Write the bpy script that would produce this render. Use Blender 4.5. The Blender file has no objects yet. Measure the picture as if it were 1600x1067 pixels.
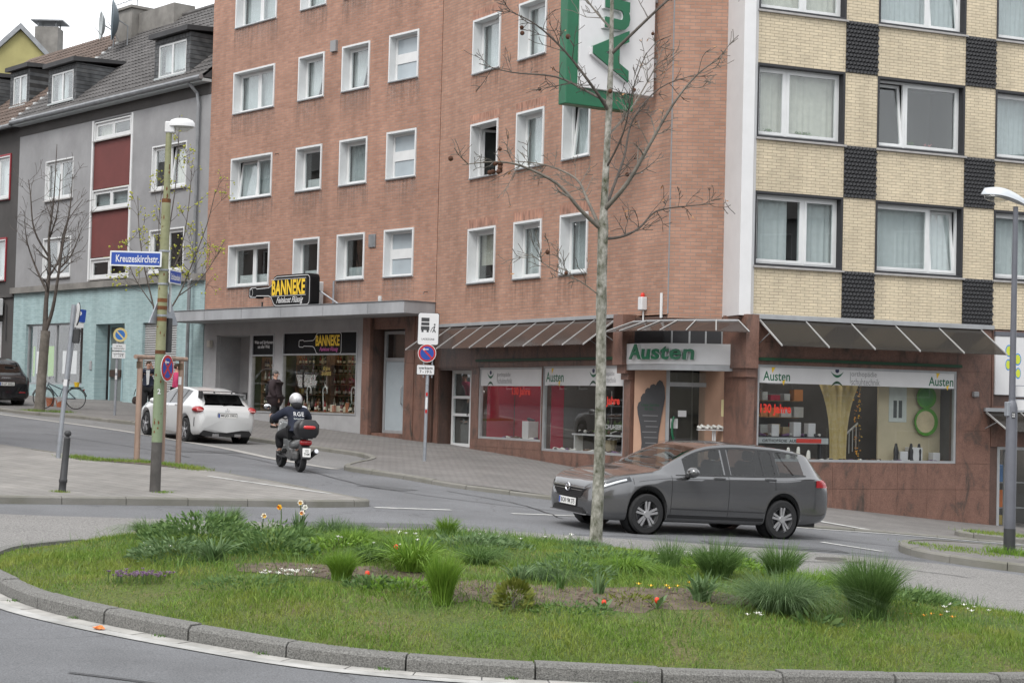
import bpy, bmesh, math, random
import numpy as np
from mathutils import Vector, Matrix
from mathutils.geometry import delaunay_2d_cdt
random.seed(7); np.random.seed(7)
R = math.radians
scene = bpy.context.scene
COL = scene.collection

# ------------------------------------------------------------------ camera
CAM_Z = 2.1
cam = bpy.data.cameras.new('camera'); cam.lens = 60.75; cam.sensor_width = 36.0; cam.sensor_fit = 'HORIZONTAL'
cam.clip_start = 0.1; cam.clip_end = 3000
camo = bpy.data.objects.new('camera', cam); COL.objects.link(camo)
_p, _r = R(2.0739), R(1.4305)
_up = Vector((0, -math.sin(_p), math.cos(_p))); _fw = Vector((0, math.cos(_p), math.sin(_p))); _rt = Vector((1, 0, 0))
_cx = _rt*math.cos(_r) + _up*math.sin(_r); _cy = _up*math.cos(_r) - _rt*math.sin(_r); _cz = -_fw
M = Matrix.Identity(4)
for i in range(3):
    M[i][0], M[i][1], M[i][2] = _cx[i], _cy[i], _cz[i]
M[2][3] = CAM_Z
camo.matrix_world = M
scene.camera = camo

# ------------------------------------------------------------------ sky, sun, exposure (bright overcast day)
SUN_EL, SUN_AZ = R(52), R(205)
world = bpy.data.worlds.new('World'); scene.world = world; world.use_nodes = True
nt = world.node_tree; nt.nodes.clear()
sky = nt.nodes.new('ShaderNodeTexSky'); sky.sky_type = 'NISHITA'; sky.sun_disc = False
sky.sun_elevation = SUN_EL; sky.sun_rotation = SUN_AZ; sky.air_density = 1.0; sky.dust_density = 2.0; sky.ozone_density = 1.0
hs = nt.nodes.new('ShaderNodeHueSaturation'); hs.inputs['Saturation'].default_value = 0.10
bg = nt.nodes.new('ShaderNodeBackground'); bg.inputs['Strength'].default_value = 0.12
wo = nt.nodes.new('ShaderNodeOutputWorld')
cl = nt.nodes.new('ShaderNodeMix'); cl.data_type = 'RGBA'; cl.inputs['Factor'].default_value = 0.8
cl.inputs['B'].default_value = (9.5, 9.7, 10.0, 1)      # even cloud deck
nt.links.new(sky.outputs[0], hs.inputs['Color']); nt.links.new(hs.outputs[0], cl.inputs['A']); nt.links.new(cl.outputs['Result'], bg.inputs['Color']); nt.links.new(bg.outputs[0], wo.inputs['Surface'])
sun = bpy.data.lights.new('sun', 'SUN'); sun.energy = 1.5; sun.angle = R(25); sun.color = (1.0, 0.97, 0.93)
suno = bpy.data.objects.new('sun', sun); COL.objects.link(suno)
_sd = Vector((math.sin(SUN_AZ)*math.cos(SUN_EL), math.cos(SUN_AZ)*math.cos(SUN_EL), math.sin(SUN_EL)))
suno.rotation_euler = _sd.to_track_quat('Z', 'Y').to_euler(); suno.location = (0, -20, 40)
scene.view_settings.view_transform = 'Standard'; scene.view_settings.look = 'None'
scene.view_settings.exposure = 0.60; scene.view_settings.gamma = 1.0

# ------------------------------------------------------------------ helpers
def lin(h):
    if isinstance(h, (tuple, list)): return tuple(h)
    o = []
    for i in (0, 2, 4):
        c = int(h[i:i+2], 16)/255
        o.append(c/12.92 if c <= .04045 else ((c+.055)/1.055)**2.4)
    return tuple(o)

MATS = {}
def _new(name):
    m = bpy.data.materials.new(name); m.use_nodes = True
    n = m.node_tree; n.nodes.clear()
    o = n.nodes.new('ShaderNodeOutputMaterial')
    return m, n, o
def N(n, t, **k):
    x = n.nodes.new(t)
    for a, v in k.items():
        if a in x.inputs: x.inputs[a].default_value = v
        else: setattr(x, a, v)
    return x
def ramp(n, stops):
    r = n.nodes.new('ShaderNodeValToRGB'); e = r.color_ramp.elements
    while len(e) > 1: e.remove(e[-1])
    for i, (p, c) in enumerate(stops):
        q = e[0] if i == 0 else e.new(p)
        q.position = p; q.color = tuple(c[:3]) + (1,)
    return r
def pm(name, col, rough=.75, var=.12, vs=2.0, bump=0.0, bs=30, metal=0.0, coat=0.0, spec=.5, col2=None, sub=None, stretch=None, emis=None):
    """plain principled material with noisy colour variation and optional fine bump"""
    if name in MATS: return MATS[name]
    m, n, o = _new(name); L = n.links.new
    b = N(n, 'ShaderNodeBsdfPrincipled', Roughness=rough, Metallic=metal)
    b.inputs['Specular IOR Level'].default_value = spec
    if coat: b.inputs['Coat Weight'].default_value = coat; b.inputs['Coat Roughness'].default_value = .06
    c = lin(col)
    tc = N(n, 'ShaderNodeTexCoord'); v = tc.outputs['Object']
    if stretch:
        mp = N(n, 'ShaderNodeMapping'); mp.inputs['Scale'].default_value = stretch; L(v, mp.inputs['Vector']); v = mp.outputs[0]
    if var > 0 or col2:
        no = N(n, 'ShaderNodeTexNoise', Scale=vs, Detail=6.0, Roughness=.62); L(v, no.inputs['Vector'])
        c2 = lin(col2) if col2 else tuple(x*(1+var) for x in c)
        c1 = c if col2 else tuple(x*(1-var) for x in c)
        rp = ramp(n, [(.32, c1), (.68, c2)]); L(no.outputs[0], rp.inputs[0]); L(rp.outputs[0], b.inputs['Base Color'])
    else:
        b.inputs['Base Color'].default_value = c + (1,)
    if bump:
        nb = N(n, 'ShaderNodeTexNoise', Scale=bs, Detail=4.0); L(v, nb.inputs['Vector'])
        bu = N(n, 'ShaderNodeBump', Strength=bump, Distance=.02); L(nb.outputs[0], bu.inputs['Height']); L(bu.outputs[0], b.inputs['Normal'])
    if emis:
        b.inputs['Emission Color'].default_value = lin(emis[0]) + (1,); b.inputs['Emission Strength'].default_value = emis[1]
    L(b.outputs[0], o.inputs[0]); MATS[name] = m
    return m
def brickmat(name, c1, c2, mortar, bw, bh, mort=.008, axis='x', rough=.85, stain=.25, offs=.5, bump=.5, tint=.35):
    """brick pattern in metres in the wall's own x/z plane"""
    m, n, o = _new(name); L = n.links.new
    tc = N(n, 'ShaderNodeTexCoord'); sp = N(n, 'ShaderNodeSeparateXYZ'); L(tc.outputs['Object'], sp.inputs[0])
    cb = N(n, 'ShaderNodeCombineXYZ')
    if axis == 'x': L(sp.outputs[0], cb.inputs[0]); L(sp.outputs[2], cb.inputs[1])
    else: L(sp.outputs[2], cb.inputs[0]); L(sp.outputs[0], cb.inputs[1])
    bt = N(n, 'ShaderNodeTexBrick', Scale=1.0); bt.offset = offs
    bt.inputs['Brick Width'].default_value = bw; bt.inputs['Row Height'].default_value = bh
    bt.inputs['Mortar Size'].default_value = mort; bt.inputs['Mortar Smooth'].default_value = .2
    bt.inputs['Color1'].default_value = lin(c1)+(1,); bt.inputs['Color2'].default_value = lin(c2)+(1,); bt.inputs['Mortar'].default_value = lin(mortar)+(1,)
    L(cb.outputs[0], bt.inputs['Vector'])
    # broad weathering: blotches and vertical runs
    no = N(n, 'ShaderNodeTexNoise', Scale=.55, Detail=7.0, Roughness=.6); L(tc.outputs['Object'], no.inputs['Vector'])
    mp = N(n, 'ShaderNodeMapping'); mp.inputs['Scale'].default_value = (2.2, 2.2, .22); L(tc.outputs['Object'], mp.inputs['Vector'])
    n2 = N(n, 'ShaderNodeTexNoise', Scale=1.0, Detail=5.0); L(mp.outputs[0], n2.inputs['Vector'])
    ad = N(n, 'ShaderNodeMath', operation='ADD'); L(no.outputs[0], ad.inputs[0]); L(n2.outputs[0], ad.inputs[1])
    rp = ramp(n, [(.38, (1-stain,)*3), (.62, (1+stain*.35,)*3)]); 
    hf = N(n, 'ShaderNodeMath', operation='MULTIPLY'); hf.inputs[1].default_value = .5; L(ad.outputs[0], hf.inputs[0]); L(hf.outputs[0], rp.inputs[0])
    mx = N(n, 'ShaderNodeMix', data_type='RGBA', blend_type='MULTIPLY'); mx.inputs['Factor'].default_value = 1
    L(bt.outputs['Color'], mx.inputs['A']); L(rp.outputs[0], mx.inputs['B'])
    # a few odd bricks: streaky noise stretched to brick proportions
    m3 = N(n, 'ShaderNodeMapping'); m3.inputs['Scale'].default_value = (1/bw*.8, 1/bw*.8, 1/bh*.8) if axis == 'x' else (1/bh*.8, 1/bh*.8, 1/bw*.8)
    L(tc.outputs['Object'], m3.inputs['Vector'])
    n3 = N(n, 'ShaderNodeTexNoise', Scale=1.0, Detail=1.0); L(m3.outputs[0], n3.inputs['Vector'])
    r3 = ramp(n, [(.3, (1-tint,)*3), (.5, (1, 1, 1)), (.72, (1+tint*.8, 1+tint*.7, 1+tint*.55))]); L(n3.outputs[0], r3.inputs[0])
    m4 = N(n, 'ShaderNodeMix', data_type='RGBA', blend_type='MULTIPLY'); m4.inputs['Factor'].default_value = 1
    L(mx.outputs['Result'], m4.inputs['A']); L(r3.outputs[0], m4.inputs['B'])
    b = N(n, 'ShaderNodeBsdfPrincipled', Roughness=rough); L(m4.outputs['Result'], b.inputs['Base Color'])
    bu = N(n, 'ShaderNodeBump', Strength=bump, Distance=.01); bu.invert = True
    L(bt.outputs['Fac'], bu.inputs['Height']); L(bu.outputs[0], b.inputs['Normal'])
    L(b.outputs[0], o.inputs[0]); MATS[name] = m
    return m
def glassmat(name, tint=(.92, .95, .95), r0=.06, rough=.0, gloss=1.0):
    """clear pane: see-through with a Schlick reflection on either face"""
    m, n, o = _new(name); L = n.links.new
    lw = N(n, 'ShaderNodeLayerWeight', Blend=.5); pw = N(n, 'ShaderNodeMath', operation='POWER'); pw.inputs[1].default_value = 4.0
    ml = N(n, 'ShaderNodeMath', operation='MULTIPLY_ADD'); ml.inputs[1].default_value = 1-r0; ml.inputs[2].default_value = r0
    L(lw.outputs['Facing'], pw.inputs[0]); L(pw.outputs[0], ml.inputs[0])
    tr = N(n, 'ShaderNodeBsdfTransparent'); tr.inputs[0].default_value = tuple(tint)+(1,)
    gl = N(n, 'ShaderNodeBsdfGlossy', Roughness=rough); gl.inputs[0].default_value = (gloss,)*3+(1,)
    mx = N(n, 'ShaderNodeMixShader'); L(ml.outputs[0], mx.inputs[0]); L(tr.outputs[0], mx.inputs[1]); L(gl.outputs[0], mx.inputs[2])
    L(mx.outputs[0], o.inputs[0]); MATS[name] = m
    return m

class MB:
    """collects shapes that become one mesh"""
    def __init__(s): s.v = []; s.f = []
    def add(s, vs, fs):
        b = len(s.v); s.v += [tuple(v) for v in vs]; s.f += [tuple(b+i for i in f) for f in fs]; return s
    def box(s, x0, x1, y0, y1, z0, z1):
        if x0 > x1: x0, x1 = x1, x0
        if y0 > y1: y0, y1 = y1, y0
        if z0 > z1: z0, z1 = z1, z0
        return s.add([(x0,y0,z0),(x1,y0,z0),(x1,y1,z0),(x0,y1,z0),(x0,y0,z1),(x1,y0,z1),(x1,y1,z1),(x0,y1,z1)],
                     [(3,2,1,0),(4,5,6,7),(0,1,5,4),(1,2,6,5),(2,3,7,6),(3,0,4,7)])
    def cbox(s, x0, x1, y0, y1, z0, z1, c):
        """box with chamfered edges"""
        bm = bmesh.new(); bmesh.ops.create_cube(bm, size=1)
        for v in bm.verts: v.co = Vector(((x0+x1)/2 + v.co.x*(x1-x0), (y0+y1)/2 + v.co.y*(y1-y0), (z0+z1)/2 + v.co.z*(z1-z0)))
        bmesh.ops.bevel(bm, geom=bm.edges[:], offset=c, segments=1, affect='EDGES')
        bm.verts.index_update(); s.add([v.co for v in bm.verts], [[v.index for v in f.verts] for f in bm.faces]); bm.free(); return s
    def quad(s, a, b, c, d): return s.add([a, b, c, d], [(0, 1, 2, 3)])
    def prism(s, poly, a, b, axis='y'):
        """polygon in the other two axes, extruded from a to b along axis"""
        n = len(poly)
        def P(p, t): return (p[0], t, p[1]) if axis == 'y' else ((t, p[0], p[1]) if axis == 'x' else (p[0], p[1], t))
        vs = [P(p, a) for p in poly] + [P(p, b) for p in poly]
        ar = sum(poly[i][0]*poly[(i+1) % n][1]-poly[(i+1) % n][0]*poly[i][1] for i in range(n))
        flip = (ar > 0) == (axis != 'y')
        if a > b: flip = not flip
        fs = [tuple(range(n)), tuple(range(2*n-1, n-1, -1))] + [(i, n+i, n+(i+1) % n, (i+1) % n) for i in range(n)]
        if flip: fs = [tuple(reversed(f)) for f in fs]
        return s.add(vs, fs)
    def tube(s, pts, rad, n=8, cap=True):
        pts = [Vector(p) for p in pts]
        if not isinstance(rad, (list, tuple)): rad = [rad]*len(pts)
        b = len(s.v); prev = None
        for i, p in enumerate(pts):
            d = (pts[min(i+1, len(pts)-1)] - pts[max(i-1, 0)])
            d = d.normalized() if d.length > 1e-9 else Vector((0, 0, 1))
            if prev is None:
                u = d.orthogonal().normalized()
            else:
                u = prev - d*prev.dot(d); u = u.normalized() if u.length > 1e-6 else d.orthogonal().normalized()
            prev = u; w = d.cross(u)
            for k in range(n):
                a = 2*math.pi*k/n; s.v.append(tuple(p + (u*math.cos(a) + w*math.sin(a))*rad[i]))
        for i in range(len(pts)-1):
            for k in range(n):
                s.f.append((b+i*n+k, b+i*n+(k+1) % n, b+(i+1)*n+(k+1) % n, b+(i+1)*n+k))
        if cap:
            s.f.append(tuple(b+k for k in reversed(range(n)))); e = b+(len(pts)-1)*n; s.f.append(tuple(e+k for k in range(n)))
        return s
    def lathe(s, prof, n=16, c=(0, 0, 0), axis='z', cap=True):
        """profile of (radius, height) turned round an axis"""
        b = len(s.v)
        for r, h in prof:
            for k in range(n):
                a = 2*math.pi*k/n; x, y = r*math.cos(a), r*math.sin(a)
                q = (x, y, h) if axis == 'z' else ((x, h, y) if axis == 'y' else (h, x, y))
                s.v.append((c[0]+q[0], c[1]+q[1], c[2]+q[2]))
        fl = axis == 'y'
        for i in range(len(prof)-1):
            for k in range(n):
                f = (b+i*n+k, b+i*n+(k+1) % n, b+(i+1)*n+(k+1) % n, b+(i+1)*n+k)
                s.f.append(tuple(reversed(f)) if fl else f)
        if not cap: return s
        f0 = tuple(b+k for k in range(n)); f1 = tuple(b+(len(prof)-1)*n+k for k in range(n))
        s.f.append(f0 if fl else tuple(reversed(f0))); s.f.append(tuple(reversed(f1)) if fl else f1)
        return s
    def ball(s, c, r, n=10, sq=(1, 1, 1)):
        m = max(4, n//2)
        pr = [(max(1e-4, math.sin(math.pi*i/m))*r, -math.cos(math.pi*i/m)*r) for i in range(m+1)]
        b = len(s.v); s.lathe(pr, n)
        for i in range(b, len(s.v)):
            v = s.v[i]; s.v[i] = (c[0]+v[0]*sq[0], c[1]+v[1]*sq[1], c[2]+v[2]*sq[2])
        return s
    def xf(s, fn): s.v = [tuple(fn(*v)) for v in s.v]; return s
    def mesh(s, name, mat=None, smooth=None):
        me = bpy.data.meshes.new(name); me.from_pydata(s.v, [], s.f)
        if mat: me.materials.append(mat)
        if smooth is not None:
            me.polygons.foreach_set('use_smooth', [True]*len(me.polygons))
            if smooth < 180: me.set_sharp_from_angle(angle=R(smooth))
        me.update(); return me
    def build(s, name, mat=None, parent=None, loc=(0, 0, 0), rz=0, smooth=None):
        return link(s.mesh(name, mat, smooth), name, parent, loc, rz)
def link(me, name, parent=None, loc=(0, 0, 0), rz=0):
    o = bpy.data.objects.new(name, me); COL.objects.link(o); o.parent = parent
    o.location = loc; o.rotation_euler = (0, 0, rz); return o
def tag(o, label=None, cat=None, group=None, kind=None):
    if label: o['label'] = label
    if cat: o['category'] = cat
    if group: o['group'] = group
    if kind: o['kind'] = kind
    return o
def thing(name, label, cat, loc=(0, 0, 0), rz=0, group=None):
    return tag(link(None, name, None, loc, rz), label, cat, group)
def children(o): return [c for c in COL.objects if c.parent is o]
def copy_tree(o, parent=None):
    c = o.copy(); COL.objects.link(c); c.parent = parent
    for ch in [x for x in o.children]: copy_tree(ch, c)
    return c
_textcache = {}
def text_mesh(body, w=None, h=None, bold=0.0, depth=0.0, shear=0.0, align='CENTER', spacing=1.0):
    """lettering in the x/z plane facing -y, fitted into w by h metres, centred"""
    cu = bpy.data.curves.new('lettering', 'FONT'); cu.body = body; cu.size = 1; cu.offset = bold; cu.shear = shear; cu.resolution_u = 3
    cu.align_x = align; cu.space_character = spacing; cu.space_line = .95
    t = bpy.data.objects.new('lettering', cu); COL.objects.link(t)
    dg = bpy.context.evaluated_depsgraph_get(); me = bpy.data.meshes.new_from_object(t.evaluated_get(dg))
    vs = [v.co.copy() for v in me.vertices]; fs = [tuple(p.vertices) for p in me.polygons]
    bpy.data.objects.remove(t); bpy.data.curves.remove(cu); bpy.data.meshes.remove(me)
    mb = MB()
    if not vs: return mb
    x0, x1 = min(v.x for v in vs), max(v.x for v in vs); y0, y1 = min(v.y for v in vs), max(v.y for v in vs)
    sx = w/(x1-x0) if w else None; sy = h/(y1-y0) if h else None
    sx = sx or sy; sy = sy or sx
    P = [((v.x-(x0+x1)/2)*sx, (v.y-(y0+y1)/2)*sy) for v in vs]
    mb.add([(x, -depth, z) for x, z in P], fs)
    if depth > 0:
        from collections import Counter
        ec = Counter()
        for f in fs:
            for i in range(len(f)): ec[(f[i], f[(i+1) % len(f)])] += 1
        n = len(mb.v); mb.v += [(x, 0, z) for x, z in P]
        for (a, b2) in ec:
            if (b2, a) not in ec: mb.f.append((b2, a, a+n, b2+n))
    return mb
def text(name, body, mat, parent, loc, w=None, h=None, rot=None, **k):
    mb = text_mesh(body, w, h, **k)
    if rot: c, s_ = math.cos(rot), math.sin(rot); mb.xf(lambda x, y, z: (x*c - z*s_, y, x*s_ + z*c))
    return mb.build(name, mat, parent, loc)
def disc(r, n=24, th=.004, sx=1, sz=1):
    """disc in the x/z plane, facing -y"""
    return MB().prism([(r*sx*math.cos(2*math.pi*i/n), r*sz*math.sin(2*math.pi*i/n)) for i in range(n)], -th, 0)

# ------------------------------------------------------------------ terrain height (street climbing away to the left)
_CP = np.array([(-.43,13.5,0),(-4.75,16.1,.2),(4.5,15.2,-.2),(2.07,27.3,.11),(4.4,28.3,.0),(-5.8,28.2,.5),(-4.5,35.2,.6),(-8.5,46,.88),(-17,57,1.5),
 (-8.3,57,1.27),(-2.2,50,.85),(1.5,43.6,.52),(6.9,40.2,-.09),(11.75,42,-.59),(8.7,30.3,-.3),(-20,70.4,1.87),(-13,63.5,1.72),(0,0,-.1),(8,8,-.4),(-10,12,.4),(16,30,-.9),(-14,38,1.1),(2.9,41.4,.40)])
def _phi(r): return np.where(r > 1e-9, r*r*np.log(np.maximum(r, 1e-9)), 0)
_n = len(_CP); _A = np.zeros((_n+3, _n+3)); _A[:_n, :_n] = _phi(np.linalg.norm(_CP[:, None, :2]-_CP[None, :, :2], axis=2)) + np.eye(_n)*20
_A[:_n, _n] = 1; _A[:_n, _n+1:] = _CP[:, :2]; _A[_n:, :_n] = _A[:_n, _n:].T
_w = np.linalg.solve(_A, np.concatenate([_CP[:, 2], [0, 0, 0]]))
def gz(x, y):
    x = np.clip(np.asarray(x, float), -26, 18); y = np.clip(np.asarray(y, float), 0, 76)
    r = np.sqrt((x[..., None]-_CP[:, 0])**2 + (y[..., None]-_CP[:, 1])**2)
    return _phi(r) @ _w[:_n] + _w[_n] + _w[_n+1]*x + _w[_n+2]*y
def G(x, y): return float(gz(x, y))
def resample(path, step):
    out = [Vector(path[0])]
    for a, b in zip(path[:-1], path[1:]):
        a, b = Vector(a), Vector(b); k = max(1, round((b-a).length/step))
        for i in range(1, k+1): out.append(a.lerp(b, i/k))
    return out
def smooth_path(pts, n=6, closed=False):
    P = [Vector(p) for p in pts]; out = []
    m = len(P); rng = range(m) if closed else range(m-1)
    for i in rng:
        p0, p1, p2, p3 = (P[(i-1) % m], P[i], P[(i+1) % m], P[(i+2) % m]) if closed else (P[max(i-1, 0)], P[i], P[i+1], P[min(i+2, m-1)])
        for k in range(n):
            t = k/n; out.append(.5*((2*p1) + (p2-p0)*t + (2*p0-5*p1+4*p2-p3)*t*t + (3*p1-p0-3*p2+p3)*t**3))
    if not closed: out.append(P[-1])
    return out
def inside(px, py, poly):
    c = np.zeros(np.shape(px), bool); n = len(poly)
    for i in range(n):
        x1, y1 = poly[i][0], poly[i][1]; x2, y2 = poly[(i+1) % n][0], poly[(i+1) % n][1]
        if abs(y2-y1) < 1e-12: continue
        c ^= ((y1 > py) != (y2 > py)) & (px < (x2-x1)*(py-y1)/(y2-y1)+x1)
    return c
def sheet(name, poly, off, mat, step=1.0, parent=None, hfun=None, side=0, inset=0):
    """ground-following sheet over a polygon (counter-clockwise), drawn in by inset"""
    poly = [Vector((p[0], p[1])) for p in poly]
    if inset:
        q = []
        for i in range(len(poly)):
            d = (poly[(i+1) % len(poly)]-poly[i-1]).normalized(); q.append(poly[i]+Vector((-d.y, d.x))*inset)
        poly = q
    edge = resample([tuple(p) for p in poly] + [tuple(poly[0])], step)[:-1]
    vs = list(edge); es = [(i, (i+1) % len(edge)) for i in range(len(edge))]
    xs = np.arange(min(p.x for p in poly)+step/2, max(p.x for p in poly), step); ys = np.arange(min(p.y for p in poly)+step/2, max(p.y for p in poly), step)
    if len(xs) and len(ys):
        X, Y = np.meshgrid(xs, ys); k = inside(X.ravel(), Y.ravel(), [(p.x, p.y) for p in poly])
        E = np.array([(p.x, p.y) for p in edge])
        for x, y, q in zip(X.ravel(), Y.ravel(), k):
            if q and ((E[:, 0]-x)**2 + (E[:, 1]-y)**2).min() > (step*.35)**2: vs.append(Vector((x, y)))
    V, Ed, F, *_ = delaunay_2d_cdt(vs, es, [], 1, 1e-5)
    Z = gz([v.x for v in V], [v.y for v in V]) + off
    if hfun is not None: Z = Z + hfun(np.array([v.x for v in V]), np.array([v.y for v in V]))
    mb = MB(); mb.v = [(v.x, v.y, float(z)) for v, z in zip(V, Z)]
    for f in F:
        a, b, c = (V[i] for i in f[:3])
        mb.f.append(tuple(f) if (b.x-a.x)*(c.y-a.y)-(b.y-a.y)*(c.x-a.x) > 0 else tuple(reversed(f)))
    if side:
        n0 = len(mb.v); ne = len(edge)
        idx = list(range(ne)); mb.v += [(mb.v[i][0], mb.v[i][1], mb.v[i][2]-side) for i in idx]
        for i in range(ne):
            j = (i+1) % ne; mb.f.append((n0+i, n0+j, j, i))
    return mb.build(name, mat, parent, smooth=30)
def ribbon(name, path, w, off, mat, parent=None, step=.5, side=0):
    """strip of width w along a path, following the ground"""
    P = resample([tuple(p)[:2] for p in path], step); mb = MB(); n = len(P)
    for i in range(n):
        d = (P[min(i+1, n-1)]-P[max(i-1, 0)]).normalized(); q = Vector((-d.y, d.x))
        for s_ in (-.5, .5):
            x, y = P[i].x+q.x*w*(s_+side), P[i].y+q.y*w*(s_+side); mb.v.append((x, y, G(x, y)+off))
    mb.f = [(2*i, 2*i+2, 2*i+3, 2*i+1) for i in range(n-1)]
    mb.f = [tuple(reversed(f)) if True else f for f in mb.f]
    # orient upwards
    a, b, c = (Vector(mb.v[k]) for k in mb.f[0][:3])
    if (b-a).cross(c-a).z < 0: mb.f = [tuple(reversed(f)) for f in mb.f]
    return mb.build(name, mat, parent)
def kerb(parent, path, mat, length=1.0, w=.16, h=.12, gap=.012, drop=None, inner=1, jit=.006, name='kerb_stone', ch=.025):
    """row of separate kerb stones whose front face runs along the path; inner=+1: body lies left of the path direction"""
    P = resample([tuple(p)[:2] for p in path], .08); L = [0]
    for a, b in zip(P[:-1], P[1:]): L.append(L[-1]+(b-a).length)
    tot = L[-1]; k = max(1, round(tot/length)); ln = tot/k
    def pt(s):
        s = min(max(s, 0), tot); i = int(np.searchsorted(L, s)); i = min(max(i, 1), len(P)-1)
        t = (s-L[i-1])/max(1e-9, L[i]-L[i-1]); p = P[i-1].lerp(P[i], t)
        j0, j1 = max(i-4, 0), min(i+3, len(P)-1); d = (P[j1]-P[j0]).normalized(); return p, Vector((-d.y, d.x))*inner
    for q in range(k):
        mb = MB(); a, b = q*ln+gap/2, (q+1)*ln-gap/2; dz = random.uniform(-jit, jit); dy = random.uniform(-jit, jit); ns = 5
        for i in range(ns+1):
            p, m = pt(a+(b-a)*i/ns); g = G(p.x, p.y)
            hh = h if drop is None else h*drop((a+b)/2/tot)
            prof = [(0, -.12), (.01, hh-ch), (.01+ch, hh), (w, hh), (w, -.12)]
            for u, z in prof: mb.v.append((p.x+m.x*(u+dy), p.y+m.y*(u+dy), g+z+dz))
        for i in range(ns):
            for j in range(5):
                f = (i*5+j, i*5+(j+1) % 5, (i+1)*5+(j+1) % 5, (i+1)*5+j); mb.f.append(f if inner > 0 else tuple(reversed(f)))
        c0 = tuple(range(5)); c1 = tuple(ns*5+j for j in range(5))
        mb.f.append(tuple(reversed(c0)) if inner > 0 else c0); mb.f.append(c1 if inner > 0 else tuple(reversed(c1)))
        mb.build(name, mat, parent, smooth=35)
# ================================================================== ground, roads, pavements
def asphalt(name, base, var, chips, cs=60, cracks=.0, patch=None):
    m, n, o = _new(name); L = n.links.new
    tc = N(n, 'ShaderNodeTexCoord')
    big = N(n, 'ShaderNodeTexNoise', Scale=.35, Detail=6.0, Roughness=.65); L(tc.outputs['Object'], big.inputs['Vector'])
    c = lin(base); r1 = ramp(n, [(.3, tuple(x*(1-var) for x in c)), (.7, tuple(x*(1+var) for x in c))]); L(big.outputs[0], r1.inputs[0])
    ch = N(n, 'ShaderNodeTexNoise', Scale=cs, Detail=2.0, Roughness=.8); L(tc.outputs['Object'], ch.inputs['Vector'])
    r2 = ramp(n, [(.34, (1-chips,)*3), (.5, (1, 1, 1)), (.70, (1+chips*1.2,)*3)]); L(ch.outputs[0], r2.inputs[0])
    mx = N(n, 'ShaderNodeMix', data_type='RGBA', blend_type='MULTIPLY'); mx.inputs['Factor'].default_value = 1; L(r1.outputs[0], mx.inputs['A']); L(r2.outputs[0], mx.inputs['B'])
    last = mx.outputs['Result']
    if cracks:
        vo = N(n, 'ShaderNodeTexVoronoi', Scale=.32, feature='DISTANCE_TO_EDGE')
        wn = N(n, 'ShaderNodeTexNoise', Scale=1.2, Detail=5.0); L(tc.outputs['Object'], wn.inputs['Vector'])
        va = N(n, 'ShaderNodeVectorMath', operation='ADD'); L(tc.outputs['Object'], va.inputs[0]); L(wn.outputs[1], va.inputs[1]); L(va.outputs[0], vo.inputs['Vector'])
        r3 = ramp(n, [(.0, (1-cracks,)*3), (.006, (1, 1, 1))]); L(vo.outputs['Distance'], r3.inputs[0])
        m2 = N(n, 'ShaderNodeMix', data_type='RGBA', blend_type='MULTIPLY'); m2.inputs['Factor'].default_value = 1; L(last, m2.inputs['A']); L(r3.outputs[0], m2.inputs['B']); last = m2.outputs['Result']
    b = N(n, 'ShaderNodeBsdfPrincipled', Roughness=.88); L(last, b.inputs['Base Color'])
    bu = N(n, 'ShaderNodeBump', Strength=.5, Distance=.01); L(ch.outputs[0], bu.inputs['Height']); L(bu.outputs[0], b.inputs['Normal'])
    L(b.outputs[0], o.inputs[0]); MATS[name] = m; return m
M_road = asphalt('asphalt_dark', (.135, .138, .145), .24, .38, 70, .34)
M_ring = asphalt('asphalt_chip', (.190, .184, .176), .12, .55, 45, .22)
M_bay = asphalt('asphalt_bay', (.17, .168, .165), .15, .35, 60, .2)
M_slab = brickmat('paving_slabs', (.30, .285, .265), (.25, .24, .225), (.15, .14, .13), .5, .35, .012, rough=.9, stain=.25, bump=.3, tint=.12)
def flat_brick(name, c1, c2, mo, bw, bh, rot, mort=.01, stain=.3):
    m, n, o = _new(name); L = n.links.new
    tc = N(n, 'ShaderNodeTexCoord'); mp = N(n, 'ShaderNodeMapping'); mp.inputs['Rotation'].default_value = (0, 0, rot); L(tc.outputs['Object'], mp.inputs['Vector'])
    bt = N(n, 'ShaderNodeTexBrick', Scale=1.0); bt.offset = .5
    bt.inputs['Brick Width'].default_value = bw; bt.inputs['Row Height'].default_value = bh; bt.inputs['Mortar Size'].default_value = mort
    bt.inputs['Color1'].default_value = lin(c1)+(1,); bt.inputs['Color2'].default_value = lin(c2)+(1,); bt.inputs['Mortar'].default_value = lin(mo)+(1,)
    L(mp.outputs[0], bt.inputs['Vector'])
    no = N(n, 'ShaderNodeTexNoise', Scale=.6, Detail=8.0, Roughness=.65); L(tc.outputs['Object'], no.inputs['Vector'])
    rp = ramp(n, [(.3, (1-stain,)*3), (.7, (1+stain*.4,)*3)]); L(no.outputs[0], rp.inputs[0])
    mx = N(n, 'ShaderNodeMix', data_type='RGBA', blend_type='MULTIPLY'); mx.inputs['Factor'].default_value = 1
    L(bt.outputs[0], mx.inputs['A']); L(rp.outputs[0], mx.inputs['B'])
    b = N(n, 'ShaderNodeBsdfPrincipled', Roughness=.9); L(mx.outputs['Result'], b.inputs['Base Color'])
    bu = N(n, 'ShaderNodeBump', Strength=.4, Distance=.01); bu.invert = True; L(bt.outputs['Fac'], bu.inputs['Height']); L(bu.outputs[0], b.inputs['Normal'])
    L(b.outputs[0], o.inputs[0]); MATS[name] = m; return m
M_pave_l = flat_brick('paving_slabs_grey', (.255, .243, .226), (.215, .205, .192), (.135, .127, .115), .45, .30, R(38))
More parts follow.
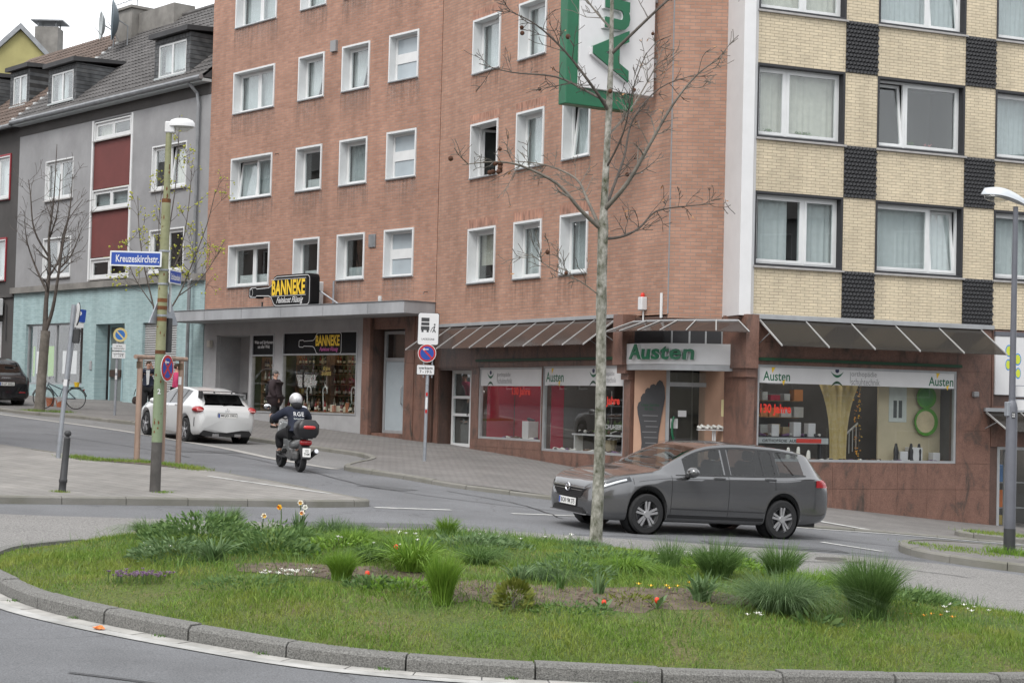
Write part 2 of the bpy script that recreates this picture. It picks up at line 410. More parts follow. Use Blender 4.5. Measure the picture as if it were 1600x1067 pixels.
M_pave_r = flat_brick('paving_brick_grey', (.195, .184, .175), (.165, .156, .15), (.11, .104, .098), .22, .11, R(-49))
M_kerb = pm('kerb_concrete', (.165, .162, .152), .92, .55, 70, .7, 90)
M_kerb2 = pm('kerb_concrete_mossy', (.15, .146, .12), .92, .3, 1.3, .5, 60, col2=(.215, .207, .19))
M_gutter = pm('gutter_concrete', (.34, .33, .31), .9, .22, 5, .3, 50)
M_white = pm('road_paint_white', (.44, .44, .425), .8, .35, 6, .2, 60)
M_soil = pm('soil', (.062, .046, .034), .95, .4, 7, 1.0, 28, col2=(.15, .115, .085))

# the whole ground as one sheet, fine in view and coarse towards the horizon
def axis_pts(lo, hi, fine0, fine1, step):
    a = list(np.arange(fine0, fine1+.01, step)); x = fine1; d = step
    while x < hi: d *= 1.6; x += d; a.append(x)
    x = fine0; d = step
    while x > lo: d *= 1.6; x -= d; a.insert(0, x)
    return a
gx, gy = axis_pts(-700, 700, -26, 18, .8), axis_pts(-300, 1200, 0, 76, .8)
X, Y = np.meshgrid(gx, gy); Z = gz(X, Y)
mb = MB(); mb.v = list(zip(X.ravel().tolist(), Y.ravel().tolist(), Z.ravel().tolist())); nx = len(gx)
mb.f = [(j*nx+i, j*nx+i+1, (j+1)*nx+i+1, (j+1)*nx+i) for j in range(len(gy)-1) for i in range(nx-1)]
tag(mb.build('road', M_road, smooth=180), kind='structure')
ring = [(-14, 16.5), (14, 16.5), (14, 24.0), (10, 24.8), (8, 25.7), (6.6, 26.6), (4, 26.6), (1.5, 26.2), (-1, 26.0), (-4, 24.6), (-6.5, 23.5), (-9, 22.8), (-14, 21.8)]
tag(sheet('roundabout_road', ring, .004, M_ring, .8), kind='structure')

ISLAND = smooth_path([(-4.74,16.27),(-4.12,15.4),(-3.27,14.67),(-2.39,14.08),(-1.43,13.57),(-.44,13.41),(.56,13.46),(1.55,13.62),(2.49,13.86),(3.34,14.13),(4.35,14.53),(5.4,15.2),(6.2,16.2),(6.4,17.6),(5.69,19.04),(5.14,19.63),(4.68,20.22),(3.8,21.2),(2.5,22.2),(1,22.9),(-.8,23.0),(-2.4,22.4),(-3.87,21.29),(-4.49,20.53),(-5.08,19.89),(-5.5,18.76),(-5.35,17.4)], 4, True)
_IE = np.array([(p.x, p.y) for p in ISLAND])
def idist(x, y):
    x = np.atleast_1d(x); y = np.atleast_1d(y); d = np.full(x.shape, 1e9)
    for i in range(len(_IE)):
        a = _IE[i]; b = _IE[(i+1) % len(_IE)]; e = b-a; t = np.clip(((x-a[0])*e[0]+(y-a[1])*e[1])/(e@e), 0, 1)
        d = np.minimum(d, np.hypot(x-a[0]-t*e[0], y-a[1]-t*e[1]))
    return d
def mound(x, y):
    d = idist(x, y); x = np.atleast_1d(x); y = np.atleast_1d(y)
    return .075 + .40*(1-np.exp(-np.maximum(d-.15, 0)/1.35)) + .018*np.sin(x*3.1+y*1.7) + .015*np.sin(x*1.3-y*4.3)
def IZ(x, y): return float(gz(x, y) + mound(x, y)[0])
# soil showing between the planting, moss and short turf elsewhere
def island_mat():
    m, n, o = _new('island_turf'); L = n.links.new
    tc = N(n, 'ShaderNodeTexCoord')
    no = N(n, 'ShaderNodeTexNoise', Scale=1.1, Detail=7.0, Roughness=.6); L(tc.outputs['Object'], no.inputs['Vector'])
    r1 = ramp(n, [(.26, (.10, .075, .045)), (.34, (.12, .105, .045)), (.44, (.085, .105, .022)), (.68, (.06, .105, .016))]); L(no.outputs[0], r1.inputs[0])
    n2 = N(n, 'ShaderNodeTexNoise', Scale=40, Detail=4.0); L(tc.outputs['Object'], n2.inputs['Vector'])
    r2 = ramp(n, [(.3, (.6,)*3), (.7, (1.4,)*3)]); L(n2.outputs[0], r2.inputs[0])
    mx = N(n, 'ShaderNodeMix', data_type='RGBA', blend_type='MULTIPLY'); mx.inputs['Factor'].default_value = 1; L(r1.outputs[0], mx.inputs['A']); L(r2.outputs[0], mx.inputs['B'])
    b = N(n, 'ShaderNodeBsdfPrincipled', Roughness=.95); L(mx.outputs['Result'], b.inputs['Base Color'])
    bu = N(n, 'ShaderNodeBump', Strength=.9, Distance=.03); L(n2.outputs[0], bu.inputs['Height']); L(bu.outputs[0], b.inputs['Normal'])
    L(b.outputs[0], o.inputs[0]); return m
inner_isl = []
for i in range(len(ISLAND)):
    d = (ISLAND[(i+1) % len(ISLAND)]-ISLAND[i-1]).normalized(); inner_isl.append(ISLAND[i]+Vector((-d.y, d.x))*.12)
isl = tag(sheet('island_ground', [(p.x, p.y) for p in inner_isl], 0, island_mat(), .3, hfun=mound), kind='structure')
for cx, cy, rx_, ry_ in ((.35, 15.75, .95, .55), (1.15, 16.05, .95, .52), (-.25, 15.75, .6, .5), (-1.75, 16.45, .75, .42), (-1.05, 16.25, .6, .4), (1.8, 16.3, .5, .4)):
    po = [(cx+rx_*math.cos(a)*(1+.18*math.sin(3*a+cx*5)+.08*math.sin(7*a)), cy+ry_*math.sin(a)*(1+.18*math.sin(4*a+cy*3)+.08*math.sin(9*a))) for a in np.linspace(0, 2*math.pi, 37)[:-1]]
    tag(sheet('soil_bed', po, .004+.002*(cx % 1), M_soil, .14, hfun=mound), kind='structure')
ik = tag(link(None, 'island_kerb'), kind='structure')
kerb(ik, [(p.x, p.y) for p in ISLAND]+[(ISLAND[0].x, ISLAND[0].y)], M_kerb, 1.0, .18, .135, .016, jit=.012, ch=.03)
# gutter slabs and pale edge band along the front of the island
front = [(p.x, p.y) for p in ISLAND[:44]]
gut = tag(link(None, 'gutter'), kind='structure')
kerb(gut, front, M_gutter, .5, .17, .012, .012, inner=-1, jit=.003, name='gutter_slab', ch=.004)
tag(ribbon('edge_line', front, .15, .008, pm('edge_band_worn', (.27, .268, .255), .9, .4, 3.5, .3, 50, col2=(.44, .435, .42)), side=-1.62), kind='structure')

# near pavement on the left corner
pl_front = smooth_path([(-13, 20.6), (-9.5, 23.1), (-7.26, 24.77), (-5.68, 25.93), (-4.3, 26.9), (-3.1, 27.7), (-2.5, 28.3)], 5)
pl_tip = smooth_path([(-2.5, 28.3), (-2.28, 28.62), (-2.5, 29.0), (-3.52, 30.3), (-4.62, 31.66), (-5.9, 32.9), (-7.5, 33.6), (-9.0, 34.6), (-10.6, 36.0), (-16, 41)], 5)
PL = [(p.x, p.y) for p in pl_front] + [(p.x, p.y) for p in pl_tip[1:]]
pav = tag(sheet('pavement', PL + [(-20, 40), (-20, 20.6)], .108, M_pave_l, .8, inset=.1), kind='structure')
kerb(pav, PL[:len(pl_front)], M_kerb2, 1.0, .16, .125, .012, inner=1)
kerb(pav, PL[len(pl_front)-1:], M_kerb2, .8, .12, .115, .01, inner=1)
# pavement along the buildings
_pr = smooth_path([(-24, 64.5), (-16.1, 55.2), (-13.5, 53.7), (-11.8, 52.3), (-10.0, 51.0), (-6.96, 47.18), (-4.92, 44.13), (-3.7, 42.3), (-3.25, 40.4), (-3.45, 38.4), (-3.55, 37.2), (-3.3, 36.6), (-2.3, 35.67), (-1.19, 34.3), (-.17, 33.6), (.81, 33.1), (2.5, 32.4), (4, 32.0), (5.31, 31.96), (7.42, 33.08), (9.2, 33.89), (10.4, 34.8), (14, 37.5)], 4)
PR = [(p.x, p.y) for p in _pr]
def pr_h(x, y): return .09*np.clip((4.2-x)/4.2, 0.12, 1)
pav2 = tag(sheet('pavement', PR + [(18, 44), (6, 46), (-2, 56), (-24, 80)], .008, M_pave_r, .8, hfun=pr_h, inset=.1), kind='structure')
kerb(pav2, PR, M_kerb2, 1.0, .14, .11, .012, inner=1, drop=lambda t: float(np.clip((1.02-t)*2.6, .22, 1)))
def PZ(x, y): return G(x, y) + .008 + float(pr_h(x, y))
# parking bay, gutter line, lane markings
gl = smooth_path([(-22, 60.0), (-15.08, 52.95), (-10.5, 48.2), (-7.5, 43.55), (-5.36, 39.26), (-3.7, 37.0)], 5)
bay = [(p.x, p.y) for p in gl] + [PR[i] for i in range(len(PR)) if PR[i][0] < -3.4][::-1][6:]
tag(sheet('parking_bay', bay, .004, M_bay, .8), kind='structure')
tag(ribbon('gutter_line', [(p.x, p.y) for p in gl], .26, .009, M_gutter), kind='structure')
for a, b, w in (((-2.19, 28.46), (-.95, 29.04), .13), ((.07, 29.25), (1.3, 29.85), .13), ((5.21, 28.73), (6.05, 27.95), .16), ((3.0, 31.0), (4.2, 31.0), .13)):
    tag(ribbon('lane_dash', [a, b], w, .008, M_white), kind='structure')
tag(ribbon('edge_line', [(4.2, 31.6), (5.31, 31.8), (5.87, 32.0), (7.42, 32.85), (9.2, 33.66), (10.4, 34.5)], .12, .008, M_white), kind='structure')
tag(ribbon('edge_line', [(6.0, 34.3), (6.85, 33.1)], .25, .03, M_white), kind='structure')
tag(ribbon('edge_line', [(-5.4, 31.2), (-3.0, 29.3)], .12, .114, M_white), kind='structure')
# traffic islands at the right
def median(pts, label_h=.12, grass=False):
    P = [(p.x, p.y) for p in smooth_path(pts, 4, True)]
    s_ = tag(sheet('traffic_island', P, .11, M_pave_r, .6, inset=.1), kind='structure')
    kerb(s_, P+[P[0]], M_kerb2, .9, .15, .125, .012, inner=1); return P
MED1 = median([(6.45, 28.6), (6.5, 27.5), (7.0, 26.85), (7.9, 26.4), (10, 26.0), (14, 27), (14, 31), (10, 31.4), (7.3, 30.3)])
MED2 = median([(9.05, 35.1), (9.5, 34.4), (13, 36.3), (13, 37.6), (10, 36.0)])

# repairs, tar seams and a drain cover in the road
M_tar = asphalt('asphalt_patch', (.092, .094, .098), .12, .3, 70, .1)
M_tarl = pm('tar_seam', (.035, .035, .037), .7, .2, 6)
for poly in ([(-3.4, 25.0), (-1.2, 26.3), (-.9, 25.7), (-3.1, 24.5)], [(3.0, 27.0), (5.2, 27.6), (5.35, 27.0), (3.2, 26.4)], [(-8.0, 40.2), (-6.6, 41.4), (-6.1, 40.7), (-7.4, 39.6)], [(-2.6, 33.4), (-1.7, 32.9), (-2.0, 32.4), (-2.9, 32.9)]): tag(sheet('asphalt_patch', poly, .0065, M_tar, .5), kind='structure')
for P in ([(-9, 43.5), (-6.2, 39.4), (-4.2, 36.0), (-2.4, 32.6), (.6, 30.6), (4, 29.9), (7, 29.3)], [(-12, 44.6), (-9.2, 41.0), (-6.9, 37.6)], [(1.0, 26.3), (2.2, 26.7), (3.4, 26.5), (5.0, 27.1), (6.5, 26.9)], [(-3.1, 12.4), (-.8, 11.8), (1.5, 11.9)], [(3.6, 24.2), (4.4, 25.0), (5.6, 25.1), (6.6, 24.6)], [(-1.2, 33.2), (.2, 31.4), (.9, 29.0)]):
    q = [Vector((p.x+random.uniform(-.03, .03), p.y+random.uniform(-.03, .03))) for p in smooth_path(P, 8)]; tag(ribbon('tar_seam', q, .035, .0105, M_tarl, step=.25), kind='structure')
mc = thing('manhole_cover', 'square iron drain cover set in the road in front of the estate car', 'manhole cover', (4.75, 25.6, G(4.75, 25.6)+.008), R(14))
MB().box(-.42, .42, -.32, .32, -.02, .004).build('frame', M_kerb2, mc); MB().lathe([(.27, 0), (.27, .008), (.001, .008)], 24).build('lid', pm('cast_iron', (.07, .065, .06), .7, .3, 12, .6, 30), mc)
# ================================================================== buildings
def awnmat(name, tint, body, mixf):
    """smoked glass: partly see-through, partly body colour, with a soft gloss"""
    m, n, o = _new(name); L = n.links.new
    tr = N(n, 'ShaderNodeBsdfTransparent'); tr.inputs[0].default_value = tint+(1,); b = N(n, 'ShaderNodeBsdfPrincipled', Roughness=.12); b.inputs['Base Color'].default_value = body+(1,)
    mx = N(n, 'ShaderNodeMixShader'); mx.inputs[0].default_value = mixf; L(tr.outputs[0], mx.inputs[1]); L(b.outputs[0], mx.inputs[2]); L(mx.outputs[0], o.inputs[0]); MATS[name] = m; return m
def stainmat(name, col, amt, h):
    """rain streaks under a sill: streaky, fading out downwards"""
    m, n, o = _new(name); L = n.links.new; tc = N(n, 'ShaderNodeTexCoord'); mp = N(n, 'ShaderNodeMapping'); mp.inputs['Scale'].default_value = (9, 1, .55); L(tc.outputs['Object'], mp.inputs['Vector'])
    oi = N(n, 'ShaderNodeObjectInfo'); no = N(n, 'ShaderNodeTexNoise', Scale=1.0, Detail=5.0, Roughness=.7, noise_dimensions='4D'); L(mp.outputs[0], no.inputs['Vector']); ml = N(n, 'ShaderNodeMath', operation='MULTIPLY'); ml.inputs[1].default_value = 40; L(oi.outputs['Random'], ml.inputs[0]); L(ml.outputs[0], no.inputs['W'])
    rp = ramp(n, [(.42, (0, 0, 0)), (.75, (1, 1, 1))]); L(no.outputs[0], rp.inputs[0])
    sp = N(n, 'ShaderNodeSeparateXYZ'); L(tc.outputs['Object'], sp.inputs[0]); mr = N(n, 'ShaderNodeMapRange'); mr.inputs['From Min'].default_value = -h; mr.inputs['From Max'].default_value = 0; mr.inputs['To Min'].default_value = 0; mr.inputs['To Max'].default_value = amt; L(sp.outputs[2], mr.inputs['Value'])
    mu = N(n, 'ShaderNodeMath', operation='MULTIPLY'); L(rp.outputs[0], mu.inputs[0]); L(mr.outputs[0], mu.inputs[1])
    tr = N(n, 'ShaderNodeBsdfTransparent'); d = N(n, 'ShaderNodeBsdfDiffuse'); d.inputs[0].default_value = col+(1,); mx = N(n, 'ShaderNodeMixShader'); L(mu.outputs[0], mx.inputs[0]); L(tr.outputs[0], mx.inputs[1]); L(d.outputs[0], mx.inputs[2]); L(mx.outputs[0], o.inputs[0]); MATS[name] = m; return m
_stm = {}
def stain(parent, x0, x1, z, h=1.0, kind='d'):
    key = (round(x1-x0, 2), h, kind)
    if key not in _stm: w = x1-x0; _stm[key] = MB().quad((-.08, 0, -h), (w+.08, 0, -h), (w+.08, 0, 0), (-.08, 0, 0)).mesh('sill_stain', {'d': M_std, 'p': M_stp}[kind])
    link(_stm[key], 'sill_stain', parent, (x0, -.0035 if kind == 'd' else -.0045, z))
M_std = stainmat('stain_dark', (.07, .055, .05), .42, 1.0); M_stp = stainmat('stain_pale', (.45, .42, .40), .42, .8)
M_brick1 = brickmat('brick_red', (.415, .228, .160), (.335, .178, .124), (.275, .21, .175), .25, .083, .009, stain=.20, bump=.5, tint=.07)
M_brick2 = brickmat('brick_red_pale', (.42, .240, .170), (.35, .190, .132), (.27, .205, .168), .25, .083, .009, stain=.19, bump=.5, tint=.07)
M_soldier = brickmat('brick_soldier', (.43, .225, .16), (.36, .18, .125), (.27, .2, .165), .25, .083, .008, axis='z', stain=.2, bump=.3, offs=0)
M_yellow = brickmat('brick_yellow', (.62, .535, .385), (.56, .48, .345), (.30, .25, .185), .235, .071, .0065, stain=.16, bump=.4, tint=.09)
def granite(name, c1, c2, c3):
    """polished granite with drifting veins"""
    m, n, o = _new(name); L = n.links.new; tc = N(n, 'ShaderNodeTexCoord'); mp = N(n, 'ShaderNodeMapping'); mp.inputs['Scale'].default_value = (1.3, 1.3, .55); mp.inputs['Rotation'].default_value = (0, R(22), 0); L(tc.outputs['Object'], mp.inputs['Vector'])
    no = N(n, 'ShaderNodeTexNoise', Scale=1.5, Detail=9.0, Roughness=.66, Distortion=1.6); L(mp.outputs[0], no.inputs['Vector'])
    rp = ramp(n, [(.30, c3), (.37, c2), (.47, c1), (.60, tuple(x*1.25 for x in c1)), (.72, c2)]); L(no.outputs[0], rp.inputs[0])
    fi = N(n, 'ShaderNodeTexNoise', Scale=55, Detail=3.0); L(tc.outputs['Object'], fi.inputs['Vector']); r2 = ramp(n, [(.3, (.72,)*3), (.7, (1.3,)*3)]); L(fi.outputs[0], r2.inputs[0])
    mx = N(n, 'ShaderNodeMix', data_type='RGBA', blend_type='MULTIPLY'); mx.inputs['Factor'].default_value = 1; L(rp.outputs[0], mx.inputs['A']); L(r2.outputs[0], mx.inputs['B'])
    b = N(n, 'ShaderNodeBsdfPrincipled', Roughness=.42); L(mx.outputs['Result'], b.inputs['Base Color']); L(b.outputs[0], o.inputs[0]); MATS[name] = m; return m
M_stone = granite('granite_brown', (.150, .082, .062), (.095, .062, .050), (.040, .036, .030))
M_stone_d = granite('granite_brown_dark', (.085, .052, .042), (.065, .045, .038), (.035, .032, .028))
M_plastic = pm('window_white', (.65, .66, .66), .45, .05, 3)
M_lining = pm('window_lining_white', (.62, .635, .64), .5, .08, 2.5)
M_alu = pm('aluminium_grey', (.36, .37, .38), .45, .1, 4, metal=.3)
M_clad = pm('cladding_grey', (.33, .33, .335), .6, .14, 1.2)
M_clad_l = pm('canopy_sheet_grey', (.33, .34, .355), .5, .2, 1.1, stretch=(1, 1, .3))
M_black = pm('panel_black', (.010, .010, .011), .65, .1, 4, spec=.15)
M_blackrev = pm('reveal_black', (.022, .022, .025), .55, .15, 4)
M_pane = glassmat('window_glass', (.93, .96, .96), .06)
M_shopg = glassmat('shop_glass', (.95, .96, .96), .035)
M_frost = pm('frosted_glass', (.36, .41, .44), .25, .07, 1.2, spec=.6)
M_awn = awnmat('awning_glass_brown', (.20, .17, .15), (.085, .064, .056), .62)
M_awn2 = awnmat('awning_glass_grey', (.40, .38, .36), (.085, .078, .070), .38)
M_room = pm('room_dark', (.10, .095, .09), .9, .2, .8)
M_roomw = pm('room_pale', (.30, .29, .27), .9, .1, .8)
M_curt = pm('curtain_net', (.54, .555, .555), .9, .06, 6)
M_curt2 = pm('curtain_grey', (.40, .43, .435), .9, .08, 6)
M_curt3 = pm('curtain_cream', (.50, .475, .41), .9, .1, 6)
M_sillg = pm('sill_stone', (.33, .32, .31), .8, .15, 5)
M_plaster = pm('plaster_grey', (.265, .265, .27), .9, .15, .7, .25, 50)
M_plaster_d = pm('plaster_anthracite', (.062, .058, .056), .9, .15, .8, .2, 50)
M_redpanel = pm('panel_oxblood', (.135, .032, .028), .7, .1, 1.2)
M_cyan = brickmat('tiles_turquoise', (.375, .50, .51), (.335, .46, .47), (.29, .395, .405), .30, .075, .008, stain=.2, bump=.5, tint=.1)
M_zinc = pm('zinc', (.24, .25, .26), .5, .2, 3, metal=.4)
M_slate = brickmat('slate', (.115, .12, .125), (.075, .08, .085), (.03, .03, .03), .22, .16, .012, stain=.3, bump=.8, tint=.3)
M_tile = pm('roof_tile_grey', (.085, .08, .078), .8, .35, 1.4, .3, 20)
M_tile_r = pm('roof_tile_brown', (.105, .075, .06), .8, .35, 1.4, .3, 20)
M_plaster_y = pm('plaster_ochre', (.33, .30, .13), .9, .2, .5, .2, 30)
M_conc = pm('chimney_concrete', (.20, .19, .175), .9, .25, 1.5, .4, 20)
M_green = pm('paint_green', (.008, .115, .052), .45, .1, 2)
M_greend = pm('paint_green_dark', (.010, .055, .025), .5, .1, 2)
M_yel = pm('paint_yellow', (.78, .52, .03), .5, .05, 2)
M_wht = pm('paint_white', (.62, .62, .625), .45, .04, 2)
M_redp = pm('paint_red', (.62, .035, .02), .5, .08, 2)
M_grey5 = pm('paint_grey', (.25, .25, .255), .5, .08, 2)
M_tin = pm('roofing_felt', (.05, .05, .052), .85, .2, 1)

def S(ang, d, u0):
    a = R(ang); return (math.cos(a)*u0-math.sin(a)*d, math.sin(a)*u0+math.cos(a)*d, 0), a
F1, A1 = S(-49.05394, 31.09221, -52.0991)     # red facade up the street
F2, A2 = S(-59.35752, 23.57002, -44.18044)    # red facade of the corner house
F3, A3 = S(22.43952, 34.37043, 20.09161)      # yellow facade
def wpt(F, a, x, off, z=0): return Vector((F[0]+math.cos(a)*x+math.sin(a)*off, F[1]+math.sin(a)*x-math.cos(a)*off, z))

def wall(parent, name, x0, x1, z0, z1, holes, mat, y=0, t=.3):
    """slab with openings; front face at y"""
    xs = sorted({x0, x1} | {min(max(h[i], x0), x1) for h in holes for i in (0, 1)}); zs = sorted({z0, z1} | {min(max(h[i], z0), z1) for h in holes for i in (2, 3)})
    nx_, nz = len(xs)-1, len(zs)-1
    solid = [[not any(h[0] < (xs[i]+xs[i+1])/2 < h[1] and h[2] < (zs[k]+zs[k+1])/2 < h[3] for h in holes) for k in range(nz)] for i in range(nx_)]
    mb = MB(); b = y+t
    def sol(i, k): return 0 <= i < nx_ and 0 <= k < nz and solid[i][k]
    for i in range(nx_):
        for k in range(nz):
            if not solid[i][k]: continue
            X0, X1, Z0, Z1 = xs[i], xs[i+1], zs[k], zs[k+1]
            mb.quad((X0, y, Z0), (X1, y, Z0), (X1, y, Z1), (X0, y, Z1)); mb.quad((X1, b, Z0), (X0, b, Z0), (X0, b, Z1), (X1, b, Z1))
            if not sol(i-1, k): mb.quad((X0, b, Z0), (X0, y, Z0), (X0, y, Z1), (X0, b, Z1))
            if not sol(i+1, k): mb.quad((X1, y, Z0), (X1, b, Z0), (X1, b, Z1), (X1, y, Z1))
            if not sol(i, k-1): mb.quad((X0, b, Z0), (X1, b, Z0), (X1, y, Z0), (X0, y, Z0))
            if not sol(i, k+1): mb.quad((X0, y, Z1), (X1, y, Z1), (X1, b, Z1), (X0, b, Z1))
    return mb.build(name, mat, parent)
def frame_mb(mb, x0, x1, z0, z1, y0, y1, t, tb=None):
    tb = tb or t
    mb.box(x0, x1, y0, y1, z0, z0+tb); mb.box(x0, x1, y0, y1, z1-t, z1); mb.box(x0, x0+t, y0, y1, z0+tb, z1-t); mb.box(x1-t, x1, y0, y1, z0+tb, z1-t); return mb
def curtain(w, h, folds, amp=.025, taper=None, seed=0):
    """hanging cloth in x 0..w, z 0..h"""
    rnd = random.Random(seed); n = max(8, int(folds*6)); mb = MB(); ph = rnd.uniform(0, 6)
    rows = 7
    for j in range(rows+1):
        z = h*j/rows
        for i in range(n+1):
            t = i/n; x = t*w
            if taper: x = taper(t, j/rows)*w
            a = amp*(.6+.4*math.sin(t*17+ph))
            mb.v.append((x, math.sin(t*folds*6.283+ph+.5*math.sin(t*9))*a, z))
    for j in range(rows):
        for i in range(n): a = j*(n+1)+i; mb.f.append((a, a+1, a+n+2, a+n+1))
    return mb
_wc = [0]
def sash(parent, x0, x1, z0, z1, y, tilt=0.0, t=.065, glass=None, swing=0.0):
    """casement with its pane; tilted inwards at the top or swung open"""
    w, h = x1-x0, z1-z0
    o = frame_mb(MB(), 0, w, 0, h, -.03, .03, t).build('sash', M_plastic, parent, (x0, y, z0))
    q = MB().box(t-.004, w-t+.004, -.006, .006, t-.004, h-t+.004).build('pane', glass or M_pane, parent, (x0, y, z0))
    for ob in (o, q):
        if tilt: ob.rotation_euler = (-tilt, 0, 0)
        if swing: ob.rotation_euler = (0, 0, swing)
def window(parent, x0, x1, z0, z1, split=(1,), tilt=(), curt=None, style='box', depth=.30, room=M_room, openleaf=None, sill=True):
    """window unit set in an opening: lining, sashes, panes, curtains and the room behind"""
    w, h = x1-x0, z1-z0; _wc[0] += 1; sd = _wc[0]
    mb = MB()
    if style == 'box':      # white boxed lining standing proud of the brick
        t = .06; frame_mb(mb, 0, w, 0, h, -.035, depth, t, .05); lm = M_lining
    elif style == 'black':
        t = .055; frame_mb(mb, 0, w, 0, h, -.012, depth, t, .06); lm = M_blackrev
    else:
        t = .05; frame_mb(mb, 0, w, 0, h, -.01, depth, t, .05); lm = M_plastic
    root = mb.build('window', lm, parent, (x0, 0, z0))
    y = depth-.04; a0, a1, b0, b1 = t, w-t, .05, h-t
    if style == 'black': b0 = .06
    frame_mb(MB(), a0, a1, b0, b1, y-.02, y+.04, .05).build('window_frame', M_plastic, root)
    xs = [a0+.05]; tot = sum(split)
    for s_ in split: xs.append(xs[-1]+(a1-a0-.10)*s_/tot)
    for i in range(len(split)):
        if i: MB().box(xs[i]-.03, xs[i]+.03, y-.018, y+.04, b0+.05, b1-.05).build('mullion', M_plastic, root)
        L_, R_ = xs[i]+(.03 if i else 0), xs[i+1]-(.03 if i < len(split)-1 else 0)
        if openleaf is not None and i == openleaf:
            sash(root, L_, R_, b0+.05, b1-.05, y+.05, swing=R(80)); continue
        sash(root, L_, R_, b0+.05, b1-.05, y, tilt=R(6.5) if i in tilt else 0)
    if sill:
        MB().box(-.03, w+.03, -.07, .0, -.045, .0).build('window_sill', M_sillg if style != 'box' else M_lining, root) if style != 'box' else MB().box(0, w, -.06, -.036, .004, .035).build('window_sill', M_zinc, root)
    iw, ih = a1-a0, b1-b0
    if curt:
        for c in (curt if isinstance(curt, list) else [curt]):
            cm = random.Random(sd*7).choice((M_curt, M_curt, M_curt2, M_curt3))
            if c == 'full': cb = curtain(iw, ih, iw*6, .02, seed=sd); pos = 0
            elif c == 'grey': cb = curtain(iw, ih, iw*7, .025, seed=sd); pos = 0; cm = M_curt2
            elif c == 'cafe': cb = curtain(iw, ih*.30, iw*9, .015, seed=sd); pos = 0
            elif c == 'part': cb = curtain(iw*.62, ih, 5, .03, lambda t, v: t*(.45+.55*v**.6) + 0.02, seed=sd); pos = 0
            elif c == 'partr': cb = curtain(iw*.35, ih, 4, .03, lambda t, v: 1-(1-t)*(.25+.75*v**.7), seed=sd); pos = iw*.65
            elif c == 'left': cb = curtain(iw*.45, ih, 5, .03, seed=sd); pos = 0
            elif c == 'right': cb = curtain(iw*.42, ih, 5, .03, seed=sd); pos = iw*.58
            elif c == 'blind': cb = MB().box(0, iw, -.01, .01, ih*.35, ih); pos = 0
            cb.build('curtain', cm, root, (a0+pos, y+.16, b0), smooth=180 if c != 'blind' else None)
    rb = MB(); D = 1.4
    rb.quad((0, D, -.0), (w, D, 0), (w, D, h), (0, D, h)); rb.quad((0, depth, 0), (0, D, 0), (0, D, h), (0, depth, h)); rb.quad((w, D, 0), (w, depth, 0), (w, depth, h), (w, D, h))
    rb.quad((0, depth, h), (w, depth, h), (w, D, h), (0, D, h)); rb.quad((0, D, 0), (w, D, 0), (w, depth, 0), (0, depth, 0))
    rb.build('room', room, root)
    return root
def slabs(parent, x0, x1, z0, z1, holes, mat, y, sw=.95, sh=1.0, t=.03, gap=.006, zb=None, name='granite_slab', xsplit=None):
    """stone facing slabs laid round openings; each slab is its own piece"""
    xs = xsplit or [x0+(x1-x0)*i/max(1, round((x1-x0)/sw)) for i in range(max(1, round((x1-x0)/sw))+1)]
    zs = [z0+(z1-z0)*i/max(1, round((z1-z0)/sh)) for i in range(max(1, round((z1-z0)/sh))+1)]
    xs = sorted(set([round(v, 4) for v in xs] + [round(h[i], 4) for h in holes for i in (0, 1) if x0 < h[i] < x1])); zs = sorted(set([round(v, 4) for v in zs] + [round(h[i], 4) for h in holes for i in (2, 3) if z0 < h[i] < z1]))
    def thin(v, keep):
        out = [v[0]]
        for q in v[1:]:
            if q-out[-1] < .22 and q not in keep: continue
            if q-out[-1] < .22 and out[-1] not in keep and len(out) > 1: out[-1] = q; continue
            out.append(q)
        return out
    hx = {round(h[i], 4) for h in holes for i in (0, 1)} | {round(x0, 4), round(x1, 4)}; hz = {round(h[i], 4) for h in holes for i in (2, 3)} | {round(z0, 4), round(z1, 4)}
    xs, zs = thin(xs, hx), thin(zs, hz); g = gap/2
    for i in range(len(xs)-1):
        for k in range(len(zs)-1):
            cx, cz = (xs[i]+xs[i+1])/2, (zs[k]+zs[k+1])/2
            if any(h[0] < cx < h[1] and h[2] < cz < h[3] for h in holes): continue
            d = random.uniform(-.002, .002)
            MB().box(xs[i]+g, xs[i+1]-g, y-t+d, y, zs[k]+g, zs[k+1]-g).build(name, mat, parent)

# ------------------------------------------------------------------ red brick apartment house with the wine shop
b1 = thing('apartment_building', 'red brick apartment building with white boxed windows above the wine and spirits shop', 'building', F1, A1)
W1 = 12.83
cols1 = {'A': (1.46, 4.00), 'B': (5.40, 6.86), 'C': (7.83, 9.29), 'D': (10.28, 11.74)}
rows1 = [(16.09-2.95*r-1.457, 16.09-2.95*r) for r in range(4)]
holes = [(c[0], c[1], z[0], z[1]) for c in cols1.values() for z in rows1]
wall(b1, 'brick_wall', 0, W1, 4.66, 19.0, holes, M_brick1, 0, .3)
MB().box(0, .25, .3, 9, 0.3, 19).box(W1-.25, W1, .3, 9, .3, 19).box(.25, W1-.25, 8.7, 9, .3, 19).box(.25, W1-.25, .3, 8.7, 18.7, 19).build('side_wall', M_brick1, b1)
MB().box(.25, W1-.25, .31, 8.7, 4.62, 4.8).box(.25, W1-.25, 1.9, 2.0, 4.8, 18.7).build('floor_slab', M_room, b1)
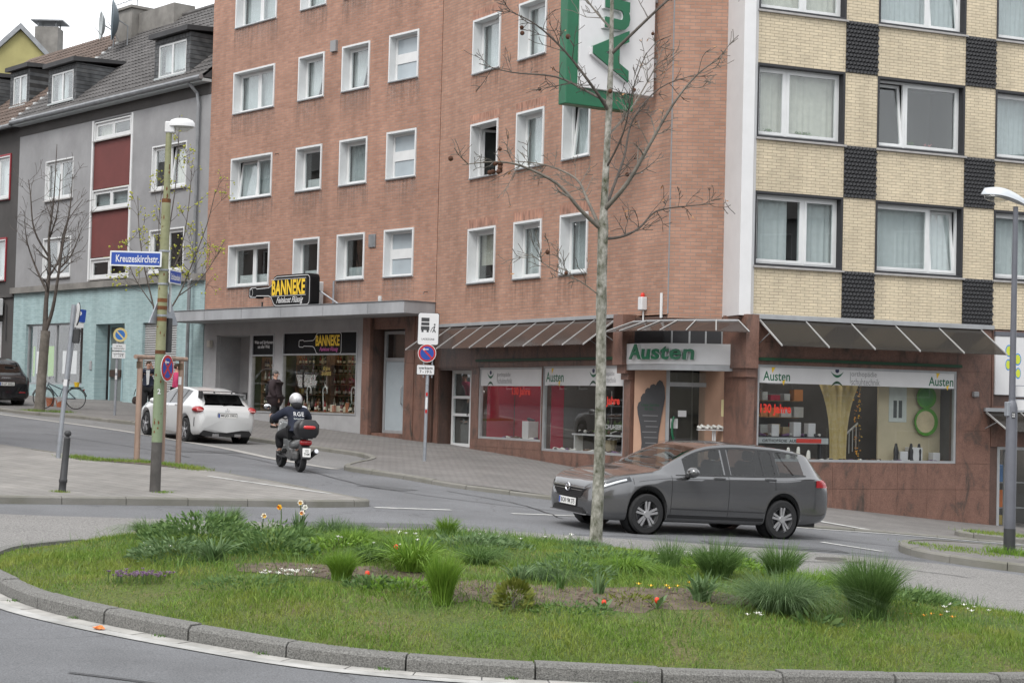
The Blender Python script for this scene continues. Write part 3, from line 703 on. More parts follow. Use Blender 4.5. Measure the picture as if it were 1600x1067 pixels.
spec1 = {('A', 0): dict(split=(1, 1), curt='full'), ('B', 0): dict(curt='full'), ('C', 0): dict(curt='full'),
 ('A', 1): dict(split=(1, 1), curt='grey'), ('B', 1): dict(curt=['part', 'partr']), ('C', 1): dict(curt=['part', 'partr']),
 ('A', 2): dict(split=(1, 1), tilt=(0,), curt='grey'), ('B', 2): dict(curt='cafe'), ('C', 2): dict(curt='full'),
 ('A', 3): dict(split=(1, 1), curt='cafe'), ('B', 3): dict(curt='cafe'), ('C', 3): dict(curt='cafe')}
for c, (x0, x1) in cols1.items():
    for r, (z0, z1) in enumerate(rows1):
        stain(b1, x0, x1, z0-.01); stain(b1, x0, x1, z0-.01, .8, 'p')
        if c != 'D': window(b1, x0, x1, z0, z1, **spec1[(c, r)])
        else:            # stair window: two obscured panes with a white panel between
            w, h = x1-x0, z1-z0
            wn = frame_mb(MB(), 0, w, 0, h, -.035, .28, .06, .05).build('window', M_lining, b1, (x0, 0, z0))
            MB().box(.06, w-.06, .20, .26, h*.40, h*.60).box(.06, .14, .20, .26, .05, h*.40).box(.06, .14, .20, .26, h*.6, h-.06).box(w-.14, w-.06, .20, .26, .05, h*.40).box(w-.14, w-.06, .20, .26, h*.6, h-.06).box(.14, w-.14, .20, .26, .05, .12).box(.14, w-.14, .20, .26, h-.13, h-.06).build('window_frame', M_plastic, wn)
            MB().box(.135, w-.135, .225, .24, .115, h*.405).build('pane', M_frost, wn); MB().box(.135, w-.135, .225, .24, h*.595, h-.125).build('pane', M_frost, wn)
            MB().box(0, w, -.06, -.036, .004, .035).build('window_sill', M_zinc, wn)
# small fittings on the wall
MB().box(7.25, 7.55, -.09, 0, 13.05, 13.4).build('vent_hood', M_grey5, b1); MB().cbox(9.52, 9.86, -.05, 0, 6.75, 7.15, .01).build('vent_grille', M_zinc, b1)
for (x, z) in ((4.35, 10.1), (12.45, 5.3)): MB().tube([(x, 0, z), (x, -.12, z), (x, -.14, z-.06)], .012, 6).build('wall_hook', M_blackrev, b1)
# shop front
Z0 = .2
sh = [(.85, 2.95, 0, 4.18), (3.10, 4.44, 1.62, 4.2), (4.94, 9.06, 1.64, 4.24)]
wall(b1, 'shopfront_cladding', .02, 9.54, Z0, 4.62, sh, M_clad, .0, .14)
def pane(parent, x0, x1, z0, z1, y, mat=M_shopg, name='pane'): return MB().box(x0, x1, y-.005, y+.005, z0, z1).build(name, mat, parent)
for (x0, x1, z0, z1, zt) in ((3.10, 4.44, 1.62, 4.2, 3.5), (4.94, 9.06, 1.64, 4.24, 3.52)):
    f = frame_mb(MB(), x0, x1, z0, z1, -.02, .10, .05).box(x0+.05, x1-.05, -.02, .1, zt-.03, zt+.02).build('shop_window', M_alu, b1)
    pane(f, x0+.05, x1-.05, z0+.05, zt-.03, .05)
    MB().box(x0+.05, x1-.05, .02, .06, zt+.02, z1-.05).build('sign_panel', M_black, f)
# entrance recess of the shop
rec = MB().box(.85, .87, .14, 1.6, .8, 4.18).box(2.93, 2.95, .14, 1.6, .8, 4.18).box(.87, 2.93, .14, 1.6, 4.16, 4.18).build('entrance_recess', M_clad, b1)
for x0, x1 in ((1.55, 2.22), (2.26, 2.93)):
    d = frame_mb(MB(), x0, x1, 1.2, 3.62, .95, 1.0, .09).box(x0+.09, x1-.09, .95, 1.0, 2.05, 2.2).build('shop_door', M_alu, b1)
    pane(d, x0+.09, x1-.09, 1.29, 2.05, .975); pane(d, x0+.09, x1-.09, 2.2, 3.53, .975)
    MB().tube([(x0+.15 if x0 > 2.2 else x1-.15, .9, 1.9), (x0+.15 if x0 > 2.2 else x1-.15, .9, 2.7)], .018, 6).build('handle', M_alu, d)
f = frame_mb(MB(), 1.5, 2.93, 3.62, 4.16, .95, 1.0, .06).box(.87, 1.5, .95, 1.0, 1.1, 4.16).build('door_surround', M_clad, b1); pane(f, 1.56, 2.87, 3.68, 4.1, .975)
text('door_lettering', 'AUF KOHLE\nGEBOREN', M_wht, b1, (1.88, .945, 3.28), .5, .3, bold=.02)
MB().prism([(1.82, 2.35), (1.94, 2.35), (1.94, 2.75), (1.90, 2.83), (1.90, 3.0), (1.86, 3.0), (1.86, 2.83), (1.82, 2.75)], .955, .945).build('bottle_decal', pm('decal_grey', (.4, .4, .4), .6, 0), b1)
MB().cbox(.42, .62, -.14, 0, 3.78, 4.02, .02).build('alarm_box', pm('beige_plastic', (.45, .43, .38), .6), b1)
# lettering on the black fascia panels
text('fascia_lettering', 'Wein und Spirituosen\naus aller Welt', M_wht, b1, (3.77, .018, 3.86), 1.12, .26, bold=.015)
def bottle_outline(w, h):
    """lying bottle, neck to the left, body to the right; centred"""
    hw, hh = w/2, h/2; P = []
    for a in range(0, 91, 15): P.append((hw-.16*h+.16*h*math.sin(R(a)), -hh+.16*h-.16*h*math.cos(R(a))))
    for a in range(0, 91, 15): P.append((hw-.16*h+.16*h*math.cos(R(a)), hh-.16*h+.16*h*math.sin(R(a))))
    P += [(-hw+.46*w, hh), (-hw+.42*w, hh*.9), (-hw+.37*w, hh*.42), (-hw+.33*w, hh*.30), (-hw+.12*w, hh*.26), (-hw+.11*w, hh*.36), (-hw+.02*w, hh*.34), (-hw, hh*.24)]
    P += [(x, -z) for x, z in reversed(P[14:])]
    return P
def outline(P, t, y, name, mat, parent, loc):
    n = len(P); mb = MB(); c = Vector((sum(p[0] for p in P)/n, sum(p[1] for p in P)/n))
    Q = []
    for i in range(n):
        d = Vector(P[(i+1) % n])-Vector(P[i-1]); d = d.normalized() if d.length else Vector((1, 0)); Q.append(Vector(P[i])+Vector((-d.y, d.x))*t)
    mb.v = [(p[0], y, p[1]) for p in P]+[(q.x, y, q.y) for q in Q]
    mb.f = [(i, (i+1) % n, n+(i+1) % n, n+i) for i in range(n)]
    return mb.build(name, mat, parent, loc)
M_pink = pm('print_pink', (.62, .12, .38), .5, 0)
bo = bottle_outline(2.35, .68)
outline(bo, .022, 0, 'bottle_outline', M_wht, b1, (7.0, .017, 3.86))
text('fascia_lettering', 'BANNEKE', M_yel, b1, (7.42, .017, 3.95), 1.30, .34, bold=.035)
text('fascia_lettering', 'Feinkost Flüssig', M_pink, b1, (7.5, .017, 3.66), 1.0, .16, bold=.01, shear=.4)
# canopy slab
cn = MB().cbox(-.18, 12.84, -1.15, .0, 4.62, 4.97, .012).build('canopy', M_clad_l, b1)
MB().box(-.1, 12.76, -1.1, -.02, 4.60, 4.62).build('soffit', M_clad, cn)
MB().box(-.2, 12.86, -1.17, .0, 4.972, 4.995).build('flashing', M_zinc, cn)
for x in (1.9, 4.2, 6.5, 8.8, 11.1): MB().box(x, x+.012, -1.156, -1.15, 4.64, 4.96).build('sheet_joint', M_zinc, cn)
MB().lathe([(.05, 0), (.06, .1), (.05, .18)], 8, (11.35, -.9, 4.99)).build('lamp_stub', M_curt, cn)
# granite portal of the house door
for x0, x1 in ((9.55, 9.93), (11.66, 12.12)): slabs(b1, x0, x1, .5, 4.6, [], M_stone, -.06, 1, 1.5, .12)
slabs(b1, 9.93, 11.66, 4.24, 4.6, [], M_stone, -.02, 1, .5, .05)
MB().box(9.56, 9.93, -.06, .8, .4, 4.6).box(11.66, 12.85, -.06, .8, .4, 4.6).box(9.93, 11.66, -.02, .8, 4.24, 4.6).build('portal_wall', M_stone_d, b1)
slabs(b1, 9.95, 11.64, .95, 1.14, [], M_stone, .28, 2, .3, .33, name='door_step')
d = frame_mb(MB(), 10.05, 11.55, 1.14, 4.2, .28, .36, .09).box(10.14, 11.46, .28, .36, 3.3, 3.4).box(11.05, 11.13, .28, .36, 1.23, 3.3).build('house_door', M_alu, b1)
pane(d, 10.14, 11.46, 3.4, 4.11, .32, M_shopg); pane(d, 10.14, 11.05, 1.23, 3.3, .32, M_frost); pane(d, 11.13, 11.46, 1.23, 3.3, .32, M_frost)
MB().tube([(11.0, .27, 2.0), (11.0, .22, 2.05), (11.0, .22, 2.5), (11.0, .27, 2.55)], .02, 6).build('handle', M_alu, d)
MB().box(10.0, 11.6, .66, .7, 1.1, 4.3).build('door_lobby', M_room, b1)
slabs(b1, 12.12, 12.80, .5, 4.6, [], M_stone, -.06, 1, 1.4, .1)

# ------------------------------------------------------------------ corner house: red flank, narrow corner face, yellow front
b2 = thing('corner_building', 'red brick corner house with narrow corner face and white pier above the shoe shop', 'building', F2, A2)
cols2 = {'E': (1.85, 3.39), 'F': (4.37, 5.79), 'G': (6.70, 8.00)}
rows2 = [(15.82-2.95*r-1.563, 15.82-2.95*r) for r in range(4)]
holes = [(c[0], c[1], z[0], z[1]) for c in cols2.values() for z in rows2]
L2 = 11.47
wall(b2, 'brick_wall', 0.02, L2, 4.28, 19.0, holes, M_brick2, 0, .3)
spec2 = {('E', 1): dict(curt='grey'), ('F', 1): dict(curt=['full']), ('E', 2): dict(openleaf=0), ('F', 2): dict(curt='grey'), ('G', 2): dict(tilt=(0,), curt='grey'), ('E', 3): dict(curt='blind'), ('F', 3): dict(curt='full'), ('G', 3): dict(curt='grey')}
for c, (x0, x1) in cols2.items():
    for r, (z0, z1) in enumerate(rows2):
        stain(b2, x0, x1, z0-.01); window(b2, x0, x1, z0, z1, **spec2.get((c, r), dict(curt='full')))
        MB().box(x0-.06, x1+.06, -.006, 0, z1+.002, z1+.255).build('lintel', M_soldier, b2)
MB().box(.02, .3, .3, 4.9, 0, 19).box(.3, 9, 4.6, 4.9, 0, 19).box(.3, 11, .3, 4.6, 18.7, 19).box(.3, 11.2, .31, 4.6, 4.1, 4.26).box(.3, 10.9, 1.9, 2.0, 4.26, 18.7).build('inner_shell', M_room, b2)
for i in range(5): MB().ball((.6+random.random()*10, -.01, 4.9+random.random()*9), .02, 6).build('wall_plug', M_wht, b2)

# helper: world xy to local of a facade root
def loc_of(F, a, p): dx, dy = p[0]-F[0], p[1]-F[1]; return (math.cos(a)*dx+math.sin(a)*dy, -math.sin(a)*dx+math.cos(a)*dy)
CW = wpt(F2, A2, L2, 0); PA = Vector((4.88, 40.20)); PB = Vector((5.13, 39.17)); PC = Vector((5.40, 39.22)); PD = Vector((5.50, 39.46))
# narrow corner face (own part so that its brick runs in its own plane)
ang4 = math.atan2(PA.y-CW.y, PA.x-CW.x); ln4 = (PA-CW.xy).length
c4 = loc_of(F2, A2, CW)
nf = wall(b2, 'corner_face', 0, ln4, 4.20, 19, [], M_brick2, 0, .3); nf.location = (c4[0], c4[1], 0); nf.rotation_euler = (0, 0, ang4-A2)
MB().box(-.012, .012, -.012, .012, 4.3, 19).build('corner_joint', M_grey5, b2, (c4[0], c4[1], 0))
pl = [loc_of(F2, A2, p) for p in (PA, PB, PC, PD, Vector((5.3, 40.3)))]
MB().prism(pl, 4.25, 19, 'z').build('white_pier', M_wht, b2)
M_rib = pm('rib_pale_grey', (.38, .38, .375), .5, .08, 3)
# ---- corner house ground floor (flank)
wz = [(2.66, 5.97, 1.14, 3.08), (6.01, 9.74, .92, 3.10), (.30, 2.24, .0, 3.06)]
gf = wall(b2, 'ground_floor_wall', .02, 10.0, -.2, 4.26, wz, M_stone_d, .02, .25)
slabs(b2, .04, 9.98, 3.10, 4.24, [], M_stone, .02, 1.25, .6, .03)
slabs(b2, .04, 9.98, 0.1, 3.10, wz, M_stone, .02, 1.2, 1.05, .03)
# house door
dr = MB().box(.30, .34, .02, .5, .6, 3.06).box(2.2, 2.24, .02, .5, .6, 3.06).box(.34, 2.2, .02, .5, 3.02, 3.06).build('door_recess', M_stone_d, b2)
d = frame_mb(MB(), .5, 2.2, .86, 3.02, .34, .42, .09).box(1.55, 1.63, .34, .42, .95, 2.93).box(.59, 1.55, .34, .42, 1.72, 1.80).box(.59, 1.55, .34, .42, 2.22, 2.30).build('house_door', M_plastic, b2)
for z0, z1 in ((.95, 1.72), (1.8, 2.22), (2.3, 2.93)): pane(d, .59, 1.55, z0, z1, .38, M_pane)
MB().box(1.63, 2.11, .35, .40, .95, 2.93).build('letterbox_panel', M_lining, d)
for z in (1.55, 1.7, 2.35, 2.5):
    MB().box(1.68, 2.06, .31, .35, z, z+.1).build('letterbox', M_alu, d)
MB().tube([(1.5, .3, 1.75), (1.5, .3, 2.0)], .015, 6).build('handle', M_blackrev, d)
MB().box(.34, 2.2, .45, .5, .7, 3.02).build('door_lobby', M_room, b2)
# shop windows
def shopwin(parent, x0, x1, z0, z1, y, ban_h, mull=()):
    f = frame_mb(MB(), x0, x1, z0, z1, y-.05, y+.05, .055)
    for m in mull: f.box(m-.025, m+.025, y-.045, y+.045, z0+.055, z1-.055)
    f = f.build('shop_window', M_alu, parent)
    xs = [x0+.055] + [v for m in mull for v in (m-.025, m+.025)] + [x1-.055]
    for i in range(0, len(xs), 2): pane(f, xs[i], xs[i+1], z0+.055, z1-.055, y)
    bn = MB().box(x0+.055, x1-.055, y-.03, y-.012, z1-.055-ban_h, z1-.055).build('window_banner', M_wht, f)
    return f, z1-.055-ban_h/2
M_txtgrey = pm('print_grey', (.22, .22, .23), .6, 0); M_navy = pm('print_navy', (.01, .012, .06), .5, 0)
def logo_small(parent, x, z, s_, y):
    text('logo_lettering', 'Austen', M_green, parent, (x, y, z), s_*1.7, s_*.52, bold=.014)
    MB().prism([(x-.05*s_, z+.55*s_), (x-.35*s_, z+.55*s_), (x-.28*s_, z+.15*s_), (x-.2*s_, z+.3*s_)], y, y-.003).build('logo_bolt', M_yel, parent)
    MB().prism([(x+.45*s_, z-.5*s_), (x+.55*s_, z-.18*s_), (x+.35*s_, z-.28*s_)], y, y-.003).build('logo_bolt', M_yel, parent)
    text('logo_lettering', 'rundum gesund zu Fuß', M_txtgrey, parent, (x+.05*s_, y, z-.42*s_), s_*1.3, s_*.12, bold=.01)
def logo_man(parent, x, z, s_, y):
    MB().lathe([(.001, -.003), (.15*s_, -.003), (.15*s_, 0), (.001, 0)], 14, (x, y, z+.42*s_), 'y').build('logo_dot', M_navy, parent)
    for (zz, k, w) in ((.14, 1, .5), (-.42, -1, .5)):
        P = []; n = 10
        for i in range(n+1): t = -1+2*i/n; P.append((x+t*w*s_, z+zz*s_+k*.24*s_*t*t))
        for i in range(n, -1, -1): t = -1+2*i/n; P.append((x+t*w*s_, z+zz*s_+k*.24*s_*t*t + k*(-.17*s_*(1-t*t))))
        MB().prism(P, y, y-.003).build('logo_arc', M_green if k > 0 else M_greend, parent)
def logo_text(parent, x, z, s_, y):
    MB().box(x-.03*s_, x-.005*s_, y-.003, y, z-.3*s_, z+.3*s_).build('logo_bar', M_txtgrey, parent)
    text('logo_lettering', 'orthopädie', M_txtgrey, parent, (x+.85*s_, y, z+.17*s_), s_*1.6, s_*.36)
    text('logo_lettering', 'schuhtechnik', M_txtgrey, parent, (x+.95*s_, y, z-.2*s_), s_*1.8, s_*.36)
wa, zc = shopwin(b2, *wz[0], .06, .44)
logo_man(wa, 3.25, zc-.01, .36, .027); logo_text(wa, 3.62, zc, .42, .027)
wb, zc2 = shopwin(b2, *wz[1], .06, .44)
logo_small(wb, 6.55, zc2, .50, .027); logo_man(wb, 8.35, zc2, .36, .027); logo_text(wb, 8.65, zc2, .38, .027)
text('window_lettering', '130 Jahre', M_redp, wa, (4.85, .045, 2.42), .95, .26, bold=.03)
text('window_lettering', '130 Jahre', M_redp, wb, (9.0, .045, 2.22), 1.0, .26, bold=.03)
MB().box(2.6, 9.45, -.10, -.02, 3.24, 3.31).build('green_rail', M_greend, b2)
text('house_number', '36', pm('numeral_dark', (.06, .06, .06), .5, 0), b2, (2.42, -.013, 2.98), .2, .16, bold=.02)
# display interior of the flank shop window
M_wine = pm('display_wine_red', (.36, .014, .045), .8, .1, 1); M_sand = pm('display_sand', (.42, .36, .24), .85, .12, 2); M_cream = pm('wall_cream', (.55, .48, .33), .85, .1, 1)
disp = MB(); disp.box(2.7, 5.95, 1.15, 1.2, 1.0, 3.2).build('display_backdrop', M_wine, b2)
MB().box(7.0, 9.9, 1.9, 1.95, .8, 3.2).build('display_backdrop', M_roomw, b2)
MB().box(2.6, 9.9, .12, 1.9, 3.4, 3.45).box(2.6, 2.64, .27, 1.9, .8, 3.4).box(9.86, 9.9, .27, 1.9, .8, 3.4).box(5.96, 6.0, .6, 1.9, .8, 3.4).build('display_box', M_room, b2)
MB().box(2.645, 2.66, .28, 1.15, 1.13, 3.38).build('display_side', M_wine, b2); MB().box(6.005, 6.02, .28, .66, .91, 3.38).build('display_side', M_wine, b2); MB().box(2.64, 2.645, .27, .3, 1.1, 3.4).build('display_edge', M_sand, b2)
MB().box(2.64, 5.95, .12, 1.9, 1.06, 1.13).box(6.0, 9.86, .12, 1.9, .85, .91).build('display_floor', M_sand, b2)
# ---- tinted glass awning over the flank
def awning(name, label, F, a, x0, x1, n, off, zt, zb, mat, rail=True, par=None):
    t = thing(name, label, 'awning', F, a)
    MB().box(x0-.05, x1+.05, -.10, -.02, zt+.01, zt+.10).build('wall_rail', M_alu, t)
    w = (x1-x0)/n
    for i in range(n):
        X0, X1 = x0+i*w+.02, x0+(i+1)*w-.02
        MB().add([(X0, -.06, zt), (X1, -.06, zt), (X1, -off, zb), (X0, -off, zb), (X0, -.06, zt-.012), (X1, -.06, zt-.012), (X1, -off, zb-.012), (X0, -off, zb-.012)],
                 [(0, 3, 2, 1), (4, 5, 6, 7), (0, 1, 5, 4), (1, 2, 6, 5), (2, 3, 7, 6), (3, 0, 4, 7)]).build('glass_panel', mat, t)
    for i in range(n+1):
        X = x0+i*w; dz = (zt-zb)
        MB().add([(X-.012, -.05, zt+.02), (X+.012, -.05, zt+.02), (X+.012, -off-.02, zb+.016), (X-.012, -off-.02, zb+.016), (X-.012, -.05, zt-.03), (X+.012, -.05, zt-.03), (X+.012, -off-.02, zb-.02), (X-.012, -off-.02, zb-.02)],
                 [(0, 3, 2, 1), (4, 5, 6, 7), (0, 1, 5, 4), (1, 2, 6, 5), (2, 3, 7, 6), (3, 0, 4, 7)]).build('rib', M_rib, t)
        MB().tube([(X, -.03, zb+.05), (X, -off*.5, zt-dz*.5-.02)], .012, 5).build('strut', M_alu, t)
    return t
awning('glass_awning', 'long brown glass awning with white ribs along the red brick flank', F2, A2, .15, 9.45, 10, 1.0, 4.24, 3.58, M_awn)

# ---- entrance bay between the two fronts
eb = thing('entrance_bay', 'recessed shop entrance with peach walls and glass door at the building corner', 'entrance', (0, 0, 0))
YB = 41.2; g0 = .15
M_peach = pm('wall_peach', (.44, .275, .195), .85, .12, 1.2)
MB().box(2.95, 3.70, YB, YB+.2, g0, 3.3).box(4.78, 5.45, YB, YB+.2, g0, 3.3).box(2.95, 5.45, YB, YB+.2, 3.3, 4.25).build('back_wall', M_peach, eb)
d = frame_mb(MB(), 3.70, 4.78, g0+.22, 3.3, YB+.02, YB+.10, .09).box(3.79, 4.69, YB+.02, YB+.1, 2.62, 2.72).build('shop_door', M_alu, eb)
pane(d, 3.79, 4.69, g0+.3, 2.62, YB+.06); pane(d, 3.79, 4.69, 2.72, 3.21, YB+.06)
MB().tube([(3.9, YB-.02, 1.35), (3.86, YB-.05, 1.5), (3.86, YB-.05, 1.75), (3.9, YB-.02, 1.9)], .03, 6).build('handle', M_green, d)
MB().box(4.0, 4.2, YB+.045, YB+.05, 1.9, 2.05).box(3.82, 4.0, YB+.045, YB+.05, 1.62, 1.85).build('door_notice', M_wht, d)
MB().box(3.0, 5.4, YB+.2, YB+3.2, 3.35, 3.4).box(3.0, 3.05, YB+.2, YB+3.2, g0, 3.35).box(5.35, 5.4, YB+.2, YB+3.2, g0, 3.35).box(3.0, 5.4, YB+3.2, YB+3.25, g0, 3.4).box(3.0, 5.4, YB+.2, YB+3.2, g0, g0+.25).build('shop_interior', M_room, eb)
# soffit and dark glazed band over the sign
MB().prism([(2.75, 41.5), (3.6, 40.18), (4.88, 40.22), (5.13, 39.25), (5.5, 39.4), (5.5, 41.5)], 4.17, 4.24, 'z').build('soffit', M_stone_d, eb)
MB().prism([(2.75, 41.42), (3.55, 40.45), (5.1, 40.1), (5.1, 40.25), (3.6, 40.6), (2.85, 41.5)], 3.55, 4.17, 'z').build('dark_transom', M_blackrev, eb)
for t_ in (.12, .38, .62, .86):
    x, y = (3.55+(5.1-3.55)*t_, 40.45+(40.1-40.45)*t_); MB().box(x-.02, x+.02, y-.03, y, 3.55, 4.17).build('transom_bar', M_alu, eb)
# granite piers with stepped consoles
p0 = wpt(F2, A2, 9.95, 0)
pr = MB()
pr.box(-.05, .20, -.10, .6, g0-.3, 2.75).box(-.09, .22, -.18, .6, 2.75, 2.9).box(-.12, .24, -.28, .6, 2.9, 3.1).box(-.14, .26, -.40, .6, 3.1, 4.30)
pr.build('granite_pier', M_stone, eb, (p0.x, p0.y, 0), A2)
pr = MB().box(-.16, .05, -.12, .9, -.4, 2.85).box(-.22, .05, -.2, .8, 2.85, 3.05).box(-.28, .05, -.28, .8, 3.05, 4.27)
pr.build('granite_pier', M_stone, eb, (F3[0], F3[1], 0), A3)
MB().box(-.05, .045, .26, 2.3, -.3, 4.2).build('side_wall', M_peach, eb, (F3[0], F3[1], 0), A3)
MB().tube([(5.02, 40.6, 0), (5.02, 40.6, 3.2)], .03, 8).build('rain_pipe', M_plastic, eb)
# foot-shaped price board on the peach wall
FB = [(0, 0), (.42, 0), (.47, .35), (.50, .8), (.58, 1.25), (.66, 1.62), (.64, 1.85), (.58, 1.98), (.50, 2.02), (.44, 1.97), (.40, 1.90), (.34, 1.93), (.26, 1.90), (.24, 1.83), (.18, 1.84), (.12, 1.79), (.11, 1.72), (.05, 1.70), (.0, 1.62), (.0, 1.54), (-.06, 1.50), (-.09, 1.40), (-.07, 1.25), (.0, 1.0), (.05, .6), (.02, .3)]
fbo = tag(MB().prism([(x*.88, z*1.06) for x, z in FB], -.02, 0).build('foot_board', pm('board_dark_grey', (.045, .045, .048), .6, .1, 3), None, (3.10, YB-.004, .62)), 'dark grey foot-shaped service board on the peach wall beside the door', 'board')
text('board_lettering', 'Unser Service\nfür Sie ...', M_greend, fbo, (.23, -.024, 1.5), .42, .17, bold=.02)
for i in range(9): MB().box(.05+.04*(i % 3), .42-.03*(i % 2), -.022, -.0205, 1.28-.13*i, 1.30-.13*i).build('text_line', pm('print_faint', (.16, .16, .165), .6, 0), fbo)
# curved white fascia sign
def arc_pts(a, b, bulge, n=18):
    a, b = Vector(a), Vector(b); d = b-a; nrm = Vector((d.y, -d.x)).normalized(); out = []
    for i in range(n+1): t = i/n; out.append(a+d*t+nrm*bulge*(1-(2*t-1)**2))
    return out
sg = thing('fascia_sign', 'curved white fascia sign with green Austen letters over the entrance', 'sign')
AR = arc_pts((2.66, 41.3), (5.22, 39.75), .62)
def band(pts, z0, z1, th, z0b=None):
    mb = MB(); n = len(pts)
    for i, p in enumerate(pts):
        d = (pts[min(i+1, n-1)]-pts[max(i-1, 0)]).normalized(); q = Vector((-d.y, d.x))*th
        mb.v += [(p.x, p.y, z0), (p.x, p.y, z1), (p.x+q.x, p.y+q.y, z1), (p.x+q.x, p.y+q.y, z0)]
    for i in range(n-1):
        a = 4*i; b = a+4
        for j in range(4): mb.f.append((a+j, b+j, b+(j+1) % 4, a+(j+1) % 4))
    mb.f += [(3, 2, 1, 0), tuple(4*(n-1)+j for j in range(4))]
    # faces outward
    mb.f = [tuple(reversed(f)) for f in mb.f]; return mb
band(AR, 3.12, 3.60, .18).build('sign_band', M_wht, sg, smooth=30)
band([p+Vector((.01, .02)) for p in AR], 2.98, 3.12, .25).build('lower_trim', M_alu, sg, smooth=30)
def arc_text(parent, body, pts, t0, t1, z, h, mat, depth, name):
    mb = text_mesh(body, 1.0, h, bold=.022, depth=depth, shear=.08, spacing=1.05)
    L_ = [0]
    for a, b in zip(pts[:-1], pts[1:]): L_.append(L_[-1]+(b-a).length)
    def at_(s_):
        s_ = min(max(s_*L_[-1], 0), L_[-1]-1e-6); i = int(np.searchsorted(L_, s_, 'right'))-1; t = (s_-L_[i])/(L_[i+1]-L_[i]); d = (pts[i+1]-pts[i]).normalized(); return pts[i].lerp(pts[i+1], t), Vector((d.y, -d.x))
    out = []
    for x, y, zz in mb.v:
        p, nrm = at_(t0+(t1-t0)*(x+.5)); q = p+nrm*(-y); out.append((q.x, q.y, z+zz))
    mb.v = out; return mb.build(name, mat, parent)
arc_text(sg, 'Austen', AR, .16, .70, 3.40, .36, M_wht, .09, 'letter_back')
arc_text(sg, 'Austen', AR, .155, .695, 3.40, .36, M_green, .12, 'lettering')
# small glass awning following the corner
ca = thing('glass_awning', 'short fan-shaped glass awning with white ribs above the curved sign', 'awning')
A_in = arc_pts((2.9, 41.0), (5.12, 39.2), .30, 6); A_out = arc_pts((2.2, 40.9), (5.35, 38.95), .80, 6)
for i in range(6):
    q = [A_in[i], A_in[i+1], A_out[i+1], A_out[i]]
    MB().add([(q[0].x, q[0].y, 4.12), (q[1].x, q[1].y, 4.12), (q[2].x, q[2].y, 3.86), (q[3].x, q[3].y, 3.86), (q[0].x, q[0].y, 4.108), (q[1].x, q[1].y, 4.108), (q[2].x, q[2].y, 3.848), (q[3].x, q[3].y, 3.848)],
             [(0, 1, 2, 3), (7, 6, 5, 4), (0, 4, 5, 1), (1, 5, 6, 2), (2, 6, 7, 3), (3, 7, 4, 0)]).build('glass_panel', M_awn, ca)
for i in range(7):
    a, b = A_in[i], A_out[i]; MB().tube([(a.x, a.y, 4.14), (b.x, b.y, 3.87)], .014, 6).build('rib', M_rib, ca)
MB().tube([(p.x, p.y, 4.12) for p in A_in], .03, 6).build('wall_rail', M_alu, ca)
# alarm siren and white conduit on the flank
al = thing('alarm_siren', 'white alarm siren box with red flash lamp above the glass awning', 'alarm', (0, 0, 0)); q = wpt(F2, A2, 10.55, .0); al.location = (q.x, q.y, 4.35); al.rotation_euler = (0, 0, A2)
MB().cbox(-.085, .085, -.16, -.0, .05, .36, .015).build('housing', M_wht, al); MB().lathe([(.05, .36), (.05, .42), (.035, .46)], 10, (0, -.08, 0)).build('flash_lamp', M_redp, al)
MB().tube([(0, -.05, .05), (0, -.05, -.3)], .02, 6).build('bracket', M_plastic, al)
q = wpt(F2, A2, 11.25, .03); tag(MB().tube([(q.x, q.y, 4.2), (q.x, q.y, 4.78)], .035, 8).build('conduit', M_plastic), 'short white vertical conduit at the corner above the curved sign', 'pipe')

# ------------------------------------------------------------------ projecting vertical sign
q = wpt(F2, A2, 10.75, 0)
vs = thing('projecting_sign', 'tall white and green projecting sign with vertical Austen letters on the brick flank', 'sign', (q.x, q.y, 0), A2+math.pi/2)
MB().cbox(-2.25, -.14, -.16, .16, 9.42, 16.4, .015).build('white_panel', M_wht, vs)
MB().cbox(-2.56, -.68, -.10, .22, 9.02, 16.4, .015).build('green_panel', M_green, vs)
tm = text_mesh('Austen', 4.6, 1.0, bold=.03, depth=.10, shear=.05); tm.xf(lambda x, y, z: (-z, y, x)); tm.build('letter_back', M_wht, vs, (-1.48, -.16, 11.93))
tm = text_mesh('Austen', 4.6, 1.0, bold=.03, depth=.14, shear=.05); tm.xf(lambda x, y, z: (-z, y, x)); tm.build('lettering', M_green, vs, (-1.45, -.16, 11.95))
for z in (9.9, 10.25, 11.7, 13.0): MB().box(-.16, 0, -.05, .05, z, z+.12).build('bracket', M_alu, vs)

# ------------------------------------------------------------------ yellow brick front
b3 = thing('apartment_building', 'yellow brick apartment building with black relief panels between its windows', 'building', F3, A3)
cols3 = [(-.28, 2.41, (1, 1.6)), (3.31, 5.83, (1.15, 1.8)), (6.73, 9.25, (1, 1)), (10.15, 12.6, (1, 1))]
rows3 = [(13.03-2.95*r-1.72, 13.03-2.95*r) for r in range(-1, 3)]
holes = [(c[0], c[1], z[0], z[1]) for c in cols3 for z in rows3]
XR = 13.5
wall(b3, 'brick_wall', .0, XR, 4.22, 17.5, [(max(h[0], .0), h[1], h[2], h[3]) for h in holes], M_yellow, 0, .3)
MB().box(.0, .3, .3, 1.6, 4.2, 17.5).box(XR-.3, XR, .3, 8, -1, 17.5).box(1, XR-.3, 7.7, 8, -1, 17.5).box(.3, XR-.3, .3, 7.7, 17.2, 17.5).box(.3, XR-.3, .31, 5, 4.0, 4.2).box(.3, XR-.3, 1.9, 2.0, 4.2, 17.2).build('inner_shell', M_room, b3)
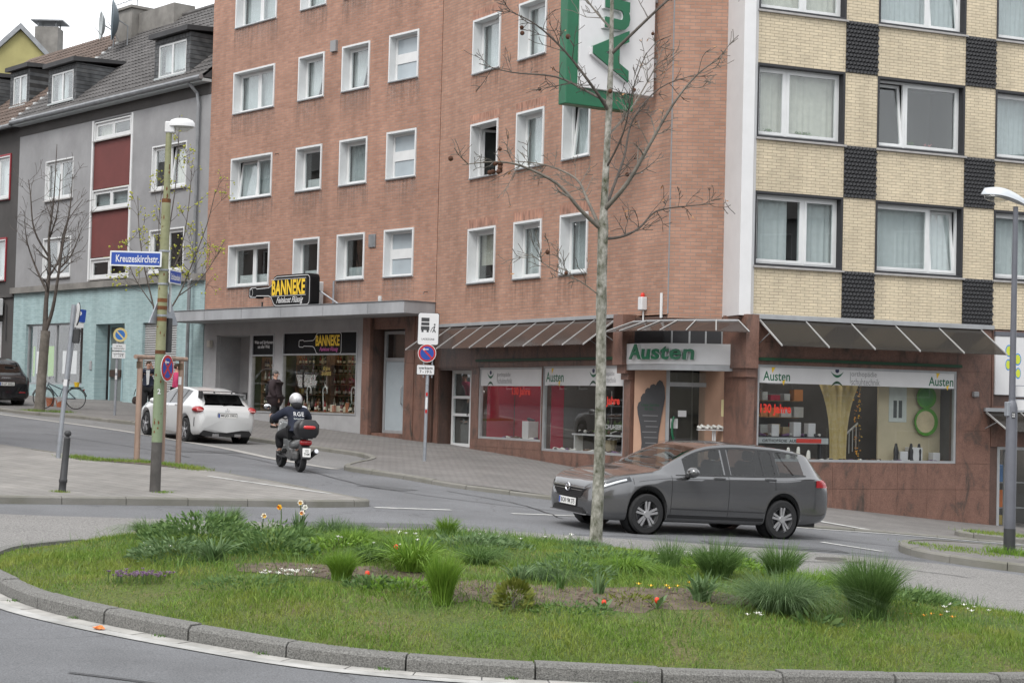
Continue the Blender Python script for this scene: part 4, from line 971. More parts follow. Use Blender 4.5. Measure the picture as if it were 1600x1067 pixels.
sp3 = {(0, 2): dict(split=(.55, 1), curt='full'), (0, 3): dict(split=(1.5, 1), curt=['left', 'right']), (1, 2): dict(split=(.75, 1.5), tilt=(0,), curt=None), (1, 3): dict(split=(2, 1), tilt=(1,), curt='full'), (2, 2): dict(split=(1, 1), curt='grey'), (2, 3): dict(split=(1, 1), curt='full'), (0, 1): dict(split=(1.2, 1), curt='full'), (1, 1): dict(split=(1.6, 1), tilt=(1,), curt='grey'), (2, 1): dict(split=(1, 1), curt='grey')}
for i, (x0, x1, s_) in enumerate(cols3):
    for r, (z0, z1) in enumerate(rows3):
        k = dict(split=s_, curt='full'); k.update(sp3.get((i, r), {}))
        window(b3, max(x0, .03), x1, z0, z1, style='black', depth=.24, **k)
# black relief panels: rows of small pyramids
def relief(w, h, nx_, nz, d):
    mb = MB(); mb.box(0, w, -.01, 0, 0, h)
    cw, chh = w/nx_, h/nz
    for k in range(nz):
        for i in range(-1, nx_+1):
            x0 = i*cw + (cw/2 if k % 2 else 0); x1 = x0+cw; z0, z1 = k*chh, (k+1)*chh
            x0c, x1c = max(x0, 0), min(x1, w)
            if x1c-x0c < .02: continue
            ax = min(max((x0+x1)/2, x0c), x1c)
            mb.add([(x0c, -.01, z0), (x1c, -.01, z0), (x1c, -.01, z1), (x0c, -.01, z1), (ax, -.01-d, z0+chh*.25), ], [(0, 1, 4), (1, 2, 4), (2, 3, 4), (3, 0, 4)])
    return mb
M_relief = pm('ceramic_black', (.018, .018, .020), .35, .1, 5, spec=.6)
zt = [(rows3[i][0], rows3[i-1][1]) for i in range(1, 4)]
spans = [(rows3[k+1][1]+.0, rows3[k][0]) for k in range(3)] + [(4.24, rows3[3][0])]
rel = {}
for (x0, x1) in ((2.41, 3.31), (5.83, 6.73), (9.25, 10.15)):
    for (z0, z1) in spans:
        key = round(z1-z0, 2)
        if key not in rel: rel[key] = relief(.90, z1-z0, 9, round((z1-z0)/.095), .05).mesh('relief_panel', M_relief)
        link(rel[key], 'relief_panel', b3, (x0, 0, z0))
MB().box(.02, 6.75, -.07, 0, 4.20, 4.30).build('base_flashing', M_alu, b3)
# ground floor of the yellow house
w3 = [(.20, 5.72, .94, 3.15), (6.95, 9.9, -.9, 1.36), (6.80, 10.6, 2.35, 4.04)]
wall(b3, 'ground_floor_wall', .06, XR, -1.3, 4.2, w3[:2], M_stone_d, .02, .25)
slabs(b3, .08, 6.72, 3.15, 4.19, [], M_stone, .02, 1.3, .6, .03)
slabs(b3, .08, 6.72, -1.1, 3.15, w3[:1], M_stone, .02, 1.0, 1.25, .03, xsplit=[.08, .2, 1.1, 2.25, 3.3, 4.05, 4.9, 5.72, 6.72])
slabs(b3, 6.74, 11, 1.36, 4.19, [w3[2]], M_stone, .02, 1.4, 1.2, .03)
wc, zc3 = shopwin(b3, *w3[0], .06, .36)
logo_small(wc, .72, zc3-.02, .42, .027); logo_man(wc, 2.35, zc3+.0, .36, .027); logo_text(wc, 2.72, zc3, .44, .027); logo_small(wc, 5.28, zc3-.02, .42, .027)
text('window_lettering', '130 Jahre', M_redp, wc, (.72, .045, 2.12), .82, .27, bold=.03)
MB().box(.16, 5.80, -.10, -.02, 3.24, 3.31).build('green_rail', M_greend, b3)
awning('glass_awning', 'grey glass awning with white ribs on the yellow brick building over the big shop window', F3, A3, .18, 6.35, 5, 1.05, 4.18, 3.56, M_awn2)
MB().cbox(6.15, 6.3, -.12, 0, 2.55, 2.68, .02).build('camera_box', M_grey5, b3)
MB().box(.2, 5.8, 2.4, 2.45, .5, 3.3).build('display_backdrop', M_room, b3)
MB().box(.2, 5.8, .12, 2.4, 3.3, 3.35).box(.1, .14, .27, 2.4, .5, 3.3).box(5.8, 5.84, .27, 2.4, .5, 3.3).build('display_box', M_room, b3)
MB().box(.14, 5.8, .12, 2.4, .82, .9).build('display_floor', M_sand, b3)
MB().box(4.0, 5.8, .75, .8, .9, 3.25).build('display_screen', M_cream, b3)
# neighbouring unit at the right edge
fr_ = frame_mb(MB(), 6.95, 9.9, -.9, 1.36, -.0, .1, .07).box(7.2, 7.27, .0, .1, -.83, 1.29).build('shop_window', M_alu, b3); pane(fr_, 7.02, 9.83, -.83, 1.29, .05)
MB().box(6.9, 10, 1.4, 1.45, -1, 1.5).box(6.9, 10, .3, 1.4, 1.5, 1.55).build('display_backdrop', M_room, b3)
# ================================================================== grey rendered house with turquoise ground floor
def tiles(x0, x1, y0, z0, y1, z1, tw=.26, th=.36, amp=.035, lift=.03):
    """interlocking roof tiles as real corrugation, course over course"""
    ln = math.hypot(y1-y0, z1-z0); nr = round(ln/th); uy, uz = (y1-y0)/ln, (z1-z0)/ln; ny, nz = -uz, uy
    nt_ = round((x1-x0)/tw); k = 5; mb = MB()
    prof = [0, .35, 1, .75, .1]
    for r in range(nr):
        j = random.uniform(-.01, .01)
        for e in (0, 1):
            s_ = (r+e)*ln/nr + (0 if e else -.03)
            for i in range(nt_*k+1):
                h = prof[i % k]*amp + (lift if e == 0 else 0) + random.uniform(-.004, .004)
                mb.v.append((x0+(x1-x0)*i/(nt_*k), y0+uy*s_+ny*h, z0+uz*s_+nz*h))
        b = r*2*(nt_*k+1); m = nt_*k+1
        for i in range(nt_*k): mb.f.append((b+i, b+i+1, b+m+i+1, b+m+i))
        for i in range(nt_*k+1): mb.v.append((mb.v[b+i][0], mb.v[b+i][1]-ny*.05, mb.v[b+i][2]-nz*.05)) if False else None
    return mb
hg = thing('grey_house', 'grey rendered house with oxblood stair panels and turquoise tiled ground floor', 'house', F1, A1)
XL = -15.12
wins = [(-12.62, -10.22, 9.76, 11.36), (-12.62, -10.22, 6.66, 8.26), (-4.02, -1.56, 9.50, 11.14), (-4.02, -1.56, 6.50, 8.08)]
st = [(-8.55, -5.68, 11.78, 12.5), (-8.55, -5.68, 9.08, 9.88), (-8.55, -5.68, 6.46, 7.26)]
wall(hg, 'rendered_wall', XL, -.03, 6.36, 13.05, wins+[(-8.6, -5.63, 6.46, 12.55)], M_plaster, .02, .3)
MB().box(XL, -.03, .0, .02, 12.62, 13.05).build('eaves_band', M_plaster_d, hg)
MB().box(-8.72, -8.6, -.02, .02, 6.4, 12.58).box(-5.63, -5.51, -.02, .02, 6.4, 12.58).build('panel_edge', M_plastic, hg)
for z0, z1 in ((7.30, 9.04), (9.92, 11.74)): MB().box(-8.6, -5.63, .05, .12, z0, z1).build('oxblood_panel', M_redpanel, hg)
for i, (x0, x1, z0, z1) in enumerate(wins):
    window(hg, x0, x1, z0, z1, split=(1, 1), tilt=(1,) if i == 2 else (), curt=['left', None, 'right', None][i], style='flat', depth=.16)
for i, (x0, x1, z0, z1) in enumerate(st):
    window(hg, x0, x1, z0, z1, split=(1, 1), curt=['left', 'grey', None][i], style='flat', depth=.12)
MB().box(XL-.1, -.03, -.16, .02, 6.12, 6.36).build('ledge', M_conc, hg)
cy = [(-13.9, -8.92, 2.42, 4.84), (-7.95, -5.66, 1.5, 4.74), (-4.3, -1.85, 1.9, 4.72)]
wall(hg, 'tiled_wall', XL, -.03, 1.0, 6.12, cy, M_cyan, 0, .5)
f = frame_mb(MB(), *cy[0], .10, .2, .07).box(-11.45, -11.37, .1, .2, 2.49, 4.77).build('shop_window', M_alu, hg)
pane(f, -13.83, -11.45, 2.49, 4.77, .15); pane(f, -11.37, -8.99, 2.49, 4.77, .15)
MB().box(-14, -8.8, 1.6, 1.65, 1.8, 5).box(-14, -8.8, .5, 1.6, 4.95, 5).box(-14, -13.95, .5, 1.6, 1.8, 5).box(-8.85, -8.8, .5, 1.6, 1.8, 5).box(-14, -8.8, .21, 1.6, 2.3, 2.4).build('shop_interior', M_room, hg)
M_limegr = pm('print_lime', (.22, .45, .06), .6, .05)
for x, w, m in ((-13.5, .18, M_limegr), (-13.2, .75, M_wht), (-12.4, .18, M_limegr), (-12.15, .5, M_limegr), (-10.9, .6, M_wht), (-10.2, .5, M_wht)):
    MB().box(x, x+w, .16, .165, 2.75 if m is M_limegr else 2.85, 3.95 if m is M_limegr else 3.75).build('window_poster', m, hg)
MB().box(-7.95, -7.90, .0, .5, 1.5, 4.74).build('door_reveal', M_cyan, hg)
d = frame_mb(MB(), -7.6, -5.66, 1.55, 4.72, .44, .5, .09).box(-6.62, -6.52, .44, .5, 1.64, 3.9).box(-7.51, -5.75, .44, .5, 3.86, 3.96).build('house_door', pm('door_turquoise', (.30, .44, .47), .6, .1), hg)
for x0, x1, z0, z1 in ((-7.51, -6.62, 1.64, 3.86), (-6.52, -5.75, 1.64, 3.86), (-7.51, -5.75, 3.96, 4.63)): pane(d, x0, x1, z0, z1, .47, M_frost if False else pm('obscure_glass_dark', (.16, .185, .18), .3, .1, 1))
MB().box(-7.45, -6.6, .38, .44, 2.75, 3.02).build('wooden_plate', pm('wood_dark', (.05, .03, .022), .7, .2, 3), d)
MB().cbox(-8.3, -8.12, -.03, 0, 3.0, 3.35, .01).build('doorbell_panel', M_alu, hg)
MB().box(-7.9, -5.6, -.3, .0, 1.3, 1.62).build('door_step', M_conc, hg)
sh_ = MB()
for i in range(34): sh_.prism([(.12, 1.9+i*.083), (.09, 1.94+i*.083), (.12, 1.976+i*.083)], -4.3, -1.85, 'x')
sh_.box(-4.3, -1.85, .12, .15, 1.9, 4.72); sh_.build('roller_shutter', pm('shutter_grey', (.36, .36, .36), .6, .1), hg)
# roof
ye, ze, yr, zr = -.38, 13.22, 5.1, 17.86
tl = tiles(XL, -.02, ye, ze, yr, zr).build('roof_tiles', M_tile, hg); tag(tl, kind='stuff')
MB().prism([(ye+.06, ze-.06), (yr, zr-.05), (yr+5.4, ze-.06)], XL+.01, -.03, 'x').build('roof_body', M_tin, hg)
MB().box(XL, -.02, -.36, .0, 13.02, 13.12).build('eaves_board', M_curt2, hg)
MB().tube([(XL, -.42, 13.16), (-.02, -.42, 13.16)], .09, 8).build('gutter', M_zinc, hg)
MB().tube([(-.95, -.40, 13.1), (-.78, -.1, 12.7), (-.68, -.1, 12.3), (-.68, -.1, 6.2), (-.68, -.24, 6.1), (-.68, -.24, 2.0)], .065, 8).build('downpipe', M_zinc, hg)
for i in range(14):
    a = XL+(15.1/14)*i; MB().tube([(a, yr, zr+.02), (a+1.06, yr, zr+.03)], [.13, .12], 8).build('ridge_tile', M_tile, hg)
pv = MB()
for i in range(18):
    t0 = i/18; t1 = (i+1)/18
    pv.box(XL-.02, XL+.2, ye+(yr-ye)*t0, ye+(yr-ye)*t1, ze+(zr-ze)*t0+.05, ze+(zr-ze)*t0+.13)
pv.build('verge_flashing', M_curt, hg)
def dormer(parent, x0, x1, y, z0, z1, slope, pitch_y0, pitch_z0, curt=None, tilt=()):
    """box dormer: slate cheeks, flat felt roof, window"""
    def roof_y(z): return pitch_y0+(z-pitch_z0)/slope
    yb0, yb1 = roof_y(z0), roof_y(z1)
    mb = MB(); w = x1-x0
    for xa, xb in ((x0, x0+.28), (x1-.28, x1)):
        mb.prism([(y, z0-.1), (y, z1), (yb1+.2, z1), (yb0, z0-.1)], xa, xb, 'x')
    mb.box(x0+.28, x1-.28, y+.0, y+.2, z1-.22, z1)
    ob = mb.build('dormer', M_slate, parent)
    MB().add([(x0-.12, y-.22, z1+.02), (x1+.12, y-.22, z1+.02), (x1+.12, yb1+.6, z1+.22), (x0-.12, yb1+.6, z1+.22), (x0-.12, y-.22, z1+.2), (x1+.12, y-.22, z1+.2), (x1+.12, yb1+.6, z1+.34), (x0-.12, yb1+.6, z1+.34)],
             [(3, 2, 1, 0), (4, 5, 6, 7), (0, 1, 5, 4), (1, 2, 6, 5), (2, 3, 7, 6), (3, 0, 4, 7)]).build('dormer_roof', M_tin, ob)
    a0, a1, b0, b1 = x0+.28, x1-.28, z0, z1-.22; m = (a0+a1)/2
    frame_mb(MB(), a0, a1, b0, b1, y+.02, y+.1, .07).box(m-.05, m+.05, y+.02, y+.1, b0+.07, b1-.07).build('window_frame', M_plastic, ob)
    MB().box(a0+.07, m-.05, y+.05, y+.06, b0+.07, b1-.07).build('pane', M_pane, ob); MB().box(m+.05, a1-.07, y+.05, y+.06, b0+.07, b1-.07).build('pane', M_pane, ob)
    MB().box(a0, a1, y+.75, y+.8, b0, b1).build('room', M_room, ob)
    if curt: curtain((a1-a0)*curt, b1-b0, 5, .03).build('curtain', M_curt, ob, (a0, y+.3, b0), smooth=180)
    MB().box(a0-.1, a1+.1, y-.12, y+.02, b0-.08, b0-.01).build('sill', M_curt2, ob)
sl = (zr-ze)/(yr-ye)
dormer(hg, -4.15, -1.62, .05, 13.62, 15.05, sl, ye, ze, .9)
dormer(hg, -12.75, -10.3, .05, 13.68, 15.1, sl, ye, ze, .5)
# chimneys, dishes and aerial on the ridge
ch = thing('chimney', 'wide weathered concrete chimney stack on the ridge of the grey house', 'chimney', F1, A1)
MB().box(-15.3, -13.9, 4.3, 5.6, 16.8, 18.55).box(-15.4, -13.8, 4.2, 5.7, 18.55, 18.66).build('stack', M_conc, ch)
MB().box(-13.85, -10.9, 4.6, 5.6, 17.0, 18.35).build('stack', M_conc, ch)
def dish(label, x, y, z, r, m, rz):
    t = thing('satellite_dish', label, 'satellite dish', wpt(F1, A1, x, -y, z), A1+rz)
    MB().lathe([(.01, .0), (r*.5, -.04*r/.5), (r, -.16*r/.5), (r, -.18*r/.5), (r*.5, -.06*r/.5), (.01, -.02)], 18, (0, 0, 0), 'y').build('reflector', m, t, smooth=40)
    MB().tube([(0, .0, 0), (0, .35, -.2), (0, .35, -1.1)], .03, 6).build('mast', M_zinc, t); MB().tube([(0, 0, -r), (0, -.45, -.1)], .015, 5).build('feed_arm', M_zinc, t)
dish('dark grey satellite dish in front of the chimney', -13.3, 3.4, 17.75, .85, pm('dish_dark', (.10, .13, .15), .5, .1), R(-25)); dish('pale satellite dish half hidden behind the dark dish', -14.9, 3.6, 17.8, .6, M_curt2, R(-20))
ae = thing('tv_aerial', 'tv aerial with cross rods above the chimney', 'aerial', wpt(F1, A1, -14.6, -4.9, 18.6), A1)
MB().tube([(0, 0, 0), (0, 0, 1.0)], .025, 6).build('mast', M_zinc, ae); MB().tube([(-2.2, 0, .55), (1.9, 0, .62)], .018, 5).build('boom', M_zinc, ae)
for i in range(9): MB().tube([(-2.1+i*.48, -.3, .56+i*.008), (-2.1+i*.48, .3, .56+i*.008)], .01, 4).build('rod', M_zinc, ae)

# ------------------------------------------------------------------ anthracite house at the left edge
hd = thing('dark_house', 'anthracite rendered house with red-framed windows at the left edge', 'house', F1, A1)
M_redf = pm('frame_red', (.28, .02, .03), .5, .1)
hw = [(-18.2, -15.95, 10.15, 11.95), (-18.2, -16.1, 6.75, 8.45), (-18.6, -16.25, 2.4, 5.0)]
wall(hd, 'rendered_wall', -26, XL-.02, 1.2, 13.05, hw, M_plaster_d, .04, .3)
for i, (x0, x1, z0, z1) in enumerate(hw):
    wn = window(hd, x0, x1, z0, z1, split=(1, 1), curt='full', style='flat', depth=.14)
    if i < 2: frame_mb(MB(), x0-.07, x1+.07, z0-.07, z1+.07, -.02, .03, .07).build('red_surround', M_redf, hd)
MB().box(-26, XL-.02, -.05, .04, 6.0, 6.15).build('ledge', M_plaster_d, hd)
MB().cbox(-18.4, -16.0, -.5, -.05, 5.25, 5.95, .03).build('light_box', M_lining, hd)
MB().tube([(-15.8, .0, 5.7), (-15.75, -.02, 4.2)], .02, 5).build('cable', M_blackrev, hd)
tl = tiles(-26, XL-.03, ye, ze-.1, yr+.3, zr+.25).build('roof_tiles', M_tile_r, hd); tag(tl, kind='stuff')
MB().prism([(ye+.06, ze-.16), (yr+.3, zr+.2), (yr+5.4, ze-.06)], -26, XL-.04, 'x').build('roof_body', M_tin, hd)
MB().tube([(-26, -.42, 13.06), (XL-.03, -.42, 13.06)], .09, 8).build('gutter', M_zinc, hd)
dormer(hd, -18.5, -16.6, 1.05, 14.35, 15.85, sl, ye, ze-.1, .8); dormer(hd, -22.1, -20.0, 1.05, 14.35, 15.85, sl, ye, ze-.1, .8)

# ------------------------------------------------------------------ ochre gable house further back
ho = thing('gable_house', 'ochre rendered gable with slate roof behind the dark house', 'house', (-27.6, 95, -.5), R(10))
gw = 6.5
MB().prism([(-gw, 0), (gw, 0), (gw, 22.6-gw*1.02), (0, 22.6), (-gw, 22.6-gw*1.02)], 0, 10, 'y').build('gable_wall', M_plaster_y, ho)
MB().prism([(gw+.3, 22.6-gw*1.02-.3), (gw+.45, 22.75-gw*1.02-.2), (0, 22.95), (-gw-.45, 22.75-gw*1.02-.2), (-gw-.3, 22.6-gw*1.02-.3), (0, 22.62)], -.25, 10.3, 'y').build('roof', M_zinc, ho)
cc = thing('chimney', 'square rendered chimney with flat metal cap behind the ochre gable', 'chimney', (-26.75, 97, 0))
MB().box(-.65, .65, 0, 1.2, 19.5, 22.75).build('stack', M_conc, cc)
MB().box(-.85, .95, -.2, 1.4, 23.05, 23.12).build('cap', M_zinc, cc)
for x, y in ((-.5, .1), (.5, .1), (-.5, 1.1), (.5, 1.1)): MB().tube([(x, y, 22.7), (x, y, 23.06)], .04, 5).build('cap_post', M_zinc, cc)
# ================================================================== street furniture
M_galv = pm('galvanised', (.30, .32, .35), .5, .15, 5, metal=.35)
M_blue = pm('sign_blue', (.012, .055, .30), .45, .05)
M_sred = pm('sign_red', (.42, .018, .02), .45, .05)
M_lamp = pm('lamp_paint_worn', (.20, .205, .105), .7, .35, 2.6, .4, 25, col2=(.26, .265, .16))
M_rust = pm('rust', (.14, .055, .02), .9, .4, 6)
M_iron = pm('iron_dark', (.035, .036, .038), .6, .15, 6)
M_wood = pm('stake_wood', (.29, .205, .16), .85, .25, 3, .3, 20, stretch=(4, 4, .4))
M_clear = glassmat('lamp_cover', (.85, .85, .82), .10)
# left street lamp
lx, ly = -5.57, 27.32; lz = G(lx, ly)+.108
lp = thing('street_lamp', 'old yellow-green street lamp with flaking paint and white hood on the near pavement', 'street lamp', (lx, ly, lz))
lp.rotation_euler = (0, R(.4), 0)
MB().tube([(0, 0, -.1), (0, 0, .78)], [.088, .082], 14).build('base_sleeve', pm('base_sleeve', (.075, .07, .065), .8, .3, 5), lp, smooth=40)
MB().tube([(0, 0, .78), (0, 0, 2.2)], [.084, .08], 14).build('lower_pole', pm('pole_green_worn', (.155, .205, .12), .7, .25, 4, .2, 20, col2=(.21, .26, .16)), lp, smooth=40)
MB().tube([(0, 0, 2.2), (0, 0, 4.6), (0, 0, 4.62), (0, 0, 5.8)], [.080, .070, .052, .047], 14).build('upper_pole', M_lamp, lp, smooth=40)
for z, r in ((2.2, .083), (2.72, .080), (2.9, .080), (3.02, .079), (4.6, .072)): MB().tube([(0, 0, z-.03), (0, 0, z+.03)], r, 14).build('rust_band', M_rust, lp, smooth=40)
rnd = random.Random(3)
for i in range(26):
    a = rnd.uniform(-2.6, -.5); z = rnd.uniform(.8, 5.2); r = .083 if z < 2.2 else (.08-.004*(z-2.2) if z < 4.6 else .051); w = rnd.uniform(.006, .016); h = rnd.uniform(.01, .05)
    p = [(math.cos(a+d/r)*(r+.0015), math.sin(a+d/r)*(r+.0015), z+e) for d, e in ((-w, 0), (0, -h*.6), (w, 0), (w*.4, h), (-w*.5, h*.8))]
    MB().add(p, [(0, 1, 2, 3, 4)]).build('rust_spot', M_rust, lp)
hd_ = MB()
hd_.v = []; pr_ = [(.001, .12), (.10, .115), (.17, .09), (.205, .04), (.21, -.01), (.195, -.015)]
hd_.lathe(pr_, 20); hd_.xf(lambda x, y, z: (.20+x*1.02, y*.62, 5.80+z)); hd_.build('lamp_hood', M_wht, lp, smooth=50)
gc = MB().lathe([(.001, -.10), (.09, -.085), (.15, -.045), (.185, -.012)], 18); gc.xf(lambda x, y, z: (.21+x, y*.6, 5.80+z)); gc.build('lamp_cover', M_clear, lp, smooth=50)
MB().cbox(-.06, .10, -.06, .06, 5.68, 5.86, .015).build('lamp_neck', M_wht, lp)
for z in (3.80, 3.50, 3.28, 2.78): MB().tube([(0, 0, z-.015), (0, 0, z+.015)], .086, 12).build('clamp', M_galv, lp)
text('pole_numeral', '2', M_wht, lp, (.02, -.088, 1.58), .05, .08, bold=.02)
def plate(w, h, r=.02, th=.012, n=4):
    P = []
    for cx, cz, a0 in ((w/2-r, h/2-r, 0), (-w/2+r, h/2-r, 90), (-w/2+r, -h/2+r, 180), (w/2-r, -h/2+r, 270)):
        for i in range(n+1): a = R(a0+90*i/n); P.append((cx+r*math.cos(a), cz+r*math.sin(a)))
    return MB().prism(P, -th, 0)
s1 = thing('street_name_sign', 'blue street name sign reading Kreuzeskirchstr. on the old lamp post', 'sign', (lx-.40, ly-.09, lz+3.66), R(-6)); s1.rotation_euler = (0, R(.6), R(-6))
plate(.84, .24, .012).build('frame', M_lining, s1); plate(.79, .19, .006, .004).build('face', M_blue, s1, (0, -.012, 0))
text('lettering', 'Kreuzeskirchstr.', M_wht, s1, (.03, -.0175, 0), .70, .115, bold=.012)
s2 = thing('street_name_sign', 'smaller blue street name sign turned away beside the lamp post', 'sign', (lx+.15, ly-.02, lz+3.40), R(80)); 
plate(.50, .22, .012).build('frame', M_lining, s2, (.16, 0, 0)); plate(.46, .18, .006, .004).build('face', M_blue, s2, (.16, -.012, 0)); text('lettering', 'Schützenbahn', M_wht, s2, (.16, -.0175, 0), .40, .10, bold=.02)
s3 = thing('warning_sign', 'grey back of a triangular sign behind the old lamp post', 'sign', (lx+.02, ly+.14, lz+2.95), R(65))
MB().prism([(-.38, -.30), (.38, -.30), (0, .36)], -.01, .01).build('plate', M_galv, s3)
MB().tube([(.02, .02, -.9), (.02, .02, .4)], .035, 8).build('bracket_tube', M_iron, s3); MB().tube([(.12, -.02, -.1), (.13, -.02, .45)], .02, 8).build('conduit', M_lining, s3)
MB().cbox(.03, .14, -.08, .02, -.75, -.2, .01).build('junction_box', M_iron, s3)
def no_stop(parent, r, th, halt=True, y=0):
    disc(r, 28, .006).build('rim', M_lining, parent, (0, y, 0)); disc(r*.94, 28, .002).build('red_ring', M_sred, parent, (0, y-.006, 0)); disc(r*.74, 28, .002).build('blue_field', M_blue, parent, (0, y-.008, 0))
    for a in ((45, -45) if halt else (-45,)):
        mb = MB().box(-r*.8, r*.8, -.0015, 0, -r*.09, r*.09); c, s_ = math.cos(R(a)), math.sin(R(a)); mb.xf(lambda x, yy, z: (x*c-z*s_, yy, x*s_+z*c)); mb.build('red_bar', M_sred, parent, (0, y-.010-(.0016 if a > 0 else 0), 0))
    MB().prism([(-.5*r, .42*r), (-.28*r, .58*r), (-.28*r, .47*r), (.15*r, .47*r), (.15*r, .37*r), (-.28*r, .37*r), (-.28*r, .26*r)], -.0015, 0).build('arrow', M_wht, parent, (0, y-.0135, 0))
s4 = thing('no_stopping_sign', 'red and blue no stopping sign turned sideways on the old lamp post', 'sign', (lx+.15, ly-.10, lz+1.95), R(74)); no_stop(s4, .215, .01)
# bollard
bx_, by_ = -6.74, 26.18; bd = thing('bollard', 'leaning dark iron bollard with ball top on the near pavement', 'bollard', (bx_, by_, G(bx_, by_)+.105)); bd.rotation_euler = (R(-1), R(3.5), 0)
MB().lathe([(.062, -.05), (.062, .02), (.056, .04), (.056, .14), (.064, .15), (.064, .19), (.056, .20), (.048, .80), (.050, .81)], 14).build('shaft', M_iron, bd, smooth=40)
MB().lathe([(.050, .81), (.03, .83), (.028, .845), (.05, .86), (.055, .885), (.045, .915), (.02, .93), (.001, .932)], 14).build('ball_top', M_iron, bd, smooth=50)
# leaning sign post at the left pavement edge
qx, qy = -8.62, 33.1; qp = thing('sign_post', 'tall leaning galvanised post with a sign seen edge-on at the kerb', 'sign post', (qx, qy, G(qx, qy)+.1)); qp.rotation_euler = (0, R(4.0), 0)
MB().tube([(0, 0, -.2), (0, 0, 2.95)], .045, 10).build('post', M_galv, qp, smooth=40)
disc(.21, 24, .01).build('sign_plate', M_lining, qp, (.09, -.03, 2.78), R(-66)); disc(.225, 24, .006).build('sign_rim', M_iron, qp, (.105, -.025, 2.78), R(-66))
MB().cbox(.05, .17, -.04, .06, 2.22, 2.5, .015).build('equipment_box', M_iron, qp)
plate(.07, .13, .01, .003).build('sticker', M_wht, qp, (0, -.046, 1.45))
# parking sign by the bicycle
px_, py_ = -14.75, 57.3; pz_ = PZ(px_, py_); ps = thing('parking_sign', 'blue parking sign on a leaning post by the bicycle', 'sign', (px_, py_, pz_)); ps.rotation_euler = (0, R(5), 0)
MB().tube([(0, 0, -.1), (0, 0, 3.3)], .04, 8).build('post', M_galv, ps); plate(.42, .42, .03).build('face', M_blue, ps, (.12, -.05, 3.12)); text('lettering', 'P', M_wht, ps, (.12, -.064, 3.14), .15, .25, bold=.03); plate(.36, .16, .02).build('sub_plate', M_lining, ps, (.12, -.05, 2.8))
# no parking sign by the turquoise wall
nx0, ny0 = -12.55, 54.9; np_ = thing('no_parking_sign', 'yellow-rimmed no parking sign on a post before the turquoise wall', 'sign', (nx0, ny0, PZ(nx0, ny0))); np_.rotation_euler = (0, R(.6), 0)
MB().tube([(0, 0, -.1), (0, 0, 2.75)], .042, 8).build('post', M_galv, np_)
disc(.225, 26, .008).build('rim', pm('sign_cream', (.55, .46, .20), .5, .1), np_, (.08, -.05, 2.56)); disc(.155, 24, .003).build('blue_field', pm('sign_blue_faded', (.03, .14, .42), .5, .1), np_, (.08, -.058, 2.56))
mb = MB().box(-.16, .16, -.002, 0, -.022, .022); mb.xf(lambda x, y, z: (x*.707+z*.707, y, -x*.707+z*.707)); mb.build('bar', pm('sign_cream', ''), np_, (.08, -.061, 2.56))
for z, tx in ((2.17, 'auf dem\nSeitenstreifen'), (1.92, 'werktags\n7 - 19 h')):
    p = plate(.42, .21, .02).build('sub_plate', M_lining, np_, (.06, -.05, z)); text('lettering', tx, M_iron, p, (0, -.0135, 0), .34, .13, bold=.01)
for z in (1.2, 1.42): plate(.06, .14, .01, .003).build('sticker', M_wht, np_, (0, -.043, z))
# loading zone sign
zx, zy = -1.98, 40.52; zs = thing('loading_zone_sign', 'loading zone and no parking sign on a galvanised post before the granite portal', 'sign', (zx, zy, PZ(zx, zy))); zs.rotation_euler = (0, R(.6), 0)
MB().tube([(0, 0, -.1), (0, 0, 2.2)], .04, 10).build('post', M_galv, zs, smooth=40)
for x in (-.1, .1): MB().tube([(x, 0, 1.95), (x, 0, 3.4)], .018, 6).build('mount_tube', M_galv, zs)
p = plate(.50, .76, .05).build('loading_plate', M_iron, zs, (-.02, -.03, 3.09)); plate(.475, .735, .045, .003).build('face', M_wht, p, (0, -.012, 0))
ld = MB().box(-.17, .02, 0, .001, .14, .23).box(-.17, .02, 0, .001, .05, .12).box(-.175, .025, 0, .001, -.06, .03).box(-.16, -.11, 0, .001, -.11, -.06).box(-.04, .01, 0, .001, -.11, -.06); ld.build('truck_symbol', M_iron, p, (0, -.0165, .03))
mn = MB().tube([(.15, 0, .04), (.13, 0, -.04), (.17, 0, -.11)], .014, 5).tube([(.13, 0, -.04), (.10, 0, -.11)], .012, 5).tube([(.15, 0, .03), (.09, 0, -.01)], .010, 5).ball((.145, 0, .075), .022, 8).tube([(.09, 0, -.01), (.05, 0, -.1)], .008, 5); mn.xf(lambda x, y, z: (x, y*.05, z)); mn.build('porter_symbol', M_iron, p, (0, -.0165, .03))
text('lettering', 'LADEZONE', M_iron, p, (0, -.0165, -.24), .30, .045, bold=.01)
nh = disc(.005).build('round_sign', M_galv, zs, (-.03, -.04, 2.52)); no_stop(nh, .215, .01, False)
p = plate(.42, .24, .03).build('time_plate', M_iron, zs, (-.05, -.03, 2.13)); plate(.40, .22, .025, .003).build('face', M_wht, p, (0, -.012, 0)); text('lettering', 'werktags\n7 - 19 h', M_iron, p, (0, -.0165, 0), .33, .16, bold=.02)
for z, m in ((1.85, M_galv), (1.56, M_sred), (1.42, M_wht), (1.28, M_wht), (1.16, M_sred)): plate(.05, .08 if m is M_sred else .14, .01, .003).build('sticker', m, zs, (0, -.042, z))
